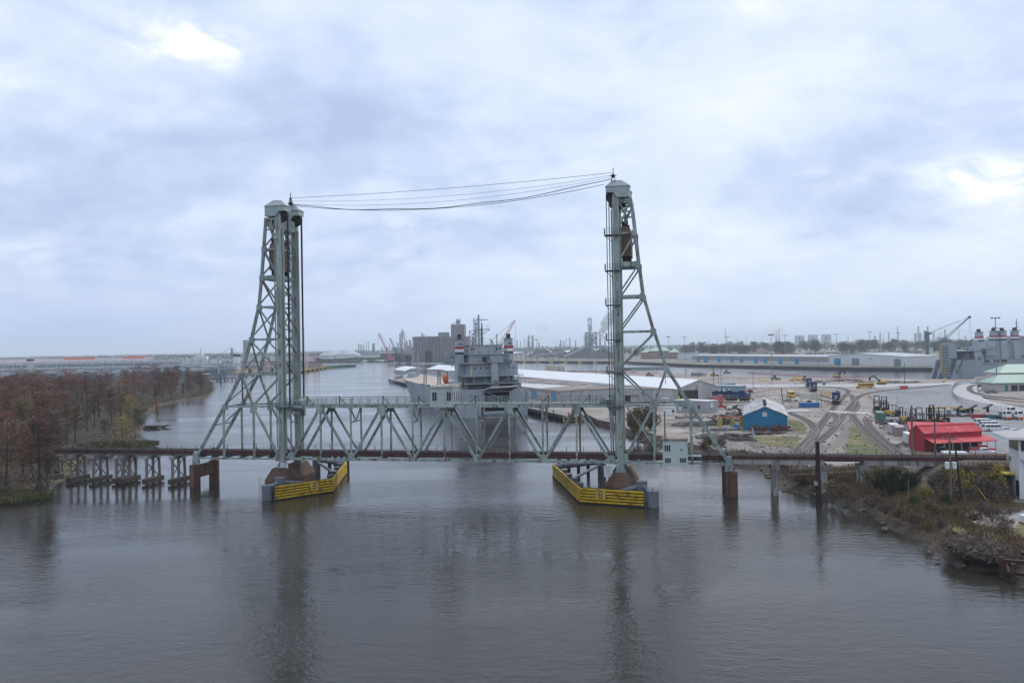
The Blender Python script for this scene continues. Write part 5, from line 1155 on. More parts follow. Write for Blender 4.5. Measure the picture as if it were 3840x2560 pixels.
def second_ship():
    # lies bow away to the right behind the yard, stern ramps to the left
    p = Vector((329, 598, 0)); r = thing('cargo_ship', 'grey roll-on cargo ship with banded funnels lying behind the green roofed gatehouse', 'ship', p, -math.radians(82)); K = 13.6
    ST = [(0, 12, 11, K), (8, 14.5, 13.5, K), (150, 14.5, 14.5, K), (190, 8, 4, K + 2)]
    hull(r, ST, m_hull).build('weather_deck', m_tan, r); MB().box(-12, 12, -.2, .1, -2, K).build('transom', m_hull, r)
    for x in (-12, -5, 4, 11):
        MB().add([(x - .4, -8, 0), (x + 1.2, -8, 0), (x + 1.2, 0, 0), (x - .4, 0, 0), (x - .4, -3.2, K), (x + 1.2, -3.2, K), (x + 1.2, 0, K), (x - .4, 0, K)], [(0, 3, 2, 1), (4, 5, 6, 7), (0, 1, 5, 4), (1, 2, 6, 5), (2, 3, 7, 6), (3, 0, 4, 7)]).build('ramp_guide', m_hull, r)
    # folded quarter ramp
    MB().add([(12, -17, 1), (15, -17, 1), (15, -11, 1), (12, -11, 1), (9, -16, 24), (12, -16, 24), (12, -11.5, 24), (9, -11.5, 24)], [(0, 3, 2, 1), (4, 5, 6, 7), (0, 1, 5, 4), (1, 2, 6, 5), (2, 3, 7, 6), (3, 0, 4, 7)]).build('ramp_leaf', m_house_dk, r)
    for k in range(11): MB().box(11.8 - k * .2, 15.2 - k * .25, -17.2, -10.8, 2.4 + k * 1.95, 2.9 + k * 1.95).build('ramp_rung', m_house, r)
    MB().beam((15.3, -18.5, 5), (13, -17.5, 25), .7, .5).build('ramp_spar', mat('spar_yellow', (.55, .34, .02), .6, .1, 1), r); MB().beam((15.3, -16.0, 4), (15, -16.5, 9), .6, .5).build('ramp_spar', mat('spar_yellow', (.55, .34, .02)), r)
    MB().box(4, 12, -11, -4, 15, 26).build('ramp_winch_house', m_house, r)
    for k in range(5): MB().box(3.8, 12.2, -11.2, -9, 16.4 + k * 2, 16.8 + k * 2).build('winch_louvre', m_house_dk, r)
    for a, b in (((13, -5, 3.5), (11, 8.5, 28)), ((12, -12, 12), (8, 3, 27)), ((10, -14, 13), (6, -3, 26))): MB().beam(a, b, .7, .8).build('derrick', m_house_dk, r)
    # raking kingpost
    MB().add([(11, 9.5, K - 2), (14, 9.5, K - 2), (14, 17, K - 2), (11, 17, K - 2), (11, 8.5, 28), (13, 8.5, 28), (13, 13, 28), (11, 13, 28)], [(0, 3, 2, 1), (4, 5, 6, 7), (0, 1, 5, 4), (1, 2, 6, 5), (2, 3, 7, 6), (3, 0, 4, 7)]).build('kingpost', m_hull, r)
    MB().box(-10, 10, 4, 18, K, 20).build('deck_house', m_house_dk, r); MB().box(-12, 14.4, -4, 20, 20, 20.5).build('deck_edge', m_house, r)
    MB().box(-12, 13.4, 19, 45, K, 21.6).build('deck_house', m_house, r); MB().box(-11, 12, 26, 45, 21.6, 24.6).build('deck_house', m_house, r); MB().box(-10, 10, 33, 45, 24.6, 27).build('deck_house', m_house, r)
    MB().box(-12, 14.0, 17, 30, 21.6, 22.0).build('deck_edge', m_hull, r); MB().box(-12, 14.5, 14, 26, 16.6, 16.9).build('deck_edge', m_hull, r)
    MB().box(-10, 12.8, 46, 78, K, 26).build('wheel_house', m_hull, r); MB().box(-9, 12, 50, 70, 26, 30.5).build('wheel_house', m_house, r); MB().box(11.9, 12.1, 51, 69, 27.9, 29.7).build('window_band', m_glass, r)
    MB().add([(12, 66, 27.5), (12, 72, 27.5), (12, 72, 23), (12, 66, 24), (18, 66, 26.6), (18, 72, 26.6), (18, 72, 25.6), (18, 66, 25.8)], [(0, 1, 5, 4), (3, 7, 6, 2), (0, 4, 7, 3), (1, 2, 6, 5), (4, 5, 6, 7)]).build('bridge_wing', m_soot_shade, r)
    for x, y, z0 in ((8, 17.5, 20), (10, 28, 21.6), (12.4, 33, K), (12.6, 43, K)): funnel(r, x, y, z0, 34.6 - (0 if y > 20 else .6), 4.4, 4.6, 1.05)
    MB().tube((4, 52, 31.5), (4, 52, 43.5), .5, .25, 8).beam((1, 52, 40), (7, 52, 40), .3).beam((2, 52, 37), (6, 52, 37), .4).beam((2, 50, 34), (6, 54, 35), .5).build('mast', m_house_dk, r); MB().beam((9, 28, 37), (9, 36, 36), .5, .5).beam((9, 30, 35), (9, 30, 38), .3).build('radar_scanner', m_dark, r)
    lb = MB().lathe([(0, -1.6), (.8, -1.3), (1.2, -.2), (1.1, .9), (.6, 1.6), (0, 1.8)], (0, 0, 0), 12).build('lifeboat', m_orange, r); lb.scale = (1.3, 4.0, 1.4); lb.location = (14.2, 57, 19.4)
    MB().box(13.2, 15, 48, 68, 15.6, 16).build('boat_deck', m_house_dk, r)
    for y in (16, 24, 30, 54, 60): MB().box(14.4, 14.62, y, y + (3 if y > 50 else 4.5), 11.6, 13.2).build('side_opening', m_soot_shade, r)
    for y in (34, 44): MB().beam((14.6, y, 10), (14.2, y + 1.2, 3), .5, .25).build('fender_bar', m_soot_shade, r)
    mb = MB()
    for k in range(46): y = random.uniform(2, 26); x = random.uniform(6, 14); mb.cbox((x, y, K + .3 + random.uniform(.3, 1.5)), (random.uniform(.5, 2), random.uniform(.5, 2), random.uniform(.6, 3)))
    for k in range(20): y = random.uniform(4, 26); mb.beam((13, y, K), (13, y + random.uniform(-2, 2), K + random.uniform(2, 7)), .2)
    mb.build('deck_gear', m_house_dk, r); rails('guard_rail', [(14.4, 0, K), (14.4, 46, K)], m_house_dk, r); rails('guard_rail', [(13.8, 18, 22), (13.8, 30, 22)], m_house_dk, r)
    text(r, 'CAPE TEXAS', 1.7, (14.66, 19, 9.6), (math.pi / 2, 0, math.pi / 2), m_navy)
second_ship()
def pedestal_crane():
    c = Vector((469, 900, FZ)); r = thing('harbour_crane', 'dark blue-grey lattice harbour crane with a long raised boom beside the far ship', 'crane', c)
    md = mat('crane_dark_blue', (.10, .135, .16), .6, .2, .4)
    MB().box(-7, 7, -5, 5, 0, 2.4).build('crawler', m_dark, r); MB().box(-8, 8, -4, 4, 2.4, 5.6).build('base', mat('crane_yellow', (.58, .33, .03), .6, .2, .4), r); MB().tube((0, 0, 5.6), (0, 0, 24), 2.2, 1.8, 12).build('column', md, r)
    MB().box(-1.8, 1.8, -1.8, 1.8, 24, 33).build('tower_head', md, r); MB().beam((-3, 0, 34.5), (5, 0, 32), 2.2, 1.8).build('cat_head', md, r); MB().box(8, 17, -3, 3, 12, 22).build('machinery_house', md, r)
    a, b = Vector((6, 0, 14)), Vector((48.5, 0, 50)); mb = MB()
    for q in ((-1, -1), (1, -1), (1, 1), (-1, 1)):
        o1, o2 = Vector((0, q[0] * .8, q[1] * .8)), Vector((0, q[0] * 1.3, q[1] * 1.5)); mm = a.lerp(b, .45); mb.beam(a + o1 * .5, mm + o2, .3).beam(mm + o2, b + o1 * .4, .3)
    for k in range(18):
        t0, t1 = k / 18, (k + 1) / 18; w = lambda t: 1.4 * min(1, t / .45, (1 - t) / .5 + .15); s = 1 if k % 2 else -1
        mb.beam(a.lerp(b, t0) + Vector((0, -w(t0), s * w(t0))), a.lerp(b, t1) + Vector((0, -w(t1), -s * w(t1))), .16)
    mb.tube(b + Vector((0, -.8, 0)), b + Vector((0, .8, 0)), 1.5, n=12); mb.build('boom', md, r)
    mb = MB()
    for y in (-.8, .8): mb.beam((4, y, 33), b + Vector((0, y, 0)), .13).beam((3, y, 34), b + Vector((-2, y, -1)), .11)
    mb.beam(b, b + Vector((0, 0, -24)), .12).beam(b + Vector((1.5, 0, 0)), b + Vector((1.5, 0, -24)), .12); mb.build('cables', m_rope, r)
pedestal_crane()

# ---- wharf
def wharf(name, label, a, b, width, z, n_piles, pile_r=.28, front=None):
    d = (b - a); ln = d.length; r = thing(name, label, 'wharf', a, math.atan2(d.y, d.x))
    MB().box(0, ln, -width, 0, z - .45, z).build('deck', m_conc, r); MB().box(0, ln, .0, .4, z - 1.0, z + .25).build('fascia', m_timber, r)
    pm = MB().tube((0, 0, -2), (0, 0, z - .4), pile_r, n=8).mesh('pile', m_timber)
    for k in range(n_piles): obj('pile', pm, r, ((k + .5) * ln / n_piles, -.35 - (k % 2) * .5, 0))
    MB().box(0, ln, -width * .8, -width * .78, -2, z - .5).build('under_deck_shade', m_dark, r)  # near-black sheet standing in for the shade beneath the deck
    return r
# the deck lies inland of the face, i.e. on the right walking away from the camera
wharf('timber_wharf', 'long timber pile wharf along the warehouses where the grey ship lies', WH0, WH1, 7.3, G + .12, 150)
p_ = WH0 + WDIR * 1
mb = MB()
c0, c1 = WH0 - WN * .8, WH0 + WN * 7.0
for z in (.5, 1.6):
    mb.beam((c0.x, c0.y, z), (c1.x, c1.y, z), .3, .3)
tag(mb.beam((c0.x, c0.y, -1), (c0.x, c0.y, 2.4), .35).beam((c1.x, c1.y, -1), (c1.x, c1.y, 2.4), .35).build('corner_fender', mat('fender_pale_yellow', (.42, .36, .13), .7, .15, 1)), 'pale yellow fender frame at the near corner of the timber wharf', 'fender')
for k, (t, o) in enumerate(((2, 2.2), (18, 2.0), (34, 2.0))):
    q = WH0 + WDIR * t + WN * o; tag(MB().lathe([(.35, 0), (.28, .3), (.25, .8), (.42, .95), (.3, 1.2), (0, 1.25)], (q.x, q.y, G + .12), 10).build('mooring_bollard', m_red), 'red mooring bollard on the timber wharf edge', 'bollard', 'bollards on the timber wharf')

def frame_of(p0, p1):
    d = (p1 - p0); return math.atan2(d.y, d.x), d.length
def gable(name, label, p0, p1, ln, eave, ridge, mw, mr, base=G, over=.5, cat='building', rpos=.5, skew=None):
    """p0-p1 the end wall seen from the camera, ln metres deep"""
    rz, w = frame_of(p0, p1); r = thing(name, label, cat, (p0.x, p0.y, base), rz); x = w * rpos
    MB().extrude([(0, 0), (w, 0), (w, eave), (x, ridge), (0, eave)], 'y', 0, ln).build('wall', mw, r)
    t = .22; s0 = (ridge - eave) / x; s1 = (ridge - eave) / (w - x)
    for a, b, za, zb in ((-over, x, eave - over * s0, ridge), (x, w + over, ridge, eave - over * s1)):
        MB().extrude([(a, za + .04), (b, zb + .04), (b, zb + t), (a, za + t)], 'y', -over, ln + over).build('roof', mr, r)
    MB().extrude([(x - .5, ridge + .06), (x + .5, ridge + .06), (x, ridge + .36)], 'y', -over, ln + over).build('ridge_cap', mr, r)
    return r
m_wroof = corrugated('white_sheet_roof', (.74, .74, .735), 1.0, 'Y', .15, .4, .04, (.60, .58, .55), .14)
m_wall_g = corrugated('pale_grey_siding', (.43, .425, .415), .5, 'X', .3, .6, .12, (.29, .265, .24), .25)
m_broof = mat('brown_gravel_roof', (.225, .185, .165), .9, .16, .1, wear=(.30, .26, .235), wear_amt=.3, wear_scale=.05)
# long white roofed warehouse
g0, g1 = gp(2539, 1507), gp(2684, 1499); ax = Vector((-.359, .933, 0)); g0 = Vector((77.0, 374, G)); g1 = g0 + Vector((.933, .359, 0)) * 24
W = gable('white_roof_warehouse', 'very long warehouse with a white roof stretching behind the moored ship', g0, g1, 452, 6.4, 10.2, m_wall_g, m_wroof, cat='warehouse')
MB().box(.6, 11.5, -.25, -.05, .1, 5.6).build('dark_doorway', m_soot_shade, W); MB().box(11.6, 15.5, -.3, -.05, .1, 3.4).build('door_panel', mat('panel_grey', (.5, .49, .48), .6, .1, .4), W); MB().box(.2, .9, -.9, -.2, 0, 3.2).build('bollard', mat('bollard_yellow', (.6, .45, .03), .6, .1, 1), W)  # doorway is a black slab on the wall, painted as indoor shade
for k in range(8): MB().tube((9, 395 - k * 9.0, 9.55), (9, 395 - k * 9, 10.6), .9, .9, 12).build('roof_vent', mat('vent_grey', (.33, .34, .36), .5, .15, 1), W)
# brown flat roofed warehouse in front of it
b0 = Vector((23.0, 389, G)); b1 = Vector((77.0, 375.5, G))
rz, w = frame_of(b0, b1); B = thing('brown_roof_warehouse', 'low wide warehouse with a brown gravel roof and skylights beside the timber wharf', 'warehouse', b0, rz)
sk = Vector((-.36, .933)).normalized(); co, si = math.cos(-rz), math.sin(-rz); dl = Vector((sk.x * co - sk.y * si, sk.x * si + sk.y * co)) * 150
foot = [(0, 0), (w, 0), (w + dl.x, dl.y), (dl.x, dl.y)]
def skewext(x, y): return (x + dl.x * y, dl.y * y)
mb = MB(); top = [(0, 5.3), (w * .45, 6.6), (w, 6.0)]
for (xa, za), (xb, zb) in zip(top[:-1], top[1:]): mb.quad((xa, 0, 0), (xb, 0, 0), (xb, 0, zb), (xa, 0, za))
mb.quad((0, 0, 0), (0, 0, 5.3), (dl.x, dl.y, 5.3), (dl.x, dl.y, 0)); mb.build('wall', m_wall_g, B)
for (xa, za), (xb, zb) in zip(top[:-1], top[1:]): MB().add([(xa, -.3, za), (xb, -.3, zb), (xb + dl.x, dl.y, zb), (xa + dl.x, dl.y, za), (xa, -.3, za + .3), (xb, -.3, zb + .3), (xb + dl.x, dl.y, zb + .3), (xa + dl.x, dl.y, za + .3)], [(0, 3, 2, 1), (4, 5, 6, 7), (0, 1, 5, 4), (1, 2, 6, 5), (2, 3, 7, 6), (3, 0, 4, 7)]).build('roof', m_broof, B)
mb = MB(); z = lambda x: 5.3 + 1.3 * min(1, x / (w * .45)) - .6 * max(0, (x - w * .45) / (w * .55)) + .34
q = lambda x, t: (*skewext(x, t), z(x))
MB().quad(q(.5, .18), q(20, .22), q(12, .62), q(.5, .62)).build('white_roof_patch', mat('white_roof_coat', (.5, .5, .5), .7, .08, .1), B)
for i, (x, t) in enumerate(((14, .62), (17, .52), (20, .43), (24, .34), (28, .26), (33, .17), (27, .6), (34, .5), (40, .3), (44, .16))):
    sx, sy = skewext(x, t); MB().cbox((sx, sy, z(x) + .35), (5.4, 1.8, .7), .12).build('skylight', mat('skylight_grey', (.45, .45, .46), .5, .1, .5), B)
MB().box(25, 37, -.22, -.02, 0, 3.4).build('canopy_wall', mat('panel_grey'  , (.5, .49, .48)), B); MB().box(30, 34.2, -.3, -.1, .1, 3.2).build('dark_doorway', m_soot_shade, B); MB().box(24, 38, -1.6, 0, 3.5, 3.65).build('canopy', m_house_dk, B)  # black slab paints the shade in the doorway under the canopy
MB().box(41, 44, -.12, 0, .2, 4.0).build('steel_door', mat('steel_door', (.33, .335, .34), .6, .1, 1), B)
text(B, 'DOCK No 2', 1.0, (33, -.1, 4.6), (math.pi / 2, 0, 0), m_ink); MB().box(30, 36, -.06, -.02, 4.4, 5.6).build('sign_board', mat('sign_grey', (.5, .49, .47), .7, .08, 1), B)
for k in range(11): t = .05 + k * .085; a = skewext(-.1, t); MB().cbox((a[0], a[1], 2.3), (.25, 6.0, 3.8), math.atan2(dl.y, dl.x) - math.pi / 2).build('loading_door', m_doorblue if k % 3 != 1 else m_wall_g, B)
a = skewext(-.1, .5); MB().cbox((a[0], a[1], 4.6), (.3, 150, .3), math.atan2(dl.y, dl.x) - math.pi / 2).build('rust_gutter', m_rust, B)
# shed with the trapezoid end behind the ship's bow
s0 = gp(1521, 1408, G); s1 = s0 + Vector((.944, .33, 0)) * 25
rz, w = frame_of(s0, s1); r = thing('transit_shed', 'white roofed transit shed with a trapezoid end wall behind the ship bow', 'shed', s0, rz)
pf = [(0, 0), (w, 0), (w, 4.6), (w * .8, 6.6), (w * .2, 6.6), (0, 4.6)]
MB().extrude(pf, 'y', 0, 60).build('wall', m_wall_g, r)
for k in range(12): MB().box(w * (.06 + k * .075), w * (.06 + k * .075) + .5, -.12, -.0, 1.6, 5.0).build('pilaster', m_house_dk, r)
MB().box(.5, w - .5, -1.2, -.1, 2.6, 3.0).build('canopy', m_house_dk, r)
rr = [(-.4, 4.5), (w * .2, 6.66), (w * .8, 6.66), (w + .4, 4.5), (w + .4, 4.8), (w * .8, 6.95), (w * .5, 8.2), (w * .2, 6.95), (-.4, 4.8)]
MB().extrude(rr, 'y', -.5, 60.5).build('roof', m_wroof, r)
# ================================================================== RAIL YARD
rd = random.Random(21)
def px_path(pp, n=8, z=G): return bezier([gp(x, y, z) for x, y in pp], n)
def strip(pts, w, z):
    mb = MB(); n = len(pts); L_, R_ = [], []
    for i, p in enumerate(pts):
        t = (pts[min(n - 1, i + 1)] - pts[max(0, i - 1)]); t.z = 0; t.normalize(); nrm = Vector((-t.y, t.x, 0)); L_.append(p + nrm * w / 2); R_.append(p - nrm * w / 2)
    mb.add([(v.x, v.y, z) for v in L_ + R_], [(i, i + 1, n + i + 1, n + i) for i in range(n - 1)]); return mb
m_tie = mat('weathered_tie', (.20, .175, .155), .9, .3, 1.5)
m_railn = mat('yard_rail', (.19, .165, .155), .4, .2, 1, metal=.5)
def track(pp, label, z=G, k=[0], bal=True):
    pts = px_path(pp, 10); k[0] += 1; dz = .045 + .004 * k[0]
    if bal: structure('ballast', strip(pts, 2.9, z + dz), m_ballast)
    r = thing('railway_track', label, 'track', (0, 0, 0), 0, 'tracks in the yard')
    for off in (-.74, .74):
        n = len(pts); P = []
        for i, p in enumerate(pts):
            t = (pts[min(n - 1, i + 1)] - pts[max(0, i - 1)]); t.normalize(); P.append(p + Vector((-t.y, t.x, 0)) * off)
        mb = MB()
        for a, b in zip(P[:-1], P[1:]): mb.beam((a.x, a.y, z + dz + .17), (b.x, b.y, z + dz + .17), .11, .16)
        mb.build('rail', m_railn, r)
    mb = MB(); acc = 0
    for a, b in zip(pts[:-1], pts[1:]):
        d = b - a; ln = d.length; ang = math.atan2(d.y, d.x); s = acc
        while s < ln: p = a + d * (s / ln); mb.cbox((p.x, p.y, z + dz + .05), (.26, 2.5, .1), ang); s += .75
        acc = s - ln
    o = mb.build('ties', m_tie, r); o['kind'] = 'stuff'
    return r
structure('ballast_yard', poly_sheet(MB(), [Vector((p.x, p.y, G + .035)) for p in gpl((2975, 1712), (2995, 1680), (3045, 1625), (3085, 1578), (3112, 1542), (3200, 1545), (3180, 1575), (3140, 1610), (3090, 1650), (3040, 1690), (3020, 1714))]), m_ballast)
track([(2984, 1712), (2988, 1690), (3020, 1660), (3060, 1618), (3092, 1574), (3118, 1540), (3142, 1508), (3166, 1486), (3182, 1470), (3168, 1459), (3120, 1453), (3060, 1450)], 'yard track carrying the single dark blue locomotive')
track([(3012, 1712), (3030, 1684), (3076, 1650), (3120, 1612), (3150, 1574), (3172, 1545), (3200, 1512), (3222, 1486), (3280, 1470), (3360, 1461), (3470, 1452), (3560, 1442)], 'yard track curving along the edge of the asphalt lot')
track([(3012, 1690), (3040, 1655), (3058, 1622), (3046, 1592), (3010, 1568), (2952, 1545)], 'yard track curving past the corner of the blue shed')
track([(3120, 1600), (3140, 1575), (3130, 1556), (3095, 1543), (3040, 1540)], 'short yard spur beside the service road')
track([(3385, 1735), (3330, 1690), (3270, 1640), (3225, 1595), (3196, 1553), (3214, 1520), (3200, 1496), (3192, 1480)], 'yard track running beside the long grass patch')
track([(3160, 1500), (3110, 1492), (3070, 1478), (3046, 1466), (3034, 1452)], 'yard track under the pair of dark blue locomotives')
track([(3130, 1512), (3080, 1500), (3020, 1488), (2960, 1478)], 'yard track passing the white and blue boxes')
track([(3700, 1444), (3646, 1452), (3636, 1466), (3660, 1482), (3720, 1494), (3850, 1508), (3980, 1518)], 'loop track on the raised bank beside the asphalt lot', z=G + .9)
track([(3425, 1745), (3370, 1700), (3305, 1645), (3262, 1600), (3248, 1570)], 'rusty yard track beside the rows of containers')
# raised bank of the loop with its fence
lp = px_path([(3640, 1438), (3590, 1446), (3574, 1462), (3574, 1486), (3600, 1508), (3680, 1530), (3770, 1546), (3950, 1556)], 8); mb = MB()
n = len(lp); inn = inset(lp, 5.0); inn2 = inset(lp, 11.0)
mb.add([(p.x, p.y, G) for p in lp] + [(p.x, p.y, G + .92) for p in inn] + [(p.x, p.y, G + .92) for p in inn2], [(r_ * n + i, r_ * n + i + 1, (r_ + 1) * n + i + 1, (r_ + 1) * n + i) for r_ in range(2) for i in range(n - 1)])
structure('loop_bank', mb, m_road)
def fence(name, label, pts, h, step, m, rails_=(.5, 1.0), net=None, w=.06, base=G):
    r = thing(name, label, 'fence', (0, 0, 0)); mb = MB(); mr = MB()
    for a, b in zip(pts[:-1], pts[1:]):
        n = max(1, int((b - a).length / step))
        for k in range(n): p = a.lerp(b, k / n); mb.beam((p.x, p.y, base), (p.x, p.y, base + h), w * 1.4)
        for q in rails_: mr.beam((a.x, a.y, base + h * q), (b.x, b.y, base + h * q), w)
    mb.beam((pts[-1].x, pts[-1].y, base), (pts[-1].x, pts[-1].y, base + h), w * 1.4)
    mb.build('posts', m, r)['kind'] = 'stuff'; mr.build('rails', m, r)['kind'] = 'stuff'
    if net:
        mn = MB()
        for a, b in zip(pts[:-1], pts[1:]):
            for k in range(int((b - a).length / .6) + 1):
                q = a.lerp(b, min(1, k * .6 / (b - a).length)); q2 = a.lerp(b, min(1, (k + 1) * .6 / (b - a).length)); mn.beam((q.x, q.y, base), (q2.x, q2.y, base + h), .03).beam((q2.x, q2.y, base), (q.x, q.y, base + h), .03)
        mn.build('wire_net', net, r)['kind'] = 'stuff'
    return r
m_galv = mat('galvanised', (.34, .35, .36), .5, .15, 1)
fence('chain_link_fence', 'tall chain link fence bending round the raised loop bank', lp, 2.4, 3.0, m_galv, net=m_galv)
fence('chain_link_fence', 'chain link fence along the river side of the yard by the scrap rows', gpl((2640, 1640), (2700, 1664), (2760, 1672), (2830, 1680), (2830, 1660), (2820, 1630)), 2.4, 3.2, m_galv, net=m_galv)
fence('chain_link_fence', 'chain link fence beside the bridge end with open gate posts', gpl((2705, 1690), (2742, 1690), (2792, 1696), (2870, 1704), (2960, 1712)), 2.4, 3.2, m_galv)
fence('chain_link_fence', 'chain link fence under the viaduct at the river bank', gpl((2960, 1800), (3050, 1795), (3120, 1790), (3240, 1785), (3330, 1770)), 2.2, 3.0, m_galv)
m_redfence = mat('red_safety_rail', (.50, .10, .11), .6, .15, .5)
fence('red_barrier', 'long red safety barrier along the canal edge', [gp(x, y, G) for x, y in ((2806, 1402), (2900, 1408), (3000, 1414), (3090, 1418), (3255, 1420))], 1.7, 3.0, m_redfence, (.3, .65, 1.0), net=m_redfence, w=.12)
fence('red_barrier', 'short red safety barrier on the canal edge behind the tower', [gp(x, y, G) for x, y in ((2330, 1394), (2470, 1398))], 1.7, 3.0, m_redfence, (.3, .65, 1.0), w=.14)
fence('yellow_post_fence', 'row of pale orange posts along the lot kerb', px_path([(3255, 1494), (3262, 1484), (3290, 1474), (3350, 1466), (3430, 1458), (3500, 1452)], 4), 1.0, 3.0, mat('pale_orange', (.5, .31, .13), .7, .1, 1), (.9,))
fence('orange_mesh_fence', 'orange plastic mesh barrier on the lot kerb beside the tracks', px_path([(3295, 1520), (3286, 1508), (3270, 1496), (3256, 1486)], 4), 1.0, 2.0, mat('mesh_orange', (.62, .33, .10), .7, .1, 1), (.3, .6, .9))
# ---------------------------------------------------------------- buildings
m_bsh = corrugated('blue_siding', (.025, .19, .33), .35, 'X', .5, .45, .08)
bs0, bs1 = gp(2791, 1611), gp(2952, 1613)
r = gable('blue_shed', 'bright blue metal shed with a pale patched roof beside the scrap rows', bs0, bs1, 42, 4.6, 7.3, m_bsh, corrugated('patched_pale_roof', (.46, .455, .45), .9, 'Y', .5, .5, .2, (.22, .21, .20), .5), cat='shed')
wv = bs1 - bs0; wv = wv.length
MB().box(wv * .435, wv * .54, -.12, -.02, 4.3, 5.65).build('vent_window', mat('vent_white', (.6, .6, .6), .6, .05, 1), r)
for y in (3, 8.5, 14, 20): MB().lathe([(.35, -.1), (.4, .3), (.6, .4), (.55, .8), (0, 1.0)], (wv / 2, y, 7.4), 10).build('roof_turbine', m_dark, r)
for x in (0, wv): MB().box(x - .12, x + .12, -.12, .05, 0, 4.6).build('corner_trim', m_bsh, r)
m_red_r = corrugated('red_roof_sheet', (.47, .028, .045), .5, 'Y', .4, .65, .12, (.56, .10, .11), .25); m_red_w = corrugated('red_siding', (.36, .02, .035), .45, 'Z', .5, .5, .14, (.25, .03, .035), .25)
pA = gp(3468, 1693); pB = gp(3683, 1682); dirx = (pB - pA).normalized(); back = Vector((-dirx.y, dirx.x, 0)); pF = pA + back * 5.4; Lr = (pB - pA).length
r = gable('red_barn', 'large red metal barn with an open lean-to front beside the asphalt lot', pF, pA, Lr, 4.5, 6.1, m_red_w, m_red_r, cat='barn', rpos=.5, over=.25)
w9 = 5.4
MB().add([(w9, -.1, 3.3), (w9, Lr + 1.4, 3.3), (w9 + 3.4, Lr + 1.4, 2.3), (w9 + 3.4, -.1, 2.3), (w9, -.1, 3.45), (w9, Lr + 1.4, 3.45), (w9 + 3.4, Lr + 1.4, 2.45), (w9 + 3.4, -.1, 2.45)], [(0, 3, 2, 1), (4, 5, 6, 7), (0, 1, 5, 4), (1, 2, 6, 5), (2, 3, 7, 6), (3, 0, 4, 7)]).build('lean_to_roof', m_red_r, r)
for k in range(8): MB().beam((w9 + 3.25, .4 + k * (Lr + .6) / 7, 0), (w9 + 3.25, .4 + k * (Lr + .6) / 7, 2.4), .14).build('lean_to_post', m_wall_g, r)
MB().box(w9 + .02, w9 + .1, 3, Lr - 1, 0, 2.2).build('open_bay', m_soot_shade, r)  # black slab on the solid wall, painted as shade under the lean-to
q0 = gp(3412, 1634); q1 = gp(3425, 1648)
r = gable('red_shed', 'small red roofed open shed behind the large red barn', gp(3402, 1622), gp(3416, 1652), 11, 2.9, 4.0, m_wall_g, m_red_r, cat='shed', over=.3)
MB().box(-.1, .1, 1, 9, .2, 2.4).build('open_front', m_soot_shade, r)  # black slab painting the shade of the open side
# white control tower
def control_tower():
    c = bw(105.7, -8.3, G); r = thing('control_tower', 'white signal tower with a wide flat roof and dark window band', 'tower', (c.x, c.y, G), math.radians(-18), None, (.92, .92, 1.13))
    mw = corrugated('white_tower_siding', (.66, .67, .68), .25, 'X', .25, .5, .04, (.5, .48, .46), .12)
    MB().box(0, 8, 0, 6.5, 0, 9.2).build('wall', mw, r); MB().box(-.05, 8.05, -.05, 6.55, 7.0, 7.18).build('sill_band', mw, r)
    for a in range(5): MB().box(.35 + a * 1.5, 1.65 + a * 1.5, -.06, .03, 7.3, 8.9).build('window', m_glass, r)
    for a in range(6): MB().box(-.06, .03, .3 + a * 1.02, 1.15 + a * 1.02, 7.3, 8.9).build('window', m_glass, r)
    MB().box(-2.6, 10, -1.8, 8.4, 9.2, 9.55).build('roof_edge', m_white, r)
    MB().add([(-2.6, -1.8, 9.55), (10, -1.8, 9.55), (10, 8.4, 9.55), (-2.6, 8.4, 9.55), (10, 3, 10.3), (1, 3, 10.3)], [(0, 1, 4, 5), (1, 2, 4), (2, 3, 5, 4), (3, 0, 5)]).build('roof', corrugated('tower_roof', (.36, .34, .33), .6, 'X', .4, .6, .1), r)
    MB().box(-.5, 0, 5.2, 6.2, 5.2, 6.0).build('air_conditioner', m_galv, r); MB().box(-.1, .04, .2, 1.9, .3, 2.7).build('door', m_dark, r)
    mb = MB().box(-1.9, 0, 2.6, 6.2, 3.3, 3.45)
    for y in (2.6, 3.8, 5, 6.2): mb.beam((-1.85, y, 3.4), (-1.85, y, 4.7), .07)
    for h in (.65, 1.3): mb.beam((-1.85, 2.6, 3.4 + h), (-1.85, 6.2, 3.4 + h), .07)
    mb.build('balcony', mat('rail_yellow', (.55, .42, .04), .6, .1, 1), r)
    mb = MB().path([(1.2, -.1, 5.8), (.9, -.3, 5.0), (1.3, -.12, 3.4), (1.2, -.1, 1.0)], .05, 4).path([(.2, -.2, 6.2), (.6, -.5, 5.6), (1.2, -.1, 5.9)], .05, 4).tube((1.2, -.3, 5.2), (1.2, -.3, 6.0), .28, n=8)
    mb.path([(3.0, -.1, 6.0), (3.0, -.1, 4.0)], .04, 4).beam((2.5, -.12, 5.4), (3.4, -.12, 5.4), .05); mb.build('service_cables', m_dark, r)
control_tower()
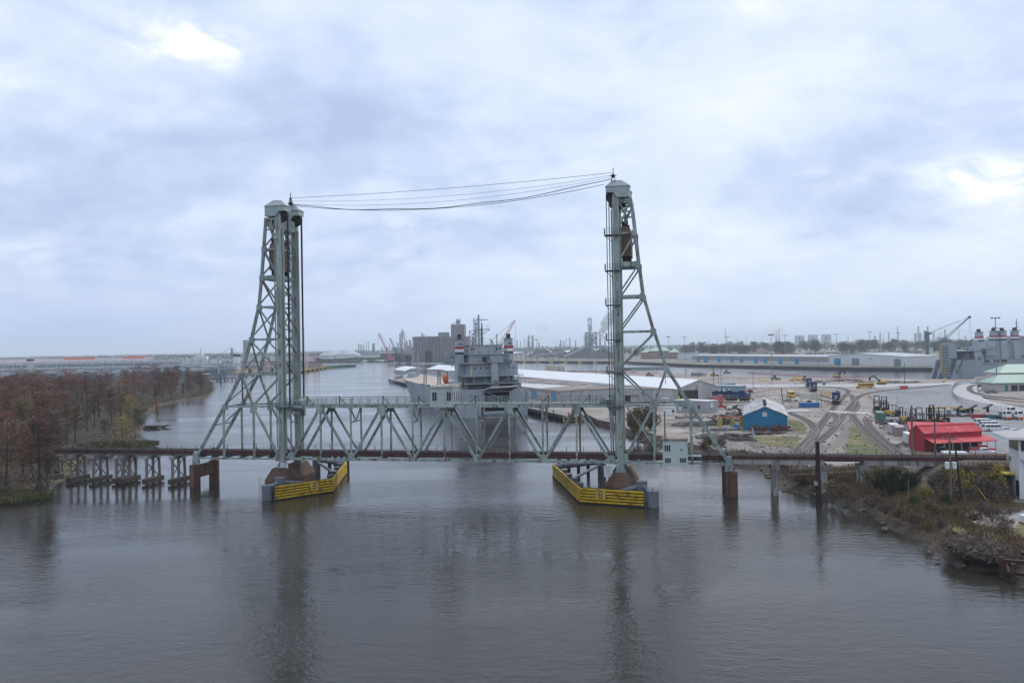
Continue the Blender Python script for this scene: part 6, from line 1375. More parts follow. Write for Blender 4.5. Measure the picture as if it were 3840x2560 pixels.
# office and bunkhouse
p0, p1 = gp(2600, 1545), gp(2655, 1548); rz, w = frame_of(p0, p1); r = thing('site_office', 'low grey flat roofed site office with an air conditioner beside the warehouse', 'office', p0, rz)
mo = corrugated('office_grey', (.36, .36, .365), .5, 'X', .3, .6, .06); MB().box(-9, w, 0, 7.5, 0, 4.4).build('wall', mo, r); MB().box(-9.2, w + .2, -.2, 7.7, 4.4, 4.7).build('roof_edge', mat('pale_coping', (.5, .5, .5), .6, .1, 1), r)
for x in (-4.5, -1.5, 2.2): MB().box(x, x + .9, -.06, .02, 1.4, 3.0).build('window', m_glass, r)
MB().box(w - .02, w + .5, 1.5, 3.0, 2.0, 3.9).build('air_conditioner', m_white, r); MB().box(-6.8, -5.8, -.06, .02, .1, 2.3).build('door', m_white, r)
p0, p1 = gp(2684, 1473), gp(2778, 1475); rz, w = frame_of(p0, p1); r = thing('crew_building', 'long blue-grey flat roofed crew building behind the locomotive', 'office', p0, rz)
mo2 = corrugated('crew_blue_grey', (.20, .29, .36), .5, 'X', .3, .6, .06); MB().box(-3, w, 0, 8, 0, 3.7).build('wall', mo2, r); MB().box(-3.3, w + .3, -.3, 8.3, 3.7, 4.1).build('roof', mat('crew_roof', (.33, .36, .38), .7, .1, .5), r)
for x in (-1.5, 1.6, 4.2, 7.4): MB().box(x, x + 1.1, -.07, .02, 1.2, 2.5).build('window', m_white, r)
# green roofed gatehouse pair
def hip(name, label, c, rz, w, d, eave, ridge, mw, mr, base=G, over=1.2, cat='building'):
    r = thing(name, label, cat, (c.x, c.y, base), rz); MB().box(0, w, 0, d, 0, eave).build('wall', mw, r); o = over; k = d * .5
    MB().add([(-o, -o, eave), (w + o, -o, eave), (w + o, d + o, eave), (-o, d + o, eave), (-o, -o, eave + .25), (w + o, -o, eave + .25), (w + o, d + o, eave + .25), (-o, d + o, eave + .25), (k, d / 2, ridge), (w - k, d / 2, ridge)],
             [(0, 3, 2, 1), (0, 1, 5, 4), (1, 2, 6, 5), (2, 3, 7, 6), (3, 0, 4, 7), (4, 5, 9, 8), (5, 6, 9), (6, 7, 8, 9), (7, 4, 8)]).build('roof', mr, r); return r
m_groof = corrugated('sage_green_roof', (.25, .38, .30), .6, 'X', .4, .4, .05); m_cream = mat('cream_wall', (.50, .46, .40), .8, .08, .4)
r = hip('gatehouse', 'cream gatehouse with a sage green hipped roof beside the loop track', gp(3724, 1466), -.08, 26, 12, 4.0, 8.2, m_cream, m_groof)
for x, m in ((6, mat('teal_door', (.03, .20, .22), .6, .1, 1)), (9, m_glass), (13, m_glass)): MB().box(x, x + (1.4 if x == 6 else 3.2), -.1, .02, .1, 3.0).build('door' if x == 6 else 'opening', m, r)
r = hip('pavilion', 'taller pavilion with a sage green hipped roof behind the gatehouse', gp(3750, 1440), -.08, 30, 16, 6.5, 11.5, m_cream, m_groof)
for x in (0.2, 6, 12, 18): MB().box(x, x + .6, -.3, .3, 0, 6.5).build('column', m_concl, r)
# containers
def container(label, px, py, ln, h, col, ang, group=None, dz=0, name='container'):
    m = corrugated('box_%d' % int(col[0] * 1000 + col[1] * 100000 + col[2] * 10), col, .3, 'X', .6, .5, .1, (col[0] * .5 + .06, col[1] * .5 + .04, col[2] * .5 + .03), .2)
    c = gp(px, py); r = thing(name, label, 'container', (c.x, c.y, G + dz), ang, group)
    MB().box(-ln / 2, ln / 2, -1.22, 1.22, .12, h).build('shell', m, r)
    for x in (-ln / 2, ln / 2 - .16): MB().box(x - .02, x + .18, -1.25, 1.25, 0, h + .03).build('end_frame', m, r)
    for y in (-.7, -.2, .3, .75): MB().beam((ln / 2 + .05, y, .2), (ln / 2 + .05, y, h - .1), .06).build('lock_bar', m_galv, r)
    return r
trk = math.atan2((gp(3305, 1645) - gp(3370, 1700)).y, (gp(3305, 1645) - gp(3370, 1700)).x)
container('dark green shipping container among the forklifts', 3300, 1572, 9, 2.7, (.06, .17, .12), trk + math.pi); container('white shipping container standing beside the yard track', 3352, 1622, 7, 2.7, (.55, .54, .52), trk + math.pi)
container('pinkish grey shipping container next to the white one', 3372, 1630, 7, 2.6, (.36, .27, .27), trk + math.pi); container('white ribbed container beside the red shed', 3412, 1658, 7, 2.6, (.6, .6, .58), trk + math.pi); container('red brown container beside the large red barn', 3436, 1672, 6, 2.4, (.17, .06, .06), trk + math.pi)
r = container('white container box with a dark oval logo beside the blue tank', 3034, 1511, 7.4, 2.7, (.62, .60, .52), 0)
MB().lathe([(0, 0), (1.3, 0)], (0, 0, 0), 16).build('logo_oval', m_navy, r).rotation_euler = (math.pi / 2, 0, 0); r.children[-1].location = (.2, -1.27, 1.9); r.children[-1].scale = (1.1, .55, 1)
text(r, 'TGS', 1.1, (.2, -1.27, .3), (math.pi / 2, 0, 0), m_navy)
container('bright blue tank box with round white decals in the yard', 3034, 1526, 7.8, 1.9, (.03, .16, .42), 0, name='tank_box')
container('red open dumpster on the asphalt lot', 3681, 1568, 6, 1.5, (.30, .05, .04), -.15, name='dumpster'); container('dark teal dumpster beside the red one', 3722, 1569, 5, 1.4, (.03, .14, .17), -.3, name='dumpster'); container('small red box beside the curving track', 3390, 1459, 3.2, 1.9, (.45, .07, .07), 0, name='dumpster')
container('grey and red office container by the canal', 2612, 1410, 9, 3, (.22, .24, .27), 0); container('red roofed white office container by the canal', 2632, 1409, 8, 2.6, (.5, .42, .42), 0)
container('pale trailer standing on the quay below the far ship', 3692, 1430, 11, 2.9, (.5, .48, .45), -.05)
def toilet(px, py, label, col, group=None):
    c = gp(px, py); m = mat('toilet_%d' % int(col[0] * 1000 + col[2] * 77), col, .5, .06, 1); r = thing('portable_toilet', label, 'toilet', (c.x, c.y, G), 0, group)
    MB().box(-.6, .6, -.6, .6, 0, 2.1).build('cabin', m, r); MB().add([(-.65, -.65, 2.1), (.65, -.65, 2.1), (.65, .65, 2.1), (-.65, .65, 2.1), (-.3, -.3, 2.45), (.3, -.3, 2.45), (.3, .3, 2.45), (-.3, .3, 2.45)], [(0, 1, 5, 4), (1, 2, 6, 5), (2, 3, 7, 6), (3, 0, 4, 7), (4, 5, 6, 7)]).build('roof', m_white, r); MB().box(-.4, .4, -.64, -.6, .1, 1.9).build('door', m, r)
for k in range(6): toilet(2719 + k * 7, 1448 - k * .3, 'grey portable toilet in the row on the yard', (.24, .33, .36), 'row of grey toilets')
for k in range(3): toilet(2486 + k * 9, 1510, 'white topped portable toilet beside the brown roofed warehouse', (.42, .45, .45), 'row of white toilets')
toilet(3090, 1444, 'blue portable toilet beside the sand pit', (.02, .14, .40)); toilet(3558, 1556, 'grey green portable toilet on the asphalt lot', (.16, .24, .24)); toilet(3540, 1434, 'yellow portable toilet on the quay below the far ship', (.6, .45, .03))
p = gp(2497, 1558); r = thing('white_kiosk', 'small white kiosk cabin on the yard by the tower', 'cabin', (p.x, p.y, G), .1); MB().box(0, 4.2, 0, 3, 0, 3).build('wall', m_white, r); MB().box(-.15, 4.35, -.15, 3.15, 3, 3.2).build('roof', m_galv, r); MB().box(2.5, 3.4, -.05, .02, 1.2, 2.2).build('window', m_glass, r)
# ---------------------------------------------------------------- vehicles
m_tyre = mat('tyre', (.02, .02, .021), .8, .2, 2); m_rim = mat('rim', (.35, .35, .36), .4, .1, 2)
def wheels(r, xs, w, rad, hw=.24):
    for x in xs:
        for s in (-1, 1):
            wh = MB().tube((x, s * (w / 2 - hw), rad), (x, s * w / 2, rad), rad, n=14).build('wheel', m_tyre, r); MB().tube((x, s * (w / 2), rad), (x, s * (w / 2 + .02), rad), rad * .55, n=10).build('rim', m_rim, wh)
def prof_body(r, name, prof, w, m, taper=None):
    n = len(prof); vs = []
    for s in (-1, 1): vs += [(x, s * (w / 2 if taper is None or z < taper[0] else w / 2 - taper[1]), z) for x, z in prof]
    return MB().add(vs, [(i, (i + 1) % n, n + (i + 1) % n, n + i) for i in range(n)] + [tuple(range(n))[::-1], tuple(range(n, 2 * n))]).build(name, m, r)
def paint(col): return mat('paint_%d_%d_%d' % tuple(int(c * 1000) for c in col), col, .35, .05, .3, spec=.5)
def pickup(px, py, rz, col, label, group=None):
    c = gp(px, py); r = thing('pickup_truck', label, 'truck', (c.x, c.y, G), rz, group); m = paint(col)
    prof_body(r, 'body', [(-2.85, .45), (2.8, .45), (2.85, .95), (2.7, 1.12), (1.35, 1.22), (-2.85, 1.18)], 1.95, m)
    prof_body(r, 'cab', [(-.75, 1.18), (1.35, 1.2), (.7, 1.88), (-.65, 1.9)], 1.9, m, (1.3, .2)); prof_body(r, 'window', [(-.62, 1.27), (1.12, 1.27), (.62, 1.8), (-.55, 1.82)], 1.75, m_glass, None)
    MB().box(-2.75, -.85, -.85, .85, .95, 1.2).build('bed', m_dark, r); wheels(r, (-1.75, 1.85), 1.95, .4)
    for s in (-1, 1): MB().box(2.78, 2.88, s * .7 - .18, s * .7 + .18, .75, .98).build('headlight', m_white, r)
    return r
def van(px, py, rz, col, label, group=None):
    c = gp(px, py); r = thing('passenger_van', label, 'van', (c.x, c.y, G), rz, group); m = paint(col)
    prof_body(r, 'body', [(-2.8, .4), (2.85, .4), (2.9, .95), (2.2, 1.2), (1.5, 2.05), (-2.6, 2.12), (-2.85, 1.3)], 2.0, m)
    for s in (-1, 1):
        for a, b in ((-2.5, -1.35), (-1.25, -.1), (.0, .95)): MB().box(a, b, s * 1.0 - .02, s * 1.0 + .02, 1.25, 1.85).build('window', m_glass, r)
        prof_body(r, 'front_window', [(1.05, 1.25), (1.9, 1.25), (1.45, 1.85), (1.05, 1.85)], 2.03, m_glass) if s > 0 else None
    MB().add([(2.2, -.85, 1.24), (2.2, .85, 1.24), (1.56, .8, 2.0), (1.56, -.8, 2.0)], [(0, 1, 2, 3)]).build('windscreen', m_glass, r).location = (.03, 0, .03)
    MB().box(-2.88, -2.8, -.8, .8, 1.3, 1.9).build('rear_window', m_glass, r); wheels(r, (-1.75, 1.85), 2.0, .38)
    return r
def bus(px, py, rz, label):
    c = gp(px, py); r = thing('school_bus', label, 'bus', (c.x, c.y, G), rz); m = paint((.60, .33, .015))
    prof_body(r, 'body', [(-5, .6), (3.4, .6), (3.4, 2.6), (3.2, 3.0), (-4.8, 3.05), (-5, 2.7)], 2.4, m); prof_body(r, 'bonnet', [(3.4, .6), (5, .6), (5.0, 1.5), (3.4, 1.75)], 2.0, m)
    for s in (-1, 1):
        for k in range(8): MB().box(-4.7 + k, -3.9 + k, s * 1.2 - .02, s * 1.2 + .02, 1.75, 2.5).build('window', m_glass, r)
        MB().box(-5, 3.4, s * 1.2 - .03, s * 1.2 + .03, 1.35, 1.45).build('black_stripe', m_dark, r)
    MB().box(3.38, 3.45, -1, 1, 1.75, 2.6).build('windscreen', m_glass, r); MB().box(-5.03, -4.97, -.9, .9, 1.7, 2.5).build('rear_window', m_glass, r); wheels(r, (-3.2, 4.0), 2.4, .5)
def loco(px, py, rz, label, logo=True, ln=17.5):
    c = gp(px, py); r = thing('locomotive', label, 'locomotive', (c.x, c.y, G + .3), rz, None, 1.13); m = mat('loco_blue', (.014, .045, .13), .4, .1, .3, wear=(.04, .05, .07), wear_amt=.2); ms = mat('loco_stripe', (.55, .38, .05), .5, .1, 1); h = ln / 2
    MB().box(-h, h, -1.45, 1.45, 1.0, 1.45).build('underframe', m_dark, r); MB().box(-h, h, -1.48, 1.48, 1.42, 1.52).build('sill_stripe', ms, r)
    hd = MB().box(-h + 1.2, h - 5.6, -.95, .95, 1.5, 4.1).build('long_hood', m, r)
    for k in range(6): MB().box(-h + 1.8 + k * 1.5, -h + 2.9 + k * 1.5, -.99, .99, 2.9, 3.8).build('grille', m_dark, hd)
    for x in (-h + 3, -h + 5, -h + 7.5): MB().tube((x, 0, 4.1), (x, 0, 4.4), .55, n=12).build('roof_fan', m_dark, hd)
    MB().box(-1, .2, -.5, .5, 4.1, 4.5).build('exhaust', m_dark, hd)
    cb = prof_body(r, 'cab', [(h - 5.6, 1.5), (h - 3.0, 1.5), (h - 3.0, 4.0), (h - 3.4, 4.5), (h - 5.4, 4.5), (h - 5.6, 4.2)], 2.9, m)
    for s in (-.75, .75): MB().box(h - 3.03, h - 2.97, s - .5, s + .5, 3.45, 4.05).build('windscreen', m_glass, cb)
    for s in (-1, 1): MB().box(h - 5.2, h - 3.7, s * 1.45 - .03, s * 1.45 + .03, 3.3, 4.0).build('window', m_glass, cb)
    prof_body(r, 'short_hood', [(h - 3, 1.5), (h - 1, 1.5), (h - 1, 3.1), (h - 3, 3.4)], 1.7, m); MB().box(h - 1.02, h - .96, -.25, .25, 2.5, 2.9).build('headlight', m_white, r)
    if logo:
        for q in ((0, 2.2), (.35, 2.5), (-.35, 2.0)): MB().cbox((h - .97, q[0], q[1]), (.05, .4, .16)).build('nose_logo', m_white, r)
        text(r, '4076', .55, (-1, -1.0, 2.1), (math.pi / 2, 0, 0), m_white, 'number')
    MB().box(h - .1, h + .25, -1.3, 1.3, .35, 1.0).build('pilot', m_dark, r); MB().box(-2.4, 2.4, -1.2, 1.2, .35, 1.0).build('fuel_tank', m_dark, r)
    for x in (-h + 3.4, h - 3.4):
        t = MB().box(x - 2, x + 2, -1.15, 1.15, .3, .95).build('truck_frame', m_dark, r)
        for dx in (-1.4, 0, 1.4):
            for s in (-1, 1): MB().tube((x + dx, s * .7, .5), (x + dx, s * .85, .5), .5, n=12).build('wheel', m_railn, t)
    mb = MB()
    for s in (-1, 1):
        for k in range(12): x = -h + .3 + k * (ln - .6) / 11; mb.beam((x, s * 1.4, 1.5), (x, s * 1.4, 2.5), .05)
        mb.beam((-h + .3, s * 1.4, 2.5), (h - .3, s * 1.4, 2.5), .05)
    mb.build('hand_rail', m_white, r)
    return r
d = gp(3020, 1660) - gp(3142, 1508); tdir = math.atan2((gp(3112, 1548) - gp(3142, 1508)).y, (gp(3112, 1548) - gp(3142, 1508)).x)
loco(3139, 1512, tdir, 'single dark blue locomotive facing down the yard tracks beside the white box')
loco(2742, 1506, -.32, 'dark blue locomotive with a low stripe standing beside the warehouse end')
ld = math.atan2((gp(3062, 1474) - gp(3040, 1458)).y, (gp(3062, 1474) - gp(3040, 1458)).x)
loco(3050, 1467, ld, 'front one of two coupled dark blue locomotives by the sand pit', ln=14); loco(3032, 1450, ld, 'rear one of two coupled dark blue locomotives by the sand pit', False, ln=14)
bus(2966, 1489, -1.75, 'yellow school bus standing end on among the yard scrap'); bus(3243, 1455, math.pi + .08, 'yellow school bus parked side on at the canal road')
pickup(2752, 1535, math.pi - .2, (.72, .72, .72), 'white pickup truck on the yard between the office and the blue shed'); pickup(2704, 1532, math.pi - .1, (.45, .05, .04), 'red crew truck parked behind the grey site office')
van(3726, 1615, -.12, (.74, .75, .76), 'white passenger van nearest the pickups in the van row'); van(3714, 1603, -.12, (.74, .75, .76), 'white passenger van in the middle of the van row'); van(3692, 1593, -.12, (.74, .75, .76), 'white passenger van farthest from the pickups in the van row'); van(3662, 1444, .02, (.72, .73, .74), 'white passenger van driving on the quay road')
pickup(3768, 1626, -.1, (.68, .70, .74), 'silver white pickup truck beside the van row'); pickup(3800, 1632, -.05, (.74, .75, .76), 'white pickup truck beside the silver one'); pickup(3842, 1634, -.05, (.74, .75, .76), 'white pickup truck beyond the other pickups')
pickup(3718, 1474, .05, (.10, .14, .15), 'dark green car at the gatehouse'); pickup(3682, 1696, -.15, (.42, .02, .04), 'dark red pickup truck in front of the large red barn'); pickup(3690, 1708, -.2, (.70, .70, .70), 'white pickup truck with an orange load in front of the red barn')
def tractor_unit(px, py, rz, label):
    c = gp(px, py); r = thing('yard_tractor', label, 'truck', (c.x, c.y, G), rz); m = paint((.74, .74, .72))
    MB().box(-3.4, 2.2, -1.1, 1.1, .5, .95).build('chassis', m_dark, r); prof_body(r, 'cab', [(0.4, .9), (2.3, .9), (2.3, 1.9), (2.0, 3.1), (.4, 3.1)], 1.9, m); MB().box(2.12, 2.26, -.8, .8, 1.95, 2.85).build('windscreen', m_glass, r); MB().box(.9, 1.8, -.97, .97, 1.9, 2.8).build('window', m_glass, r)
    MB().box(2.2, 2.45, -1.1, 1.1, .45, .95).build('bumper', m_orange, r); wheels(r, (-2.4, 1.5), 2.3, .5, .35)
tractor_unit(3764, 1572, -1.35, 'white yard tractor parked beside the teal dumpster'); tractor_unit(3808, 1572, -1.4, 'white yard tractor with an orange bumper beside the other tractor'); tractor_unit(3780, 1556, -1.4, 'white yard tractor standing behind the two front ones')
def forklift_proto():
    r = thing('forklift', '', 'forklift'); my = paint((.55, .36, .02))
    MB().box(-1.9, 1.2, -.9, .9, .5, 1.5).build('body', my, r); MB().box(-2.2, -1.5, -.9, .9, .5, 1.7).build('counterweight', m_dark, r)
    mb = MB()
    for x in (-1.0, .8):
        for y in (-.8, .8): mb.beam((x, y, 1.5), (x, y, 2.9), .12)
    mb.box(-1.1, .9, -.9, .9, 2.9, 3.0); mb.build('guard_cage', m_dark, r)
    mb = MB()
    for y in (-.6, .6): mb.beam((1.5, y, .2), (1.5, y, 4.2), .2)
    for z in (1.0, 2.4, 4.1): mb.beam((1.5, -.6, z), (1.5, .6, z), .18)
    mb.build('mast', m_dark, r)
    for y in (-.45, .45): MB().box(1.6, 2.9, y - .08, y + .08, .2, .32).build('fork', m_dark, r)
    wheels(r, (-1.3, .9), 2.0, .5, .3); return r
fk = forklift_proto(); fpos = [(3290, 1545, 1.2, 1.5), (3318, 1552, 1.2, 1.5), (3340, 1560, 2.2, 1.4), (3395, 1582, 1.9, 1.2), (3420, 1590, .9, 1.2), (3448, 1594, 1.1, 1.35), (3472, 1596, .6, 1.35), (3500, 1598, 1.3, 1.4), (3530, 1600, 1.0, 1.45), (3518, 1592, 2.0, 1.5)]
flab = ['yellow mast forklift behind the green container', 'yellow mast forklift next to the green container', 'dark forklift beside the twin lamp post', 'small yellow forklift in the scrap rows', 'yellow forklift in front of the dark forklift group', 'dark mast forklift behind the red shed roof', 'dark forklift in the middle of the group behind the red barn', 'dark tall forklift behind the red barn ridge', 'dark forklift at the lot end of the group behind the red barn', 'tall masted forklift at the back of the group behind the red barn']
for k, (x, y, a, s) in enumerate(fpos):
    if k == 0: fk.location = gp(x, y); fk.rotation_euler = (0, 0, a); fk.scale = (s,) * 3; fk['label'] = flab[0]; fk['group'] = 'forklifts by the lot'
    else: dup(fk, gp(x, y), a, flab[k], 'forklifts by the lot', s)
def digger(px, py, rz, label, col, kind):
    c = gp(px, py); r = thing('excavator' if kind == 'ex' else 'wheel_loader', label, 'digger', (c.x, c.y, G), rz); m = paint(col)
    if kind == 'ex':
        for s in (-1, 1): MB().box(-2.2, 2.2, s * 1.3 - .35, s * 1.3 + .35, 0, .95).build('crawler', m_dark, r)
        MB().box(-2.6, 1.6, -1.4, 1.4, 1.0, 2.4).build('house', m, r); MB().box(.4, 1.8, -1.4, -.2, 2.4, 3.2).build('cab', m_glass, r)
        MB().beam((1.4, .3, 1.8), (4.6, .3, 5.4), .5, .7).build('boom', m_dark, r); MB().beam((4.6, .3, 5.4), (7.2, .3, 4.6), .45, .55).build('stick', m_dark, r); MB().beam((7.2, .3, 4.6), (7.6, .3, 2.6), .9, .8).build('bucket', m_dark, r)
    else:
        MB().box(-2.6, .4, -1, 1, .9, 2.1).build('house', m, r); MB().box(-.6, .8, -.8, .8, 2.0, 3.3).build('cab', m_glass, r); MB().box(-.7, .9, -.9, .9, 3.3, 3.45).build('cab_roof', m, r); MB().beam((.6, -.6, 1.6), (3.0, -.6, .9), .25, .4).beam((.6, .6, 1.6), (3.0, .6, .9), .25, .4).build('lift_arm', m, r); MB().box(2.8, 3.8, -1.3, 1.3, .2, 1.3).build('bucket', m_dark, r); wheels(r, (-1.6, 1.4), 2.4, .75, .5)
digger(3306, 1441, math.pi, 'yellow excavator with a raised dark arm by the canal ramp', (.55, .33, .03), 'ex'); digger(3018, 1426, math.pi, 'yellow wheel loader beside the sand heap', (.55, .35, .03), 'ld'); digger(2905, 1424, 0, 'green loader beside the light mast', (.03, .16, .10), 'ld')
digger(2676, 1410, .1, 'yellow orange loader beside the red roofed office container', (.60, .30, .03), 'ld'); digger(2434, 1410, .2, 'red and green loader behind the lift tower', (.50, .06, .04), 'ld'); digger(2724, 1401, .1, 'small yellow loader on the canal edge', (.55, .36, .04), 'ld'); digger(3140, 1416, .4, 'yellow pile driver machine on the canal edge', (.5, .33, .05), 'ex')
# heaps
def cone(px, py, rr, h, label, m, name, cat='heap'):
    c = gp(px, py); bm = bmesh.new(); bmesh.ops.create_cone(bm, cap_ends=False, segments=28, radius1=rr, radius2=.15, depth=h); bmesh.ops.subdivide_edges(bm, edges=bm.edges, cuts=2, use_grid_fill=True)
    for v in bm.verts: k = 1 + rd.uniform(-.05, .05); v.co = Vector((v.co.x * k, v.co.y * k, (v.co.z + h / 2) * (.97 + rd.uniform(-.02, .02)) - .05))
    me = bpy.data.meshes.new(name); bm.to_mesh(me); bm.free(); me.materials.append(m); tag(obj(name, me, None, (c.x, c.y, G)), label, cat)
m_sand = mat('ochre_sand', (.42, .28, .12), .95, .12, .6, bump=.4)
cone(2984, 1427, 5.6, 3.9, 'ochre sand heap beside the yellow wheel loader', m_sand, 'sand_heap'); cone(2872, 1422, 6.0, 1.7, 'low ochre sand heap beside the green loader', m_sand, 'sand_heap')
def scrap(px, py, rx, ry, h, n, label, m, name='scrap_heap', long=3.0, flat=False, cat='scrap heap', z=G):
    c = gp(px, py, z); mb = MB()
    for k in range(n):
        a = rd.random() * 6.28; q = math.sqrt(rd.random()); p = Vector((math.cos(a) * q * rx, math.sin(a) * q * ry, rd.random() ** 1.5 * h * (1 - .6 * q) + .15)); an = rd.uniform(-.4, .4) if flat else rd.random() * 6.28; e = Vector((math.cos(an), math.sin(an), rd.uniform(-.12, .25) if flat else rd.uniform(-.4, .5))) * rd.uniform(.3, 1) * long / 2
        if k % 3: mb.beam(p - e, p + e, rd.uniform(.08, .3), rd.uniform(.08, .35))
        else: mb.tube(p - e, p + e, rd.uniform(.06, .25), n=6)
    o = mb.build(name, m); o.location = c; tag(o, label, cat); return o
m_scr1 = mat('dark_scrap', (.075, .062, .055), .85, .5, .6, wear=(.16, .08, .05), wear_amt=.35, wear_scale=.5); m_scr2 = mat('rust_scrap', (.20, .085, .05), .85, .45, .6, wear=(.08, .05, .045), wear_amt=.4, wear_scale=.6); m_scr3 = mat('grey_scrap', (.19, .18, .18), .8, .45, .7)
scrap(2745, 1580, 8, 5, 3.6, 120, 'tangled dark rail scrap beside the yellow trestle stands', m_scr1); scrap(2700, 1592, 5, 3, 2.4, 70, 'low dark scrap frame pile at the river end of the trestle stands', m_scr1); scrap(2762, 1552, 5, 3, 4.0, 70, 'dark machinery scrap against the blue shed wall', m_scr1, long=2)
scrap(2835, 1614, 3, 1.6, 2.4, 45, 'rusty drums and crates at the river corner of the blue shed', m_scr2, long=1.6); scrap(2880, 1616, 3.2, 1.6, 2.6, 45, 'rusty scrap row in the middle of the blue shed front', m_scr2, long=1.6); scrap(2932, 1616, 3.6, 1.8, 2.8, 60, 'rusty tangle of bars at the yard corner of the blue shed', m_scr2, long=2.4); scrap(2870, 1628, 6, 1.2, .8, 35, 'dark timbers lying in front of the blue shed', m_scr1, long=4, flat=True)
scrap(2745, 1646, 5, 2.4, 2.2, 60, 'heap of dark rail bundles below the blue shed', m_scr1, long=3.5, flat=True); scrap(2785, 1652, 3.4, 1.6, 1.4, 36, 'low heap of dark rails next to the larger bundle heap', m_scr1, long=3, flat=True); scrap(2670, 1644, 5, 2.2, 1.8, 50, 'grey scrap heap behind the tower leg', m_scr3, long=3, flat=True)
scrap(2610, 1595, 9, 4, 1.8, 90, 'row of grey pipes and rails on the yard behind the tower leg', m_scr3, long=5, flat=True); scrap(2585, 1568, 7, 3, 1.2, 50, 'scattered grey fittings near the white kiosk', m_scr3, long=2); scrap(2700, 1614, 6, 1.6, .8, 40, 'grey rails lying beside the blue pump frame', m_scr3, long=5, flat=True)
scrap(2965, 1506, 5, 2, 1.5, 45, 'jumbled wheels and parts beside the end on school bus', m_scr3, long=1.8); scrap(3000, 1428, 6, 2, 1.3, 30, 'rusty steel plates below the sand heap', m_scr2, long=3, flat=True); scrap(3060, 1434, 9, 2, 1.2, 40, 'rusty dark pipe row beside the coupled locomotives', m_scr2, long=4, flat=True)
scrap(3360, 1590, 6, 3, 2.0, 70, 'brown crates and bundles behind the white container', m_scr1, long=2); scrap(3385, 1605, 7, 3, 1.8, 70, 'mixed grey crates beside the containers', m_scr3, long=2); scrap(3330, 1590, 4, 3, 1.6, 50, 'dark boxes in the row beside the green container', m_scr1, long=1.6); scrap(3395, 1672, 3, 2, .9, 30, 'grey hoses heaped beside the red brown container', m_scr3, long=1.5)
scrap(3610, 1562, 8, 1.5, 1.1, 40, 'low dark trailer beds on the asphalt lot', m_scr1, long=4, flat=True); scrap(3170, 1428, 12, 3, 1.2, 70, 'rusty clutter along the canal road', m_scr2, long=3); scrap(3370, 1436, 14, 4, 1.6, 80, 'grey ramp timbers at the canal slip', m_scr3, long=4, flat=True); scrap(3230, 1434, 8, 3, 1.2, 50, 'brown earth spoil and timber beside the excavator', m_scr2, long=2)
for k, (x, y, w_) in enumerate(((2100, 1396, 16), (2170, 1394, 20), (2260, 1393, 14), (2040, 1393, 12), (2320, 1397, 18), (1985, 1391, 9))): scrap(x, y, w_, 4, 1.8, 45, ['dark steel bundles', 'red brown steel bundles', 'grey brown pipe stacks', 'mixed crates', 'brown timber stacks', 'yellow red gear'][k] + ' along the canal edge behind the white roof', [m_scr1, m_scr2, m_scr3, m_scr3, m_scr2, m_scr2][k], long=6, flat=True)
container('cream office container on the canal edge behind the white roof', 2082, 1393, 20, 6, (.50, .47, .36), 0)
mb = MB()
for _ in range(520):
    p = gp(rd.choice((rd.uniform(2560, 3000), rd.uniform(2900, 3420))), rd.uniform(1425, 1705))
    if p.x < 40: continue
    s_ = rd.uniform(.12, .42); mb.cbox((p.x, p.y, G + .12), (s_ * rd.uniform(.6, 3), s_, rd.uniform(.15, .5)), rd.random() * 3)
o = mb.build('yard_debris', mat('debris_mix', (.14, .12, .11), .85, .5, .05, wear=(.32, .30, .28), wear_amt=.35, wear_scale=.08)); o['kind'] = 'stuff'; o['label'] = 'small debris scattered over the yard'
# yellow A-frame trestle stands with an orange beam
r = thing('trestle_stand', 'pair of yellow A frame stands carrying an orange beam beside the blue shed', 'stand', gp(2763, 1598))
for x in (-5.6, -1.2, 1.2 + .6): MB().add([(x - 1.0, 0, 0), (x + .9, 0, 0), (x + .35, 0, 2.9), (x - .35, 0, 2.9), (x - 1.0, .5, 0), (x + .9, .5, 0), (x + .35, .5, 2.9), (x - .35, .5, 2.9)], [(0, 1, 2, 3), (7, 6, 5, 4), (0, 4, 5, 1), (1, 5, 6, 2), (2, 6, 7, 3), (3, 7, 4, 0)]).build('a_frame', mat('stand_yellow', (.44, .37, .10), .7, .15, .6), r)
MB().box(-6.8, 2.6, -.1, .6, 2.9, 3.15).build('beam', mat('beam_orange', (.55, .16, .03), .6, .2, .5), r)
r = thing('water_pump', 'small blue pump frame standing before the blue shed', 'machine', gp(2762, 1612)); mb = MB()
for x in (-.7, .7):
    for y in (-.4, .4): mb.beam((x, y, 0), (x, y, 2.0), .14)
mb.box(-.8, .8, -.5, .5, .9, 1.2).box(-.5, .3, -.3, .3, 1.2, 1.9).build('frame', mat('pump_blue', (.02, .17, .42), .5, .1, 1), r)
r = thing('lift_boom', 'yellow boom lift folded low on the asphalt lot', 'lift', gp(3570, 1548), -.12); mm = mat('lift_yellow', (.55, .37, .03), .6, .12, .6); MB().beam((-8, 0, 2.0), (2, 0, 1.9), .5, .6).build('boom', mm, r); MB().beam((2, 0, 1.9), (10, 0, .6), .4, .5).build('arm', mm, r); MB().box(-8.3, -7.7, -.6, .6, 0, 2.2).build('basket', mm, r); MB().box(3, 6, -1, 1, .2, 1.2).build('base', m_dark, r)
for k, (x, y) in enumerate(((3646, 1548), (3704, 1545), (3592, 1552))):
    r = thing('conveyor_loader', ['dark belt loader beside the red dumpster', 'dark belt loader behind the teal dumpster', 'dark belt loader on the low trailer bed'][k], 'loader', gp(x, y), .2); MB().beam((-1.8, 0, 1.4), (1.8, 0, 2.9), 1.2, .4).build('belt', m_dark, r); MB().box(-.3, .3, -.4, .4, 0, 1.9).build('stand', m_dark, r)
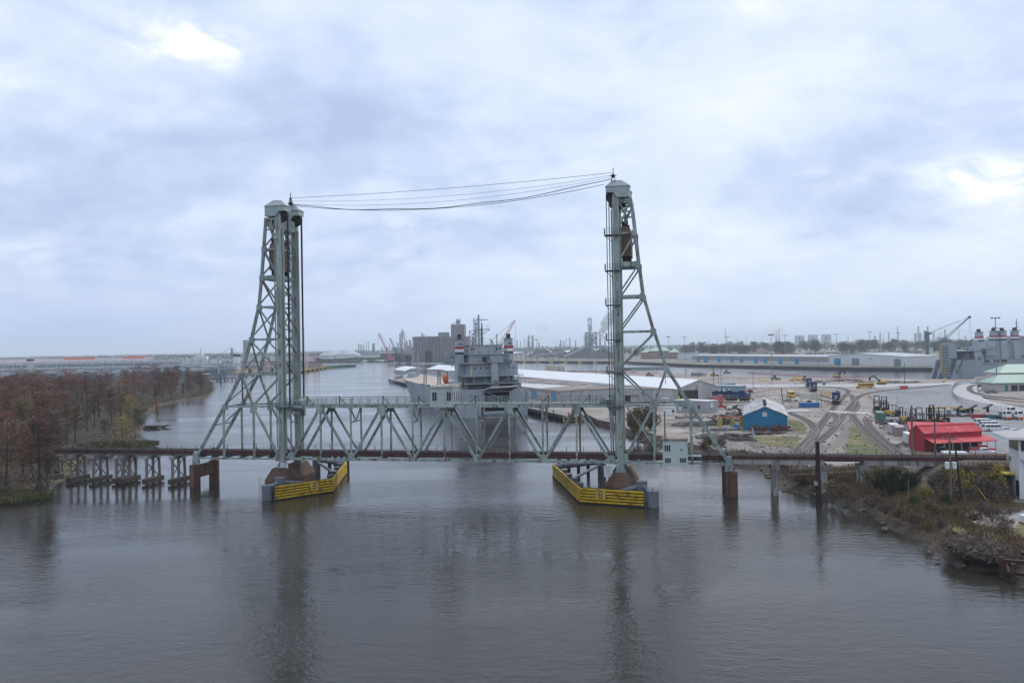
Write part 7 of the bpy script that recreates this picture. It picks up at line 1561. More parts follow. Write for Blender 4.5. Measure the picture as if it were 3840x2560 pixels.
r = thing('flatbed_trailer', 'long rusty flatbed trailer with a load in front of the red barn', 'trailer', gp(3640, 1722), -.2); MB().box(-12, 12, -1.3, 1.3, .9, 1.3).build('bed', m_scr2, r); MB().box(-11.8, 11.8, -1.32, -1.2, .3, .9).build('side_skirt', m_dark, r); MB().box(-6, -1, -1.1, 1.1, 1.3, 1.8).build('white_load', m_white, r); wheels(r, (-9, -7.6, 8, 9.4), 2.5, .5)
r = thing('orange_tractor', 'orange topped tractor parked under the red lean-to', 'tractor', gp(3520, 1700), -.3); MB().box(-1.2, 1.4, -.8, .8, .7, 1.7).build('body', m_dark, r); MB().box(-.8, .5, -.9, .9, 2.5, 2.7).build('canopy', m_orange, r); MB().beam((1.2, 0, 1.0), (2.8, 0, .6), .4).build('loader', paint((.55, .36, .02)), r); wheels(r, (-.9, 1.1), 1.9, .65, .4)
r = thing('red_crane_car', 'pinkish red rail crane body behind the grey site office', 'crane car', gp(2690, 1516)); MB().box(-2.5, 2.5, -1.4, 1.4, .8, 3.6).build('body', mat('faded_red', (.45, .13, .13), .6, .15, .5), r); MB().box(.6, 2.2, -1, 1, 3.6, 4.4).build('hood', mat('faded_red', (.45, .13, .13)), r); wheels(r, (-1.6, 1.6), 2.4, .45)
r = thing('flat_car', 'dark red flat truck on the yard behind the crew building', 'truck', gp(2795, 1474)); MB().box(-5, 4, -1.2, 1.2, .7, 1.2).build('bed', mat('maroon', (.16, .03, .05), .6, .15, .5), r); MB().box(1.5, 3.5, -1.1, 1.1, 1.2, 1.9).build('cab', mat('maroon', (.16, .03, .05)), r); wheels(r, (-3.5, 2.8), 2.3, .45)
# ---------------------------------------------------------------- poles and masts
m_wood = mat('grey_pole_wood', (.17, .135, .105), .9, .25, .8, streak=.1); m_wood_dk = mat('creosote_pole', (.04, .028, .024), .85, .3, .8)
def pole(px, by, ty, label, rad=.16, m=m_wood, arm=0, z=G, lean=0, name='utility_pole', extra=None, group=None):
    c = gp(px, by, z); D = c.y; h = (by - ty) * D / FPX * 1.0; r = thing(name, label, 'pole', c, 0, group)
    MB().tube((0, 0, -.3), (lean, 0, h), rad, rad * .72, 8).build('shaft', m, r)
    if arm: MB().beam((-arm, 0, h - .9), (arm, 0, h - .9), .14, .16).beam((-arm * .5, 0, h - .9), (0, 0, h - 1.8), .07).beam((arm * .5, 0, h - .9), (0, 0, h - 1.8), .07).build('cross_arm', m_wood, r); MB().tube((-arm * .9, 0, h - .8), (-arm * .9, 0, h - .5), .07, n=6).tube((arm * .9, 0, h - .8), (arm * .9, 0, h - .5), .07, n=6).build('insulators', m_galv, r)
    return r, h
pole(3422, 1706, 1520, 'thick grey wooden pole standing beside the viaduct at the red barn', .3); pole(3508, 1728, 1578, 'dark steel pole with a lamp head beside the red barn', .2, mat('dark_steel_pole', (.09, .08, .085), .6, .2, 1))
r, h = pole(3566, 1890, 1625, 'wooden utility pole carrying two white transformers at the embankment', .2, m_wood, 1.3)
for x in (-.75, .75): MB().lathe([(0, 0), (.34, 0), (.36, .1), (.36, 1.0), (.32, 1.1), (0, 1.12)], (x * .8, -.2, h - 5.9), 12).build('transformer', mat('transformer_white', (.66, .68, .70), .5, .05, 1), r)
r, h = pole(3608, 1886, 1690, 'dark creosoted pole leaning beside the transformer pole', .22, m_wood_dk, lean=-.9); pole(3408, 1880, 1800, 'short grey post among the bushes', .12)
r, h = pole(3070, 1897, 1655, 'tall dark round pile standing in the river by the bank', .52, m_wood_dk, z=0, name='river_pile'); MB().box(-.75, -.3, -.5, .1, 3.8, 4.5).build('meter_box', m_galv, r)
pole(2677, 1500, 1378, 'wooden utility pole with a cross arm at the warehouse gable', .17, m_wood_dk, 1.7); pole(2705, 1482, 1378, 'slim wooden pole beside the cross armed one', .14, m_wood_dk); pole(2696, 1470, 1402, 'short transformer pole behind the crew building', .13, m_wood_dk, .8); pole(2825, 1476, 1387, 'slim wooden pole in the open yard', .14, m_wood_dk); pole(2938, 1527, 1452, 'leaning wooden pole behind the blue shed', .2, m_wood_dk, lean=-.8)
pole(2573, 1440, 1382, 'wooden utility pole with a cross arm behind the white roof', .17, m_wood_dk, 1.6); pole(2618, 1425, 1402, 'short wooden pole by the office containers', .15, m_wood_dk); pole(3147, 1437, 1352, 'dark wooden pole by the canal road', .17, m_wood_dk); pole(3393, 1440, 1358, 'dark wooden pole at the canal slip', .17, m_wood_dk); pole(3080, 1533, 1486, 'slim grey post beside the blue tank box', .12); pole(2636, 1640, 1602, 'dark short post beside the tower leg', .16, m_wood_dk); pole(2494, 1640, 1540, 'dark post on the rubble shore behind the bridge', .2, m_wood_dk); pole(2497, 1500, 1408, 'pair of dark poles behind the brown roofed warehouse', .2, m_wood_dk)
def light_mast(px, by, ty, label, base=G, rad=.28, group=None):
    c = gp(px, by, base); D = c.y; h = (by - ty) * D / FPX; r = thing('light_mast', label, 'light mast', c, 0, group); mg = mat('mast_grey', (.22, .24, .27), .5, .1, .5)
    MB().tube((0, 0, 0), (0, 0, h), rad, rad * .5, 8).build('shaft', mg, r); MB().tube((0, 0, h - .3), (0, 0, h), rad * 4.2, n=10).build('ring', mg, r)
    for k in range(6): a = k * 1.047; MB().cbox((math.cos(a) * rad * 5.5, math.sin(a) * rad * 5.5, h - .35), (rad * 2.2, rad * 2.2, .6), a).build('floodlight', m_dark, r)
light_mast(2895, 1440, 1253, 'tall grey floodlight mast standing by the sand heaps'); light_mast(2508, 1396, 1261, 'tall grey floodlight mast behind the lift tower'); light_mast(3738, 1458, 1190, 'tall blue grey lattice topped mast beside the gatehouse', G, .36); light_mast(2014, 1402, 1272, 'grey floodlight mast behind the white roofed warehouse'); light_mast(2237, 1398, 1268, 'grey floodlight mast in line with the refinery tower')
for k, (x, y, t) in enumerate(((3326, 1548, 1486), (3366, 1550, 1484))):
    r, h = pole(x, y, t, ['lamp post with twin white heads behind the forklifts', 'lamp post with twin white heads nearer the lot'][k], .11, m_galv, name='lamp_post'); MB().beam((-1, 0, h), (1, 0, h), .1).build('arm', m_galv, r)
    for x2 in (-1, -.4, .4, 1): MB().cbox((x2, 0, h - .25), (.45, .4, .4)).build('lamp_head', m_white, r)
# guy wires and service lines
for k, (a, b) in enumerate(((ad(3566, 1640, 138), ad(3420, 1540, 196)), (ad(3566, 1632, 138), ad(3762, 1712, 146)), (ad(3566, 1640, 138), ad(3762, 1760, 146)))):
    tag(MB().path([a.lerp(b, t / 10) - Vector((0, 0, .5 * 4 * (t / 10) * (1 - t / 10))) for t in range(11)], .035, 4).build('service_wire', m_rope), ['thin wire from the transformer pole to the thick wooden pole', 'upper thin wire from the transformer pole to the white tower', 'lower thin wire from the transformer pole to the white tower'][k], 'wire')
a = gp(3710, 1888); tag(MB().beam(a, a + Vector((-1.8, 0, 2.6)), .09).build('guy_guard', mat('guard_yellow', (.6, .46, .03), .6, .1, 1)), 'yellow slanted guy wire guard on the lawn strip', 'guy guard')
r = thing('water_tote', 'white caged water tote on a red pallet on the lower lot', 'tote', gp(3846, 1962)); MB().box(-.6, .6, -.6, .6, .2, 1.3).build('tank', m_white, r); MB().box(-.65, .65, -.65, .65, 0, .2).build('pallet', m_red, r); mb = MB()
for k in range(5):
    x = -.62 + k * .31; mb.beam((x, -.63, .2), (x, -.63, 1.35), .03)
mb.build('cage', m_galv, r)
# ================================================================== FAR SHORE AND INDUSTRY
rd = random.Random(77)
def gz(px, py, z=FZ): return gp(px, py, z)
def wall_t(a, b, px, py=1340):
    d = RC @ Vector(((px - 1920) / FPX, -(py - 1280) / FPX, -1)); k = d.x / d.y; e = b - a; return (k * a.y - a.x) / (e.x - k * e.y)
# canal wharf opposite
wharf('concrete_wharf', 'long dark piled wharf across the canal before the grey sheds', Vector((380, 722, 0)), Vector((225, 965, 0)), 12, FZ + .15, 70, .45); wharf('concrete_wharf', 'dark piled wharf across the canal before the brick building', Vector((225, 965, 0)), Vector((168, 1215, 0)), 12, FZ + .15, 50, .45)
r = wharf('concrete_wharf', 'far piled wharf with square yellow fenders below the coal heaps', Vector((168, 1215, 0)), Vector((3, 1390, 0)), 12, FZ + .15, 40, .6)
for k in range(7): MB().box(18 + k * 32, 26 + k * 32, .4, 1.2, -.2, 3.6).build('yellow_fender', mat('pale_fender_yellow', (.5, .38, .12), .7, .1, 1), r)
m_gsid = corrugated('shed_grey_siding', (.30, .295, .29), .8, 'X', .3, .6, .08); m_wsid = corrugated('shed_white_siding', (.62, .63, .63), .8, 'X', .3, .6, .05); m_gr = corrugated('shed_grey_roof', (.33, .35, .37), 1.2, 'X', .3, .5, .08)
a, b = gz(2595, 1356), gz(3108, 1367); rz, w = frame_of(a, b); r = thing('quay_shed', 'long grey quay shed with a row of blue doors across the canal', 'shed', (a.x, a.y, FZ), rz)
MB().box(0, w, 0, 32, 0, 8.6).build('wall', m_gsid, r); MB().box(0, w, -.15, -.02, 0, 2.6).build('plinth', m_wsid, r); MB().extrude([(-.6, 8.6), (32.6, 8.6), (16, 10.6)], 'x', -.5, w + .5).build('roof', m_gr, r)
for px in (2619, 2647, 2697, 2746, 2780, 2834, 2871, 2928, 2988): t = wall_t(a, b, px) * w; q = 3.3 if px != 2647 else 4.6; MB().box(t - q, t + q, -.3, -.1, .1, 6.8).build('blue_door', m_doorblue, r)
for k in range(8): t = w * (k + .5) / 8; MB().box(t, t + 1.6, -.3, -.1, 1.8, 3.2).build('red_sign', m_red, r)
a, b = gz(3108, 1367), gz(3392, 1374); r = gable('quay_warehouse', 'white quay warehouse with blue and grey doors across the canal', a, b, 45, 9.5, 12.5, m_wsid, m_gr, base=FZ, cat='warehouse', rpos=.42)
for px, q, m in ((3140, 5, m_doorblue), (3208, 5.4, mat('door_slate', (.2, .22, .25), .6, .1, 1)), (3365, 4, mat('door_slate', (.2, .22, .25)))): t = wall_t(a, b, px) * (b - a).length; MB().box(t - q, t + q, -.3, -.1, .1, 7.2).build('door', m, r)
text(r, 'No 6', 2.2, (62, -.2, 6.5), (math.pi / 2, 0, 0), m_ink)
# brick school like block with green hips, and the gabled houses
m_brick = mat('red_brick_bands', (.27, .13, .10), .85, .12, .3); m_band = mat('cream_band', (.50, .45, .38), .8, .08, .5)
for k, (x0, x1, h, lab) in enumerate(((2408, 2452, 11, 'river end wing of the banded brick block with green roofs'), (2440, 2520, 13, 'middle hall of the banded brick block with green roofs'), (2512, 2548, 11, 'yard end wing of the banded brick block with green roofs'))):
    c = gz(x0, 1345); w = (x1 - x0) * c.y / FPX; r = hip('brick_block', lab, c + Vector((0, k % 2 * 9, 0)), -.05, w, 20, h, h + 7, m_brick, m_groof, FZ, 1.5)
    for z in (2.5, 5.5, 8.5): MB().box(-.1, w + .1, -.15, .05, z, z + 1.0).build('stone_band', m_band, r)
    for j in range(int(w / 6)):
        for z in (.6, 3.8, 6.8): MB().box(2 + j * 6, 3.6 + j * 6, -.12, .02, z, z + 1.6).build('window', m_glass, r)
c = gz(2545, 1345); r = thing('white_annex', 'low white flat roofed annex beside the banded brick block', 'building', (c.x, c.y, FZ)); MB().box(0, 50, 0, 20, 0, 8.5).build('wall', m_wsid, r); MB().box(-1, 51, -1, 21, 8.5, 9.2).build('roof', m_gr, r); MB().box(40, 46, -.2, .02, .2, 6).build('door', m_soot_shade, r)
m_tile = mat('brown_tile_roof', (.26, .15, .11), .85, .12, .4); m_tanw = mat('tan_wall', (.40, .33, .26), .85, .08, .4)
a = gz(2840, 1327); r = gable('tan_hall', 'tan hall with a brown roof among the trees across the canal', a, a + Vector((22, -4, 0)), 30, 8, 13, m_tanw, m_tile, FZ); a = gz(2912, 1328); r = gable('tan_church', 'tan church with a steep brown roof among the trees across the canal', a, a + Vector((34, -5, 0)), 26, 9, 20, m_tanw, m_tile, FZ); MB().box(15, 18, -.3, -.05, 3, 13).build('tall_window', m_glass, r)
a = gz(2976, 1329); r = gable('brown_wing', 'long brown roofed wing beside the tan church', a, a + Vector((10, 20, 0)), 28, 6, 14, m_tanw, m_tile, FZ); a = gz(3000, 1330); r = gable('white_gable_house', 'small white gabled house beside the brown roofed wing', a, a + Vector((12, -1, 0)), 14, 6, 12, m_white, m_tile, FZ)
# far light masts
for k, (x, t) in enumerate(((2568, 1262), (2728, 1261), (3138, 1252), (3264, 1243), (3370, 1246), (2945, 1256))): light_mast(x, 1349, t, 'floodlight mast on the far side of the canal', FZ, .5, 'floodlight masts across the canal')
# army trucks in the far park
r = thing('army_truck', 'tan army truck parked in the far vehicle park', 'truck', (0, 0, 0), 0, 'army trucks in the far park'); mt_ = mat('desert_tan', (.33, .27, .20), .8, .15, .4, rnd=.25); MB().box(-4.5, 1.5, -1.3, 1.3, 1, 3.2).build('body', mt_, r); MB().box(1.6, 4.2, -1.3, 1.3, .9, 2.8).build('cab', mt_, r); wheels(r, (-3.2, -1.8, 3), 2.6, .65, .4)
kk = 0
for row, (y, n, x0, x1) in enumerate(((1330, 26, 2680, 3090), (1326, 26, 3080, 3450), (1322, 14, 3200, 3460))):
    for k in range(n):
        p = gz(x0 + (x1 - x0) * (k + rd.uniform(.1, .9)) / n, y + rd.uniform(-1, 1)); an = rd.choice((0, .1, 1.5))
        if kk == 0: r.location = p; r.rotation_euler = (0, 0, an)
        else: dup(r, p, an, scale=rd.uniform(.9, 1.25))
        kk += 1
# trees across the canal
for k in range(150):
    x = rd.uniform(2560, 3900); D = rd.uniform(1380, 1950); p = ad(x, 1300, D); kind = rd.choices(['oak', 'olive', 'twig'], [.62, .15, .23])[0]; h = rd.uniform(14, 27) if kind == 'oak' else rd.uniform(12, 22)
    zone = 'behind the brick block' if x < 2640 else 'behind the grey quay shed' if x < 2820 else 'around the tan church' if x < 3020 else 'behind the white quay warehouse' if x < 3240 else 'behind the far army trucks' if x < 3470 else 'behind the far ship'; sz_ = ('tall ' if h > 21 else 'middling ' if h > 16.5 else 'low ') + ('front ' if D < 1600 else 'back row ')
    plant(kind, (p.x, p.y, FZ), h, {'oak': 'oak_tree', 'olive': 'olive_tree', 'twig': 'bare_tree'}[kind], sz_ + {'oak': 'dark green oak ', 'olive': 'brownish olive tree ', 'twig': 'bare leafless tree '}[kind] + zone + ' across the canal', 'tree', {'oak': 'oaks across the canal', 'olive': 'olive trees across the canal', 'twig': 'bare trees across the canal'}[kind], rd)
for k in range(34):
    x = rd.uniform(2180, 2600); D = rd.uniform(1500, 2100); p = ad(x, 1300, D); plant('oak', (p.x, p.y, FZ), rd.uniform(10, 17), 'oak_tree', 'small dark oak behind the brick block across the canal', 'tree', 'oaks behind the brick block', rd)
def wood(n, x0, x1, D0, D1, h, nm, lab, sz=7):
    P = []
    for _ in range(n):
        D = rd.uniform(D0, D1); x = rd.uniform(x0, x1); p = ad(x, 1300, D); hh = h * (.75 + .25 * math.sin(x * .031 + D * .002) * math.sin(x * .0113)); P.append((p.x, p.y, FZ + rd.random() * hh))
    o = obj(nm, leaf_mesh(nm, P, sz, LM['oak'], RNG, .6)); o['kind'] = 'stuff'; o['label'] = lab
wood(9000, -200, 1300, 2600, 5200, 17, 'distant_wood', 'distant dark wood beyond the terminal'); wood(6000, 1200, 2700, 3600, 6500, 14, 'distant_wood', 'distant wood on the horizon beyond the refinery'); wood(6000, 2500, 4100, 2000, 3600, 18, 'distant_wood', 'distant wood beyond the belt of oaks', 6)
wood(2500, 1180, 1480, 1750, 1900, 7, 'shore_brush', 'brown brush along the far river shore', 3)
# ---- grain elevator
m_silo = mat('silo_concrete', (.27, .245, .235), .85, .12, .08, wear=(.19, .18, .18), wear_amt=.3, wear_scale=.05, streak=.2)
e0 = gz(1548, 1357); sc = e0.y / FPX; r = thing('grain_elevator', 'massive grey concrete grain elevator with a tall head house on the far shore', 'grain elevator', (e0.x, e0.y, FZ), -.1)
W_ = 166 * sc; n = 13; dm = W_ / n
for row in (0, 1):
    for k in range(n): MB().tube((dm * (k + .5), dm * (row + .5), 0), (dm * (k + .5), dm * (row + .5), 43.5), dm * .53, n=18).build('silo', m_silo, r)
MB().box(-.5, W_ + .5, 0, dm * 2, 43.5, 46.5).build('gallery', m_silo, r); MB().box(W_ * .02, W_ * .6, .5, dm * 1.6, 46.5, 47.6).build('gallery_roof', m_gr, r); MB().box(98 * sc, 136 * sc, 1, dm * 2, 46.5, 54.5).build('upper_house', mat('upper_house', (.26, .25, .25), .8, .1, .1), r)
MB().box(146 * sc, 196 * sc, 2, 24, 0, 69).build('head_house', m_silo, r)
for k in range(5): MB().box(146 * sc + 2.5 + k * 5, 146 * sc + 3.2 + k * 5, 1.6, 2, 0, 68).build('pilaster', m_silo, r)
MB().box(196 * sc, 216 * sc, 4, 22, 0, 46).build('annex', m_silo, r); mbl = mat('headgear_blue', (.08, .22, .38), .6, .1, 1); mb = MB()
for x in (166, 179):
    for y in (4, 12): mb.beam((x * sc, y, 69), (x * sc, y, 79), .7)
for z in (72, 75.5, 79): mb.beam((166 * sc, 4, z), (179 * sc, 4, z), .6)
mb.beam((166 * sc, 4, 69), (179 * sc, 4, 79), .5).beam((179 * sc, 4, 69), (166 * sc, 4, 79), .5).beam((150 * sc, 5, 69.6), (168 * sc, 5, 73), 1.0).box(169 * sc, 177 * sc, 4, 9, 70, 77).build('headgear', mbl, r)
for x in (86, 103): MB().box(x * sc, (x + 2.2) * sc, -1.2, -.2, 0, 47).build('elevator_leg', mat('leg_blue_grey', (.20, .26, .32), .6, .1, .3), r)
MB().box(2 * sc, 12 * sc, -9, -3, 0, 22).build('loading_tower', m_gsid, r); MB().beam((6 * sc, -6, 22), (26 * sc, -12, 24), 1.4, 1.6).build('spout', m_gsid, r)
for k in range(9):
    mb = MB(); x = (20 + k * 15) * sc; mb.beam((x, -6, 0), (x - 2, -6, 12), .6).beam((x, -6, 0), (x + 3, -6, 10), .6).build('dock_gear', m_house_dk, r)
c = gz(1662, 1352); r = thing('dock_shed', 'white dock shed with blue doors below the grain elevator', 'shed', (c.x, c.y, FZ)); MB().box(0, 30, 0, 14, 0, 11).build('wall', m_wsid, r); MB().box(-.5, 30.5, -.5, 14.5, 11, 11.6).build('roof', m_gr, r)
for x in (6, 17): MB().box(x, x + 3.5, -.2, 0, .1, 8).build('blue_door', m_doorblue, r)
# ---- refinery: columns, stacks and lattice towers
m_ref = mat('refinery_grey', (.23, .25, .27), .6, .15, .1); m_ref2 = mat('refinery_dark', (.12, .13, .15), .6, .15, .1)
def column(px, ty, wpx, D, label, group, kind='col', name='process_column'):
    zt = ad(px, ty, D).z; p = ad(px, ty, D); s = D / FPX; rr = wpx * s / 2; r = thing(name, label, 'tower', (p.x, p.y, FZ), 0, group); h = zt - FZ
    if kind == 'col':
        MB().lathe([(rr, 0), (rr, h * .62), (rr * .8, h * .66), (rr * .8, h * .97), (0, h)], n=10).build('shell', m_ref, r); mb = MB()
        for k in range(5): mb.tube((0, 0, h * (.25 + .17 * k)), (0, 0, h * (.25 + .17 * k) + .6), rr * 1.5, n=8)
        mb.beam((rr * 1.2, 0, 0), (rr * 1.2, 0, h), rr * .25); mb.build('platforms', m_ref2, r)
    elif kind == 'stack': MB().tube((0, 0, 0), (0, 0, h), rr, rr * .7, 10).build('shaft', m_ref, r); MB().tube((0, 0, h - 2), (0, 0, h), rr * .85, n=10).build('rim', m_ref2, r)
    else:
        mb = MB(); n = max(4, int(h / (rr * 2.0))); t = max(.35, rr * .09)
        for sx, sy in ((-1, -1), (1, -1), (1, 1), (-1, 1)): mb.beam((sx * rr, sy * rr, 0), (sx * rr * .92, sy * rr * .92, h), t * 1.5)
        for k in range(n):
            z0, z1 = h * k / n, h * (k + 1) / n
            for (ax_, ay), (bx, by) in (((-1, -1), (1, -1)), ((1, -1), (1, 1)), ((1, 1), (-1, 1)), ((-1, 1), (-1, -1))): mb.beam((ax_ * rr, ay * rr, z0), (bx * rr, by * rr, z1), t).beam((bx * rr, by * rr, z0), (ax_ * rr, ay * rr, z1), t).beam((ax_ * rr, ay * rr, z1), (bx * rr, by * rr, z1), t)
        mb.build('lattice', m_ref, r); mb = MB().tube((0, 0, 0), (0, 0, h * .8), rr * .35, n=8)
        for k in range(n): mb.cbox((rd.uniform(-.4, .4) * rr, 0, h * (k + .5) / n), (rr * rd.uniform(.5, 1.4), rr * 1.2, h / n * .25))
        mb.build('vessels', m_ref2, r)
    return r
column(1783, 1193, 16, 1750, 'tall lattice unit tower rising behind the ship mast', None, 'lat', 'lattice_tower'); column(1808, 1213, 5, 1800, 'slim grey stack beside the lattice tower behind the ship mast', None, 'stack', 'chimney'); column(1773, 1240, 26, 1800, 'wide lattice unit block at the foot of the tall tower behind the ship', None, 'lat', 'lattice_tower')
column(2211, 1191, 14, 2500, 'tall lattice refinery tower left of the steam plume', None, 'lat', 'lattice_tower'); column(2216, 1246, 40, 2520, 'broad lattice refinery block at the foot of the tall tower', None, 'lat', 'lattice_tower'); column(2196, 1253, 12, 2480, 'dark process block beside the broad refinery lattice', None, 'lat', 'lattice_tower')
grp = 'refinery columns on the skyline'
for x, t, w in ((1862, 1250, 5), (1982, 1256, 7), (1996, 1256, 7), (1915, 1276, 5), (1930, 1270, 3), (1938, 1275, 4), (1952, 1278, 3), (1967, 1268, 3), (1976, 1275, 3), (2020, 1282, 5), (2102, 1274, 5), (2113, 1279, 4), (2122, 1272, 3), (2136, 1264, 4), (2158, 1274, 4), (2085, 1280, 2), (2249, 1240, 6), (2268, 1258, 4), (1846, 1274, 4), (1500, 1247, 6), (1516, 1283, 6), (1490, 1284, 5), (1525, 1278, 7), (1537, 1274, 8), (1345, 1288, 4), (1353, 1290, 4), (1362, 1292, 4), (1373, 1280, 3), (1382, 1279, 3), (1400, 1286, 9), (1398, 1294, 6)):
    column(x, t, w, rd.uniform(2500, 3100), 'hazy grey process column of the refinery skyline', grp, 'col' if w > 3 else 'stack', 'process_column')
for x, t, w in ((3365, 1224, 4), (3443, 1221, 6), (3478, 1222, 6), (3432, 1248, 8), (3450, 1248, 8), (3464, 1250, 4), (3500, 1243, 7), (3543, 1233, 7), (3522, 1248, 3), (3530, 1248, 3), (3596, 1237, 3), (3620, 1256, 5), (3300, 1246, 5), (3332, 1244, 5), (2910, 1240, 6), (2920, 1232, 5), (3312, 1256, 3), (3280, 1258, 6), (3180, 1258, 3), (2720, 1232, 3), (2830, 1262, 2), (2800, 1262, 2), (2660, 1270, 2), (2765, 1266, 2), (2690, 1272, 2)):
    column(x, t, w, rd.uniform(4200, 5600), 'faint grey stack on the hazy skyline beyond the oaks', 'faint stacks beyond the oaks', 'col' if w > 3 else 'stack', 'chimney')
for k, (x, t, w) in enumerate(((2998, 1258, 26), (3048, 1256, 26), (3098, 1254, 26))): column(x, t, w, 4000, ['hazy cooling block nearest the tan church on the skyline', 'middle hazy cooling block on the skyline', 'hazy cooling block farthest from the tan church on the skyline'][k], None, 'lat', 'cooling_block')
for k, x in enumerate((3212, 3236)): p = ad(x, 1275, 4500); tag(MB().lathe([(0, 36), (12, 33), (20, 24), (22, 14), (18, 4), (16, 0)], (p.x, p.y, FZ), 14).build('sphere_tank', m_white), ['white gas sphere nearer the cooling blocks on the skyline', 'white gas sphere beyond its twin on the skyline'][k], 'tank')
# low clutter of the plants
def clutter(n, x0, x1, D0, D1, hmax, wm, nm, lab, m):
    mb = MB()
    for _ in range(n):
        D = rd.uniform(D0, D1); p = ad(rd.uniform(x0, x1), 1300, D); h = rd.random() ** 2 * hmax + 2; q = rd.random()
        if q < .5: mb.cbox((p.x, p.y, FZ + h / 2), (rd.uniform(.3, 1) * wm, rd.uniform(.3, 1) * wm, h))
        elif q < .8: mb.tube((p.x, p.y, FZ), (p.x, p.y, FZ + h * 1.2), rd.uniform(.6, 2.2), n=7)
        else: mb.beam((p.x, p.y, FZ + h * .6), (p.x + rd.uniform(-1, 1) * wm * 3, p.y, FZ + h * .6), 1.0)
    o = mb.build(nm, m); o['kind'] = 'stuff'; o['label'] = lab
clutter(320, 1830, 2330, 2300, 3100, 22, 16, 'refinery_plant', 'low grey pipework and tanks of the refinery', m_ref); clutter(160, 1430, 1560, 2300, 2900, 30, 14, 'refinery_plant', 'hazy pipework behind the cranes', m_ref); clutter(200, 2550, 3840, 3000, 4500, 16, 20, 'refinery_plant', 'pale plant buildings beyond the oaks', m_ref); clutter(120, 1330, 1420, 2500, 2900, 18, 10, 'refinery_plant', 'hazy plant behind the white domes', m_ref)
for k, (x, y, D, w_, h) in enumerate(((2186, 1300, 2300, 60, 12), (2240, 1302, 2350, 40, 10), (1960, 1306, 1900, 120, 9), (2110, 1308, 1950, 100, 10))):
    p = ad(x, y, D); r = thing('process_building', ['white process building at the foot of the lattice tower', 'white tank house beside the steam plume', 'long white roofed store behind the coal heaps', 'pale store with columns between the coal heaps'][k], 'building', (p.x - w_ / 2, p.y, FZ)); MB().box(0, w_, 0, 20, 0, h).build('wall', m_wsid, r); MB().extrude([(0, h), (20, h), (10, h + 3)], 'x', 0, w_).build('roof', m_wroof, r)
# coal heaps and conveyors
m_coal = mat('blue_black_coal', (.075, .085, .085), .9, .25, .06, bump=.4)
def ridge(x0, x1, y, top, label):
    a, b = gz(x0, y), gz(x1, y); rz, w = frame_of(a, b); h = (y - top) * a.y / FPX; k = h * 1.3; r = MB().add([(0, -k, 0), (w, -k, 0), (w, k, 0), (0, k, 0), (k * .9, 0, h), (w - k * .9, 0, h)], [(0, 1, 5, 4), (1, 2, 5), (2, 3, 4, 5), (3, 0, 4)]).build('coal_heap', m_coal); r.location = (a.x, a.y, FZ); r.rotation_euler = (0, 0, rz); tag(r, label, 'coal heap')
ridge(1996, 2130, 1338, 1311, 'long dark coal heap under the crossed conveyors'); ridge(2125, 2250, 1342, 1306, 'steep dark coal heap at the end of the stacker belt'); ridge(2215, 2330, 1344, 1322, 'low dark coal heap behind the lift tower')
for k, (xa, ya, xb, yb) in enumerate(((2000, 1335, 2105, 1318), (2085, 1333, 2045, 1306), (2115, 1338, 2188, 1304), (1925, 1328, 1995, 1318))):
    D = 1330 + k * 15; a, b = ad(xa, ya, D), ad(xb, yb, D + 20); a.z = max(a.z, FZ + 2); r = thing('conveyor', ['long sloping grey conveyor before the coal heaps', 'steep grey conveyor crossing behind it', 'stacker conveyor climbing to the steep coal heap', 'curved pale conveyor gallery beside the right funnel'][k], 'conveyor', (0, 0, 0)); MB().beam(a, b, 3.0, 2.6).build('gallery', mat('conveyor_grey', (.34, .36, .37), .6, .1, .1), r)
    for t in (.15, .4, .65, .9): p = a.lerp(b, t); MB().beam((p.x - 2, p.y, FZ), p, .6).beam((p.x + 2, p.y, FZ), p, .6).build('trestle', m_ref2, r)
c = gz(1985, 1345); r = thing('gantry_loader', 'yellow dock gantry loader at the far wharf', 'gantry', c); mb = MB()
for x in (-7, 7): mb.beam((x, 0, 0), (x, 0, 14), 1.0)
mb.beam((-9, 0, 14), (9, 0, 14), 1.4).beam((-4, 0, 14), (-4, 0, 18), .8); mb.build('frame', mat('gantry_ochre', (.45, .33, .08), .7, .1, .5), r)
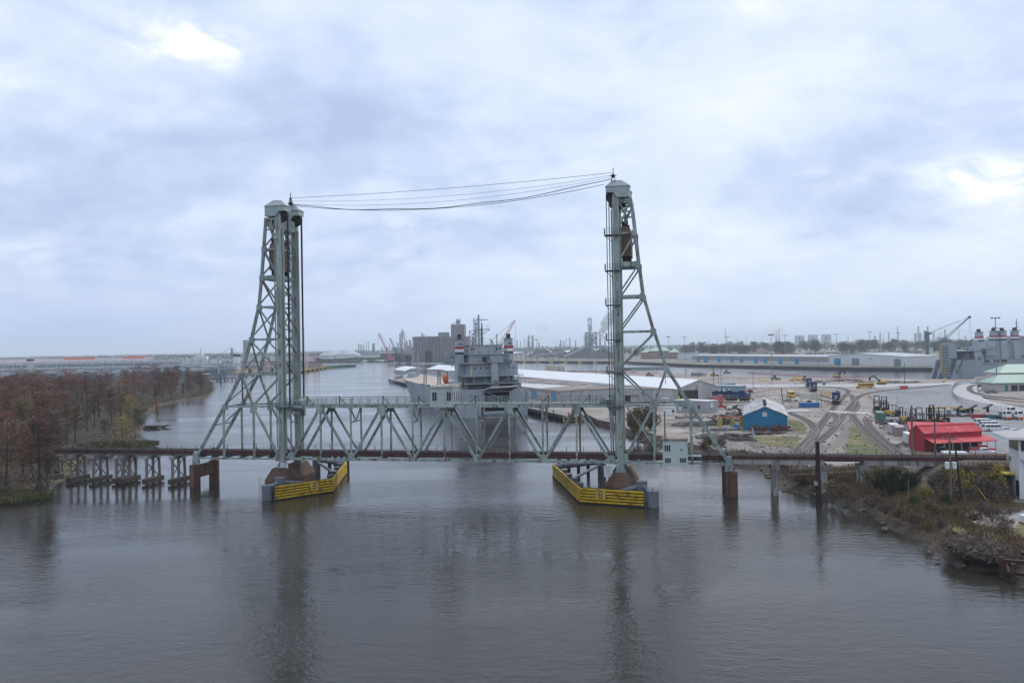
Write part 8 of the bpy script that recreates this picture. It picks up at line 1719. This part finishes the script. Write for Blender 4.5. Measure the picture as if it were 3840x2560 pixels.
# cranes
def lattice_crane(base, tip, wd, label, col, D, cab=True):
    a, b = ad(*base, D), ad(*tip, D); r = thing('lattice_crane', label, 'crane', (a.x, a.y, FZ)); o = Vector((a.x, a.y, FZ)); A, B = a - o, b - o; m = mat('crane_%d' % int(col[0] * 999 + col[1] * 77 + col[2] * 7), col, .6, .12, .3); mb = MB(); d = (B - A).normalized(); n1 = Vector((-d.z, 0, d.x)); n2 = Vector((0, 1, 0))
    for p, q in ((1, 1), (1, -1), (-1, -1), (-1, 1)): mb.beam(A + (n1 * p + n2 * q) * wd * .5, B + (n1 * p + n2 * q) * wd * .22, wd * .16)
    n = int((B - A).length / (wd * 1.1))
    for k in range(n): t0, t1 = k / n, (k + 1) / n; s = 1 if k % 2 else -1; mb.beam(A.lerp(B, t0) + n1 * s * wd * (.5 - .28 * t0) - n2 * wd * .5, A.lerp(B, t1) - n1 * s * wd * (.5 - .28 * t1) - n2 * wd * .5, wd * .1).beam(A.lerp(B, t0) - n1 * s * wd * .4, A.lerp(B, t0) + n1 * s * wd * .4, wd * .1)
    mb.build('boom', m, r); back = Vector((-1 if B.x > A.x else 1, 0, 0)); g = A + back * 10 + Vector((0, 0, 14)); mb = MB().beam(A + back * 3, g, wd * .25).beam(g, B, wd * .09).beam(A + back * 11, g, wd * .12).beam(B + d * 2, B + d * 2 - Vector((0, 0, (B.z) * .45)), wd * .06); mb.build('stays', m_rope, r)
    if cab: MB().box(A.x - 6, A.x + 6, A.y - 4, A.y + 4, max(0, A.z - 3), A.z + 4).build('cab', m, r); MB().box(A.x - 6, A.x + 6, A.y - 5, A.y + 5, 0, max(2.5, A.z - 3)).build('crawler', m_dark, r)
    return r
lattice_crane((1466, 1345), (1420, 1250), 4.2, 'red and white lattice crane leaning out beside the dark tank store', (.50, .17, .17), 1560); lattice_crane((1492, 1330), (1462, 1268), 3.8, 'dark lattice crane leaning beside the red and white one', (.10, .12, .15), 1600); lattice_crane((1531, 1325), (1508, 1234), 4.0, 'tall pink lattice crane beside the grain elevator', (.42, .24, .26), 1600); lattice_crane((1508, 1352), (1508, 1240), 2.8, 'upright dark pile driver mast beside the tall pink crane', (.08, .10, .13), 1500); lattice_crane((1606, 1310), (1582, 1249), 4.2, 'dark crane boom leaning in front of the grain elevator', (.13, .15, .19), 1420)
lattice_crane((1866, 1310), (1930, 1201), 5.0, 'orange red lattice crane leaning behind the right ship funnel', (.55, .20, .11), 1250)
for k, (x, y, w_, col) in enumerate(((1428, 1337, 52, (.14, .06, .05)), (1480, 1336, 66, (.05, .12, .15)))):
    p = ad(x, y, 1900); s = 1900 / FPX; r = thing('tank_store', ['dark maroon walled store behind the leaning cranes', 'dark teal walled store behind the leaning cranes'][k], 'building', (p.x, p.y, FZ)); MB().box(0, w_ * s, 0, 20, 0, 15).build('wall', mat('store_%d' % k, col, .7, .15, .1), r); MB().box(-1, w_ * s + 1, -1, 21, 15, 16).build('roof', m_wroof, r)
# barges and tugs along the far shore
for k, (x, y, ln, col) in enumerate(((1378, 1358, 30, (.45, .46, .48)), (1440, 1358, 34, (.14, .12, .12)), (1490, 1359, 28, (.5, .48, .45)), (1560, 1358, 26, (.16, .15, .16)), (1604, 1359, 18, (.62, .62, .55)), (1420, 1357, 16, (.6, .6, .6)))):
    p = gp(x, y, 0); r = thing('work_barge', ['pale work barge at the bushy far shore', 'dark work barge under the red crane', 'pale barge under the pile driver', 'dark barge before the grain elevator', 'cream tug boat before the grain elevator', 'small white tug beside the pale work barge'][k], 'boat', p, -.2); m = mat('barge_%d' % k, col, .7, .15, .2)
    MB().add([(-ln / 2, -5, 1.8), (ln / 2, -5, 1.8), (ln / 2, 5, 1.8), (-ln / 2, 5, 1.8), (-ln / 2 + 2, -4.6, -.5), (ln / 2 - 2, -4.6, -.5), (ln / 2 - 2, 4.6, -.5), (-ln / 2 + 2, 4.6, -.5)], [(0, 1, 2, 3), (4, 7, 6, 5), (0, 4, 5, 1), (1, 5, 6, 2), (2, 6, 7, 3), (3, 7, 4, 0)]).build('hull', m, r); MB().box(-ln * .3, -ln * .05, -3, 3, 1.8, 5.2).build('deck_house', m_white, r); MB().box(ln * .05, ln * .35, -3, 3, 1.8, 3.4).build('cargo', m_scr2, r); MB().beam((-ln * .2, 0, 5), (-ln * .2, 0, 11), .3).build('mast', m_dark, r)
# white domes and stores left of the cranes
for k, (x, ty, rr) in enumerate(((1245, 1316, 46), (1300, 1313, 50))): p = ad(x, 1340, 2300); r = MB().lathe([(0, 25), (rr * .35, 22), (rr * .7, 13), (rr, 4), (rr, 0)], (0, 0, 0), 24).build('storage_dome', mat('dome_grey', (.40, .41, .42), .6, .1, .05)); r.location = (p.x, p.y, FZ); tag(r, ['pale grey storage dome farther from the cranes', 'pale grey ribbed storage dome nearer the cranes'][k], 'dome')
for k, (x, w_, h) in enumerate(((1195, 60, 9), (1262, 70, 11), (1335, 80, 8))): p = ad(x, 1345, 2150); s = 2150 / FPX; r = thing('white_store', ['white store below the far storage dome', 'white store between the storage domes', 'white store beside the leaning red crane'][k], 'building', (p.x, p.y, FZ)); MB().box(0, w_ * s, 0, 25, 0, h).build('wall', m_wsid, r); MB().box(-1, w_ * s + 1, -1, 26, h, h + 1).build('roof', m_gr, r)
# ---- terminal on the left: docks, barge, racks, sheds
LZ = .9
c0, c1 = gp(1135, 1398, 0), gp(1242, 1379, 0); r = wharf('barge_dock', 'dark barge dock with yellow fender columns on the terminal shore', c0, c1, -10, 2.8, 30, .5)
ln = (c1 - c0).length
for k in range(7): MB().box(ln * (k + .3) / 7, ln * (k + .3) / 7 + 3, -2.2, -.4, -.3, 5.2).build('yellow_fender', mat('dock_yellow', (.55, .38, .03), .6, .1, 1), r)
p = gp(1275, 1377, 0); r = thing('tank_barge', 'long dark green tank barge lying off the barge dock', 'boat', p, math.atan2((gp(1306, 1374, 0) - gp(1240, 1378, 0)).y, (gp(1306, 1374, 0) - gp(1240, 1378, 0)).x)); MB().add([(-40, -8, 3.4), (44, -8, 3.4), (44, 8, 3.4), (-40, 8, 3.4), (-40, -8, -.5), (36, -7, -.5), (36, 7, -.5), (-40, 8, -.5)], [(0, 1, 2, 3), (4, 7, 6, 5), (0, 4, 5, 1), (1, 5, 6, 2), (2, 6, 7, 3), (3, 7, 4, 0)]).build('hull', mat('barge_green', (.035, .10, .095), .6, .15, .1), r)
mb = MB()
for k in range(14): mb.tube((-36 + k * 5.6, rd.uniform(-5, 5), 3.4), (-36 + k * 5.6, rd.uniform(-5, 5), 5.2), .4, n=6)
mb.beam((-38, 0, 4.4), (40, 0, 4.4), .5).build('deck_pipes', mat('pipe_pale_green', (.30, .42, .38), .6, .1, 1), r)
for k, (x, t, col) in enumerate(((1140, 1322, (.62, .60, .60)), (1146, 1328, (.5, .2, .2)), (1152, 1324, (.65, .65, .65)), (1176, 1320, (.55, .10, .07)), (1184, 1326, (.55, .10, .07)), (1195, 1328, (.05, .08, .12)))):
    p = ad(x, 1385, 1120); h = ad(x, t, 1120).z - 2; r = thing('loading_arm', ['white dock loading arm nearest the tower', 'red and white dock loading arm', 'second white dock loading arm', 'bright red dock loading arm', 'shorter bright red dock loading arm', 'dark lattice dock tower beside the red arms'][k], 'loading arm', (p.x, p.y, 2)); m = mat('arm_%d' % k, col, .6, .1, 1); mb = MB()
    for s in (-.8, .8): mb.beam((s, 0, 0), (s, 0, h), .3)
    for j in range(6): mb.beam((-.8, 0, h * j / 6), (.8, 0, h * (j + 1) / 6), .25)
    mb.beam((0, 0, h), (2.5, -1, h * .5), .35); mb.build('frame', m, r)
p = ad(1140, 1330, 1750); h = ad(1140, 1222, 1750).z - LZ; r = thing('radio_mast', 'slender lattice radio mast beyond the terminal', 'mast', (p.x, p.y, LZ)); mb = MB()
for q in range(3): a_ = q * 2.094; mb.beam((math.cos(a_) * 4.5, math.sin(a_) * 4.5, 0), (math.cos(a_) * .5, math.sin(a_) * .5, h), .35)
for k in range(20):
    z0, z1 = h * k / 20, h * (k + 1) / 20; w0, w1 = 4.5 - 4 * k / 20, 4.5 - 4 * (k + 1) / 20
    for q in range(3): a_, b_ = q * 2.094, (q + 1) * 2.094; mb.beam((math.cos(a_) * w0, math.sin(a_) * w0, z0), (math.cos(b_) * w1, math.sin(b_) * w1, z1), .22)
mb.build('lattice', mat('mast_pale', (.40, .38, .40), .6, .1, 1), r)
p = ad(912, 1330, 2500); s = 2500 / FPX; r = thing('tower_block', 'hazy grey tower block beyond the terminal', 'building', (p.x, p.y, LZ)); h = ad(912, 1276, 2500).z; MB().box(0, 20 * s, 0, 16, 0, h).build('wall', m_ref, r)
for k in range(9): MB().box(-.2, 20 * s + .2, -.3, 0, h * (k + .3) / 9, h * (k + .6) / 9).build('floor_band', m_ref2, r)
p = ad(870, 1335, 1700); r = thing('dock_crane', 'dark spidery dock crane beyond the terminal sheds', 'crane', (p.x, p.y, LZ)); mb = MB().beam((-50, 0, 12), (20, 0, 16), 1.6).beam((0, 0, 0), (0, 0, 36), 1.6).beam((-8, 0, 0), (0, 0, 36), 1.0).beam((8, 0, 0), (0, 0, 36), 1.0).beam((0, 0, 36), (-50, 0, 12), .6).beam((0, 0, 36), (20, 0, 16), .6); mb.build('frame', m_ref2, r)
p = ad(725, 1345, 1900); s = 1900 / FPX; r = thing('white_tanker', 'white superstructure of a tanker beyond the pipe racks', 'ship', (p.x, p.y, LZ)); MB().box(-30, 60, 0, 18, 0, 6).build('hull', m_white, r); MB().box(0, 30, 1, 16, 6, 18).build('deck_house', m_white, r); MB().box(8, 20, 4, 12, 18, 24).build('wheel_house', m_white, r); MB().tube((14, 8, 24), (14, 8, 36), .6, n=6).build('mast', m_ref2, r)
# pipe racks
m_pw = mat('pipe_white', (.58, .59, .60), .5, .1, .3); m_pg = mat('pipe_grey', (.30, .33, .36), .5, .15, .3); m_bent = mat('rack_blue_grey', (.14, .18, .22), .6, .15, .5); m_pr = mat('pipe_red', (.5, .12, .10), .6, .1, 1)
def rack(pa, pb, z, npipe, label, ma, step=14, hi=0):
    a, b = Vector((*pa, LZ)), Vector((*pb, LZ)); rz, ln = frame_of(a, b); r = thing('pipe_rack', label, 'pipe rack', a, rz)
    for k in range(npipe): MB().tube((0, k * 1.5, z + (k % 2) * 1.6), (ln, k * 1.5, z + (k % 2) * 1.6), .42 if k % 3 else .62, n=6).build('pipe', ma if k % 3 != 1 else m_pg, r)
    mb = MB(); n = int(ln / step)
    for k in range(n + 1):
        x = k * ln / n; mb.beam((x, -.6, 0), (x, -.6, z + 2.2), .4).beam((x, npipe * 1.5, 0), (x, npipe * 1.5, z + 2.2), .4).beam((x, -.6, z - .7), (x, npipe * 1.5, z - .7), .4).beam((x, -.6, z + 1.0), (x, npipe * 1.5, z + 1.0), .35)
        if k % 2: mb.beam((x, -.6, 1), (x + ln / n, -.6, z), .2)
    mb.build('bents', m_bent, r); return r
LR = [((-640, 800), (-372, 850), 6, 5, m_pg, 'nearest low grey pipe rack behind the swamp wood'), ((-700, 850), (-350, 905), 8, 5, m_pw, 'second pipe rack with white pipes behind the swamp wood'), ((-760, 920), (-345, 985), 7, 6, m_pg, 'third grey pipe rack behind the swamp wood'), ((-840, 990), (-330, 1060), 10, 5, m_pw, 'high white pipe rack in the middle of the terminal'), ((-900, 1080), (-330, 1160), 9, 6, m_pg, 'broad grey pipe rack in the middle of the terminal'), ((-980, 1180), (-340, 1280), 13, 4, m_pw, 'tall white pipe rack reaching the terminal dock'), ((-1060, 1300), (-330, 1420), 14, 4, m_pw, 'farthest white pipe rack before the long sheds')]
for a, b, z, n, m, lab in LR: rack(a, b, z, n, lab, m)
for k, (x, D, z) in enumerate(((-352, 905, 8), (-340, 1062, 10), (-350, 1282, 13), (-420, 1255, 13))):
    r = thing('pipe_loop', ['white pipe loop at the end of the second pipe rack', 'red dropping pipe loop at the end of the high rack', 'white pipe loop by the terminal dock', 'white raised pipe loop in the tall rack'][k], 'pipe loop', (x, D, LZ)); MB().path([(0, 0, z), (0, 0, z + 4), (14, 0, z + 4), (18, 0, z + 3), (18, 0, 1)], .6, 7).build('pipe', m_pr if k == 1 else m_pw, r)
clutter(0, 0, 1, 1, 2, 1, 1, 'terminal_plant', 'x', m_bent) if False else None
mb = MB()
for _ in range(420):
    D = rd.uniform(790, 1350); X = rd.uniform(-.66 * D, -.36 * D); h = rd.random() ** 2 * 9 + 1.5; q = rd.random()
    if q < .35: mb.cbox((X, D, LZ + h / 2), (rd.uniform(1, 7), rd.uniform(1, 5), h))
    elif q < .6: mb.tube((X, D, LZ), (X, D, LZ + h), rd.uniform(.3, 1.4), n=6)
    else: mb.beam((X, D, LZ + h * .5), (X + rd.uniform(5, 30), D + rd.uniform(0, 4), LZ + h * .5), .5)
o = mb.build('terminal_plant', m_bent); o['kind'] = 'stuff'; o['label'] = 'crowded valves, pumps and small pipes of the terminal'
for k in range(7): X, D = -620 + k * 46 + rd.uniform(-8, 8), 960 + rd.uniform(-60, 240); tag(MB().tube((X, D, LZ), (X, D, LZ + 7), 6, n=18).tube((X, D, LZ + 7), (X, D, LZ + 8.2), 6, .4, 18).build('storage_tank', m_pg), 'small grey storage tank among the terminal pipes', 'tank', 'small tanks in the terminal')
# long terminal sheds
m_lroof = mat('faded_pink_roof', (.30, .26, .27), .8, .1, .05); m_lwall = mat('slate_wall', (.12, .15, .19), .7, .1, .1); m_ored = mat('orange_red_ridge', (.55, .10, .06), .6, .08, .3)
for k, (x0, x1, y, D) in enumerate(((-60, 130, 1374, 1650), (120, 345, 1375, 1600), (330, 562, 1368, 1620))):
    a, b = ad(x0, y, D), ad(x1, y, D + 20); a.z = b.z = LZ; rz, w = frame_of(a, b); r = thing('terminal_shed', ['long pale roofed terminal shed at the outer end of the row', 'long slate walled terminal shed with an orange ridge in the middle of the row', 'long terminal shed with an orange ridge at the river end of the row'][k], 'shed', (a.x, a.y, LZ), rz); MB().box(0, w, 0, 60, 0, 11).build('wall', m_lwall, r); MB().extrude([(-1, 11), (61, 11), (30, 20)], 'x', -1, w + 1).build('roof', m_lroof, r)
    if k: f0, f1 = ((.47, .98), (.5, .86))[k - 1]; MB().extrude([(20, 16.5), (40, 16.5), (36, 21.5), (24, 21.5)], 'x', w * f0, w * f1).build('ridge_monitor', m_ored, r)
    for j in range(6): MB().box(w * (j + .4) / 6, w * (j + .4) / 6 + 1.2, -1, -.2, 0, 12).build('downpipe', m_pw, r)
for k, (x, D, h, rr) in enumerate(((114, 1350, 18, 6), (888, 1250, 20, 5.5))): p = ad(x, 1380, D); r = thing('white_silo', ['white silo with a dark cap beside the long sheds', 'white silo with a dark cap beside the lift tower'][k], 'silo', (p.x, p.y, LZ)); MB().tube((0, 0, 0), (0, 0, h), rr, n=16).build('drum', m_white, r); MB().tube((0, 0, h), (0, 0, h + 3.5), rr, n=16).build('cap', m_dark, r)
sheetp = [gp(x, y, LZ) for x, y in ((868, 1398), (905, 1404), (1040, 1403), (1050, 1390), (990, 1380), (900, 1384))]; structure('terminal_lawn', poly_sheet(MB(), [Vector((p.x, p.y, LZ + .06)) for p in sheetp]), m_drygrass)
# little dock at the wood's tip
p = gp(815, 1428, 0); r = thing('pile_dock', 'small dark pile dock with a lattice tower off the wood tip', 'dock', p); MB().box(-26, 18, -6, 6, 2.4, 3.0).build('deck', m_timber, r)
for k in range(12):
    for y in (-5.5, 5.5): MB().tube((-25 + k * 3.8, y, -2), (-25 + k * 3.8, y, 2.6), .4, n=6).build('pile', m_timber, r)
mb = MB()
for sx in (-1, 1):
    for sy in (-1, 1): mb.beam((2 + sx * 6, sy * 4, 3), (2 + sx * 6, sy * 4, 17), .35)
for z in (6, 10, 14, 17): mb.beam((-4, -4, z), (8, -4, z), .3).beam((-4, -4, z - 3.5), (8, -4, z), .22).beam((8, -4, z - 3.5), (-4, -4, z), .22)
mb.build('tower', m_bent, r); MB().box(-18, -10, -4, 4, 3, 7).build('hut', m_rust, r); MB().box(-19, -9, -5, 5, 7, 7.5).build('hut_roof', m_white, r)
p = gp(783, 1432, 0); r = thing('motor_boat', 'small white motor boat moored at the pile dock', 'boat', p, .1); MB().add([(-5, -1.6, 1.2), (4, -1.6, 1.3), (6.5, 0, 1.6), (4, 1.6, 1.3), (-5, 1.6, 1.2), (-4.6, -1.2, -.3), (3.6, -1.1, -.3), (5.4, 0, -.2), (3.6, 1.1, -.3), (-4.6, 1.2, -.3)], [(0, 1, 2, 3, 4), (5, 9, 8, 7, 6), (0, 5, 6, 1), (1, 6, 7, 2), (2, 7, 8, 3), (3, 8, 9, 4), (4, 9, 5, 0)]).build('hull', m_white, r); MB().box(-2.5, 1.5, -1.2, 1.2, 1.2, 2.8).build('cabin', m_white, r); MB().box(-2.2, 1.2, -1.25, 1.25, 1.8, 2.5).build('window', m_glass, r)
for k, (x, y) in enumerate(((938, 1398), (981, 1396), (1020, 1394))):
    p = gp(x, y, LZ); r = thing('pump_post', 'small dark pump post on the terminal lawn', 'post', p, 0, 'pump posts on the terminal lawn'); MB().box(-2, 2, -1.5, 1.5, 0, 5).build('body', m_soot_shade, r); MB().box(-2.4, 2.4, -1.8, 1.8, 5, 5.6).build('cap', m_rust, r)
for k, (x, y) in enumerate(((925, 1413), (948, 1411))): p = gp(x, y, 0); tag(MB().tube((p.x, p.y, -2), (p.x, p.y, 4.5), .8, n=8).tube((p.x, p.y, .2), (p.x, p.y, 1.0), 1.6, n=8).build('mooring_dolphin', m_timber), ['dark mooring dolphin nearer the small dock', 'dark mooring dolphin off the terminal lawn'][k], 'dolphin')
# ---- steam over the refinery
def plume(px, py, D, n, rise, drift, s0, label, dens):
    c = ad(px, py, D); bm = bmesh.new(); z = c.z
    for k in range(n):
        t = k / max(1, n - 1); mtx = Matrix.Translation((c.x + drift * t + rd.uniform(-.25, .25) * s0, c.y + rd.uniform(-.3, .3) * s0, min(c.z + rise * t, 148 - s0 * (.45 + .9 * t)))) @ Matrix.Scale(s0 * (.35 + .65 * t), 4)
        bmesh.ops.create_icosphere(bm, subdivisions=2, radius=1, matrix=mtx)
    for v in bm.verts: v.co += Vector((rd.uniform(-1, 1), rd.uniform(-1, 1), rd.uniform(-1, 1))) * s0 * .07
    me = bpy.data.meshes.new('steam_plume'); bm.to_mesh(me); bm.free(); m = bpy.data.materials.new('steam'); m.use_nodes = True; t = m.node_tree; t.nodes.clear(); v = N(t, 'ShaderNodeVolumePrincipled'); v.inputs['Color'].default_value = (1, 1, 1, 1); v.inputs['Density'].default_value = dens; ou = N(t, 'ShaderNodeOutputMaterial'); L(t, v.outputs[0], ou.inputs['Volume']); me.materials.append(m); o = obj('steam_plume', me); o['kind'] = 'stuff'; o['label'] = label
plume(2250, 1262, 2600, 7, 62, 34, 22, 'white steam plume rising beside the lattice refinery tower', .12)
plume(2790, 1284, 4600, 6, 70, 190, 46, 'broad faint steam bank beyond the oaks', .012)
plume(1975, 1290, 3000, 5, 60, 60, 30, 'faint steam drifting over the refinery columns', .012)
HAZE = 0.00012
# ================================================================== haze
hb = MB().box(-FAR - 200, FAR + 200, -1000, FAR + 200, -3, 150)
ho = hb.build('haze', None); ho['kind'] = 'stuff'; ho['label'] = 'thin grey-blue winter haze over the river and the yards'
hm = bpy.data.materials.new('haze_air'); hm.use_nodes = True; ht = hm.node_tree; ht.nodes.clear()
hv = N(ht, 'ShaderNodeVolumePrincipled'); hv.inputs['Color'].default_value = (.84, .92, 1.0, 1); hv.inputs['Density'].default_value = HAZE; hv.inputs['Anisotropy'].default_value = 0.0
hout = N(ht, 'ShaderNodeOutputMaterial'); L(ht, hv.outputs[0], hout.inputs['Volume']); ho.data.materials.append(hm)
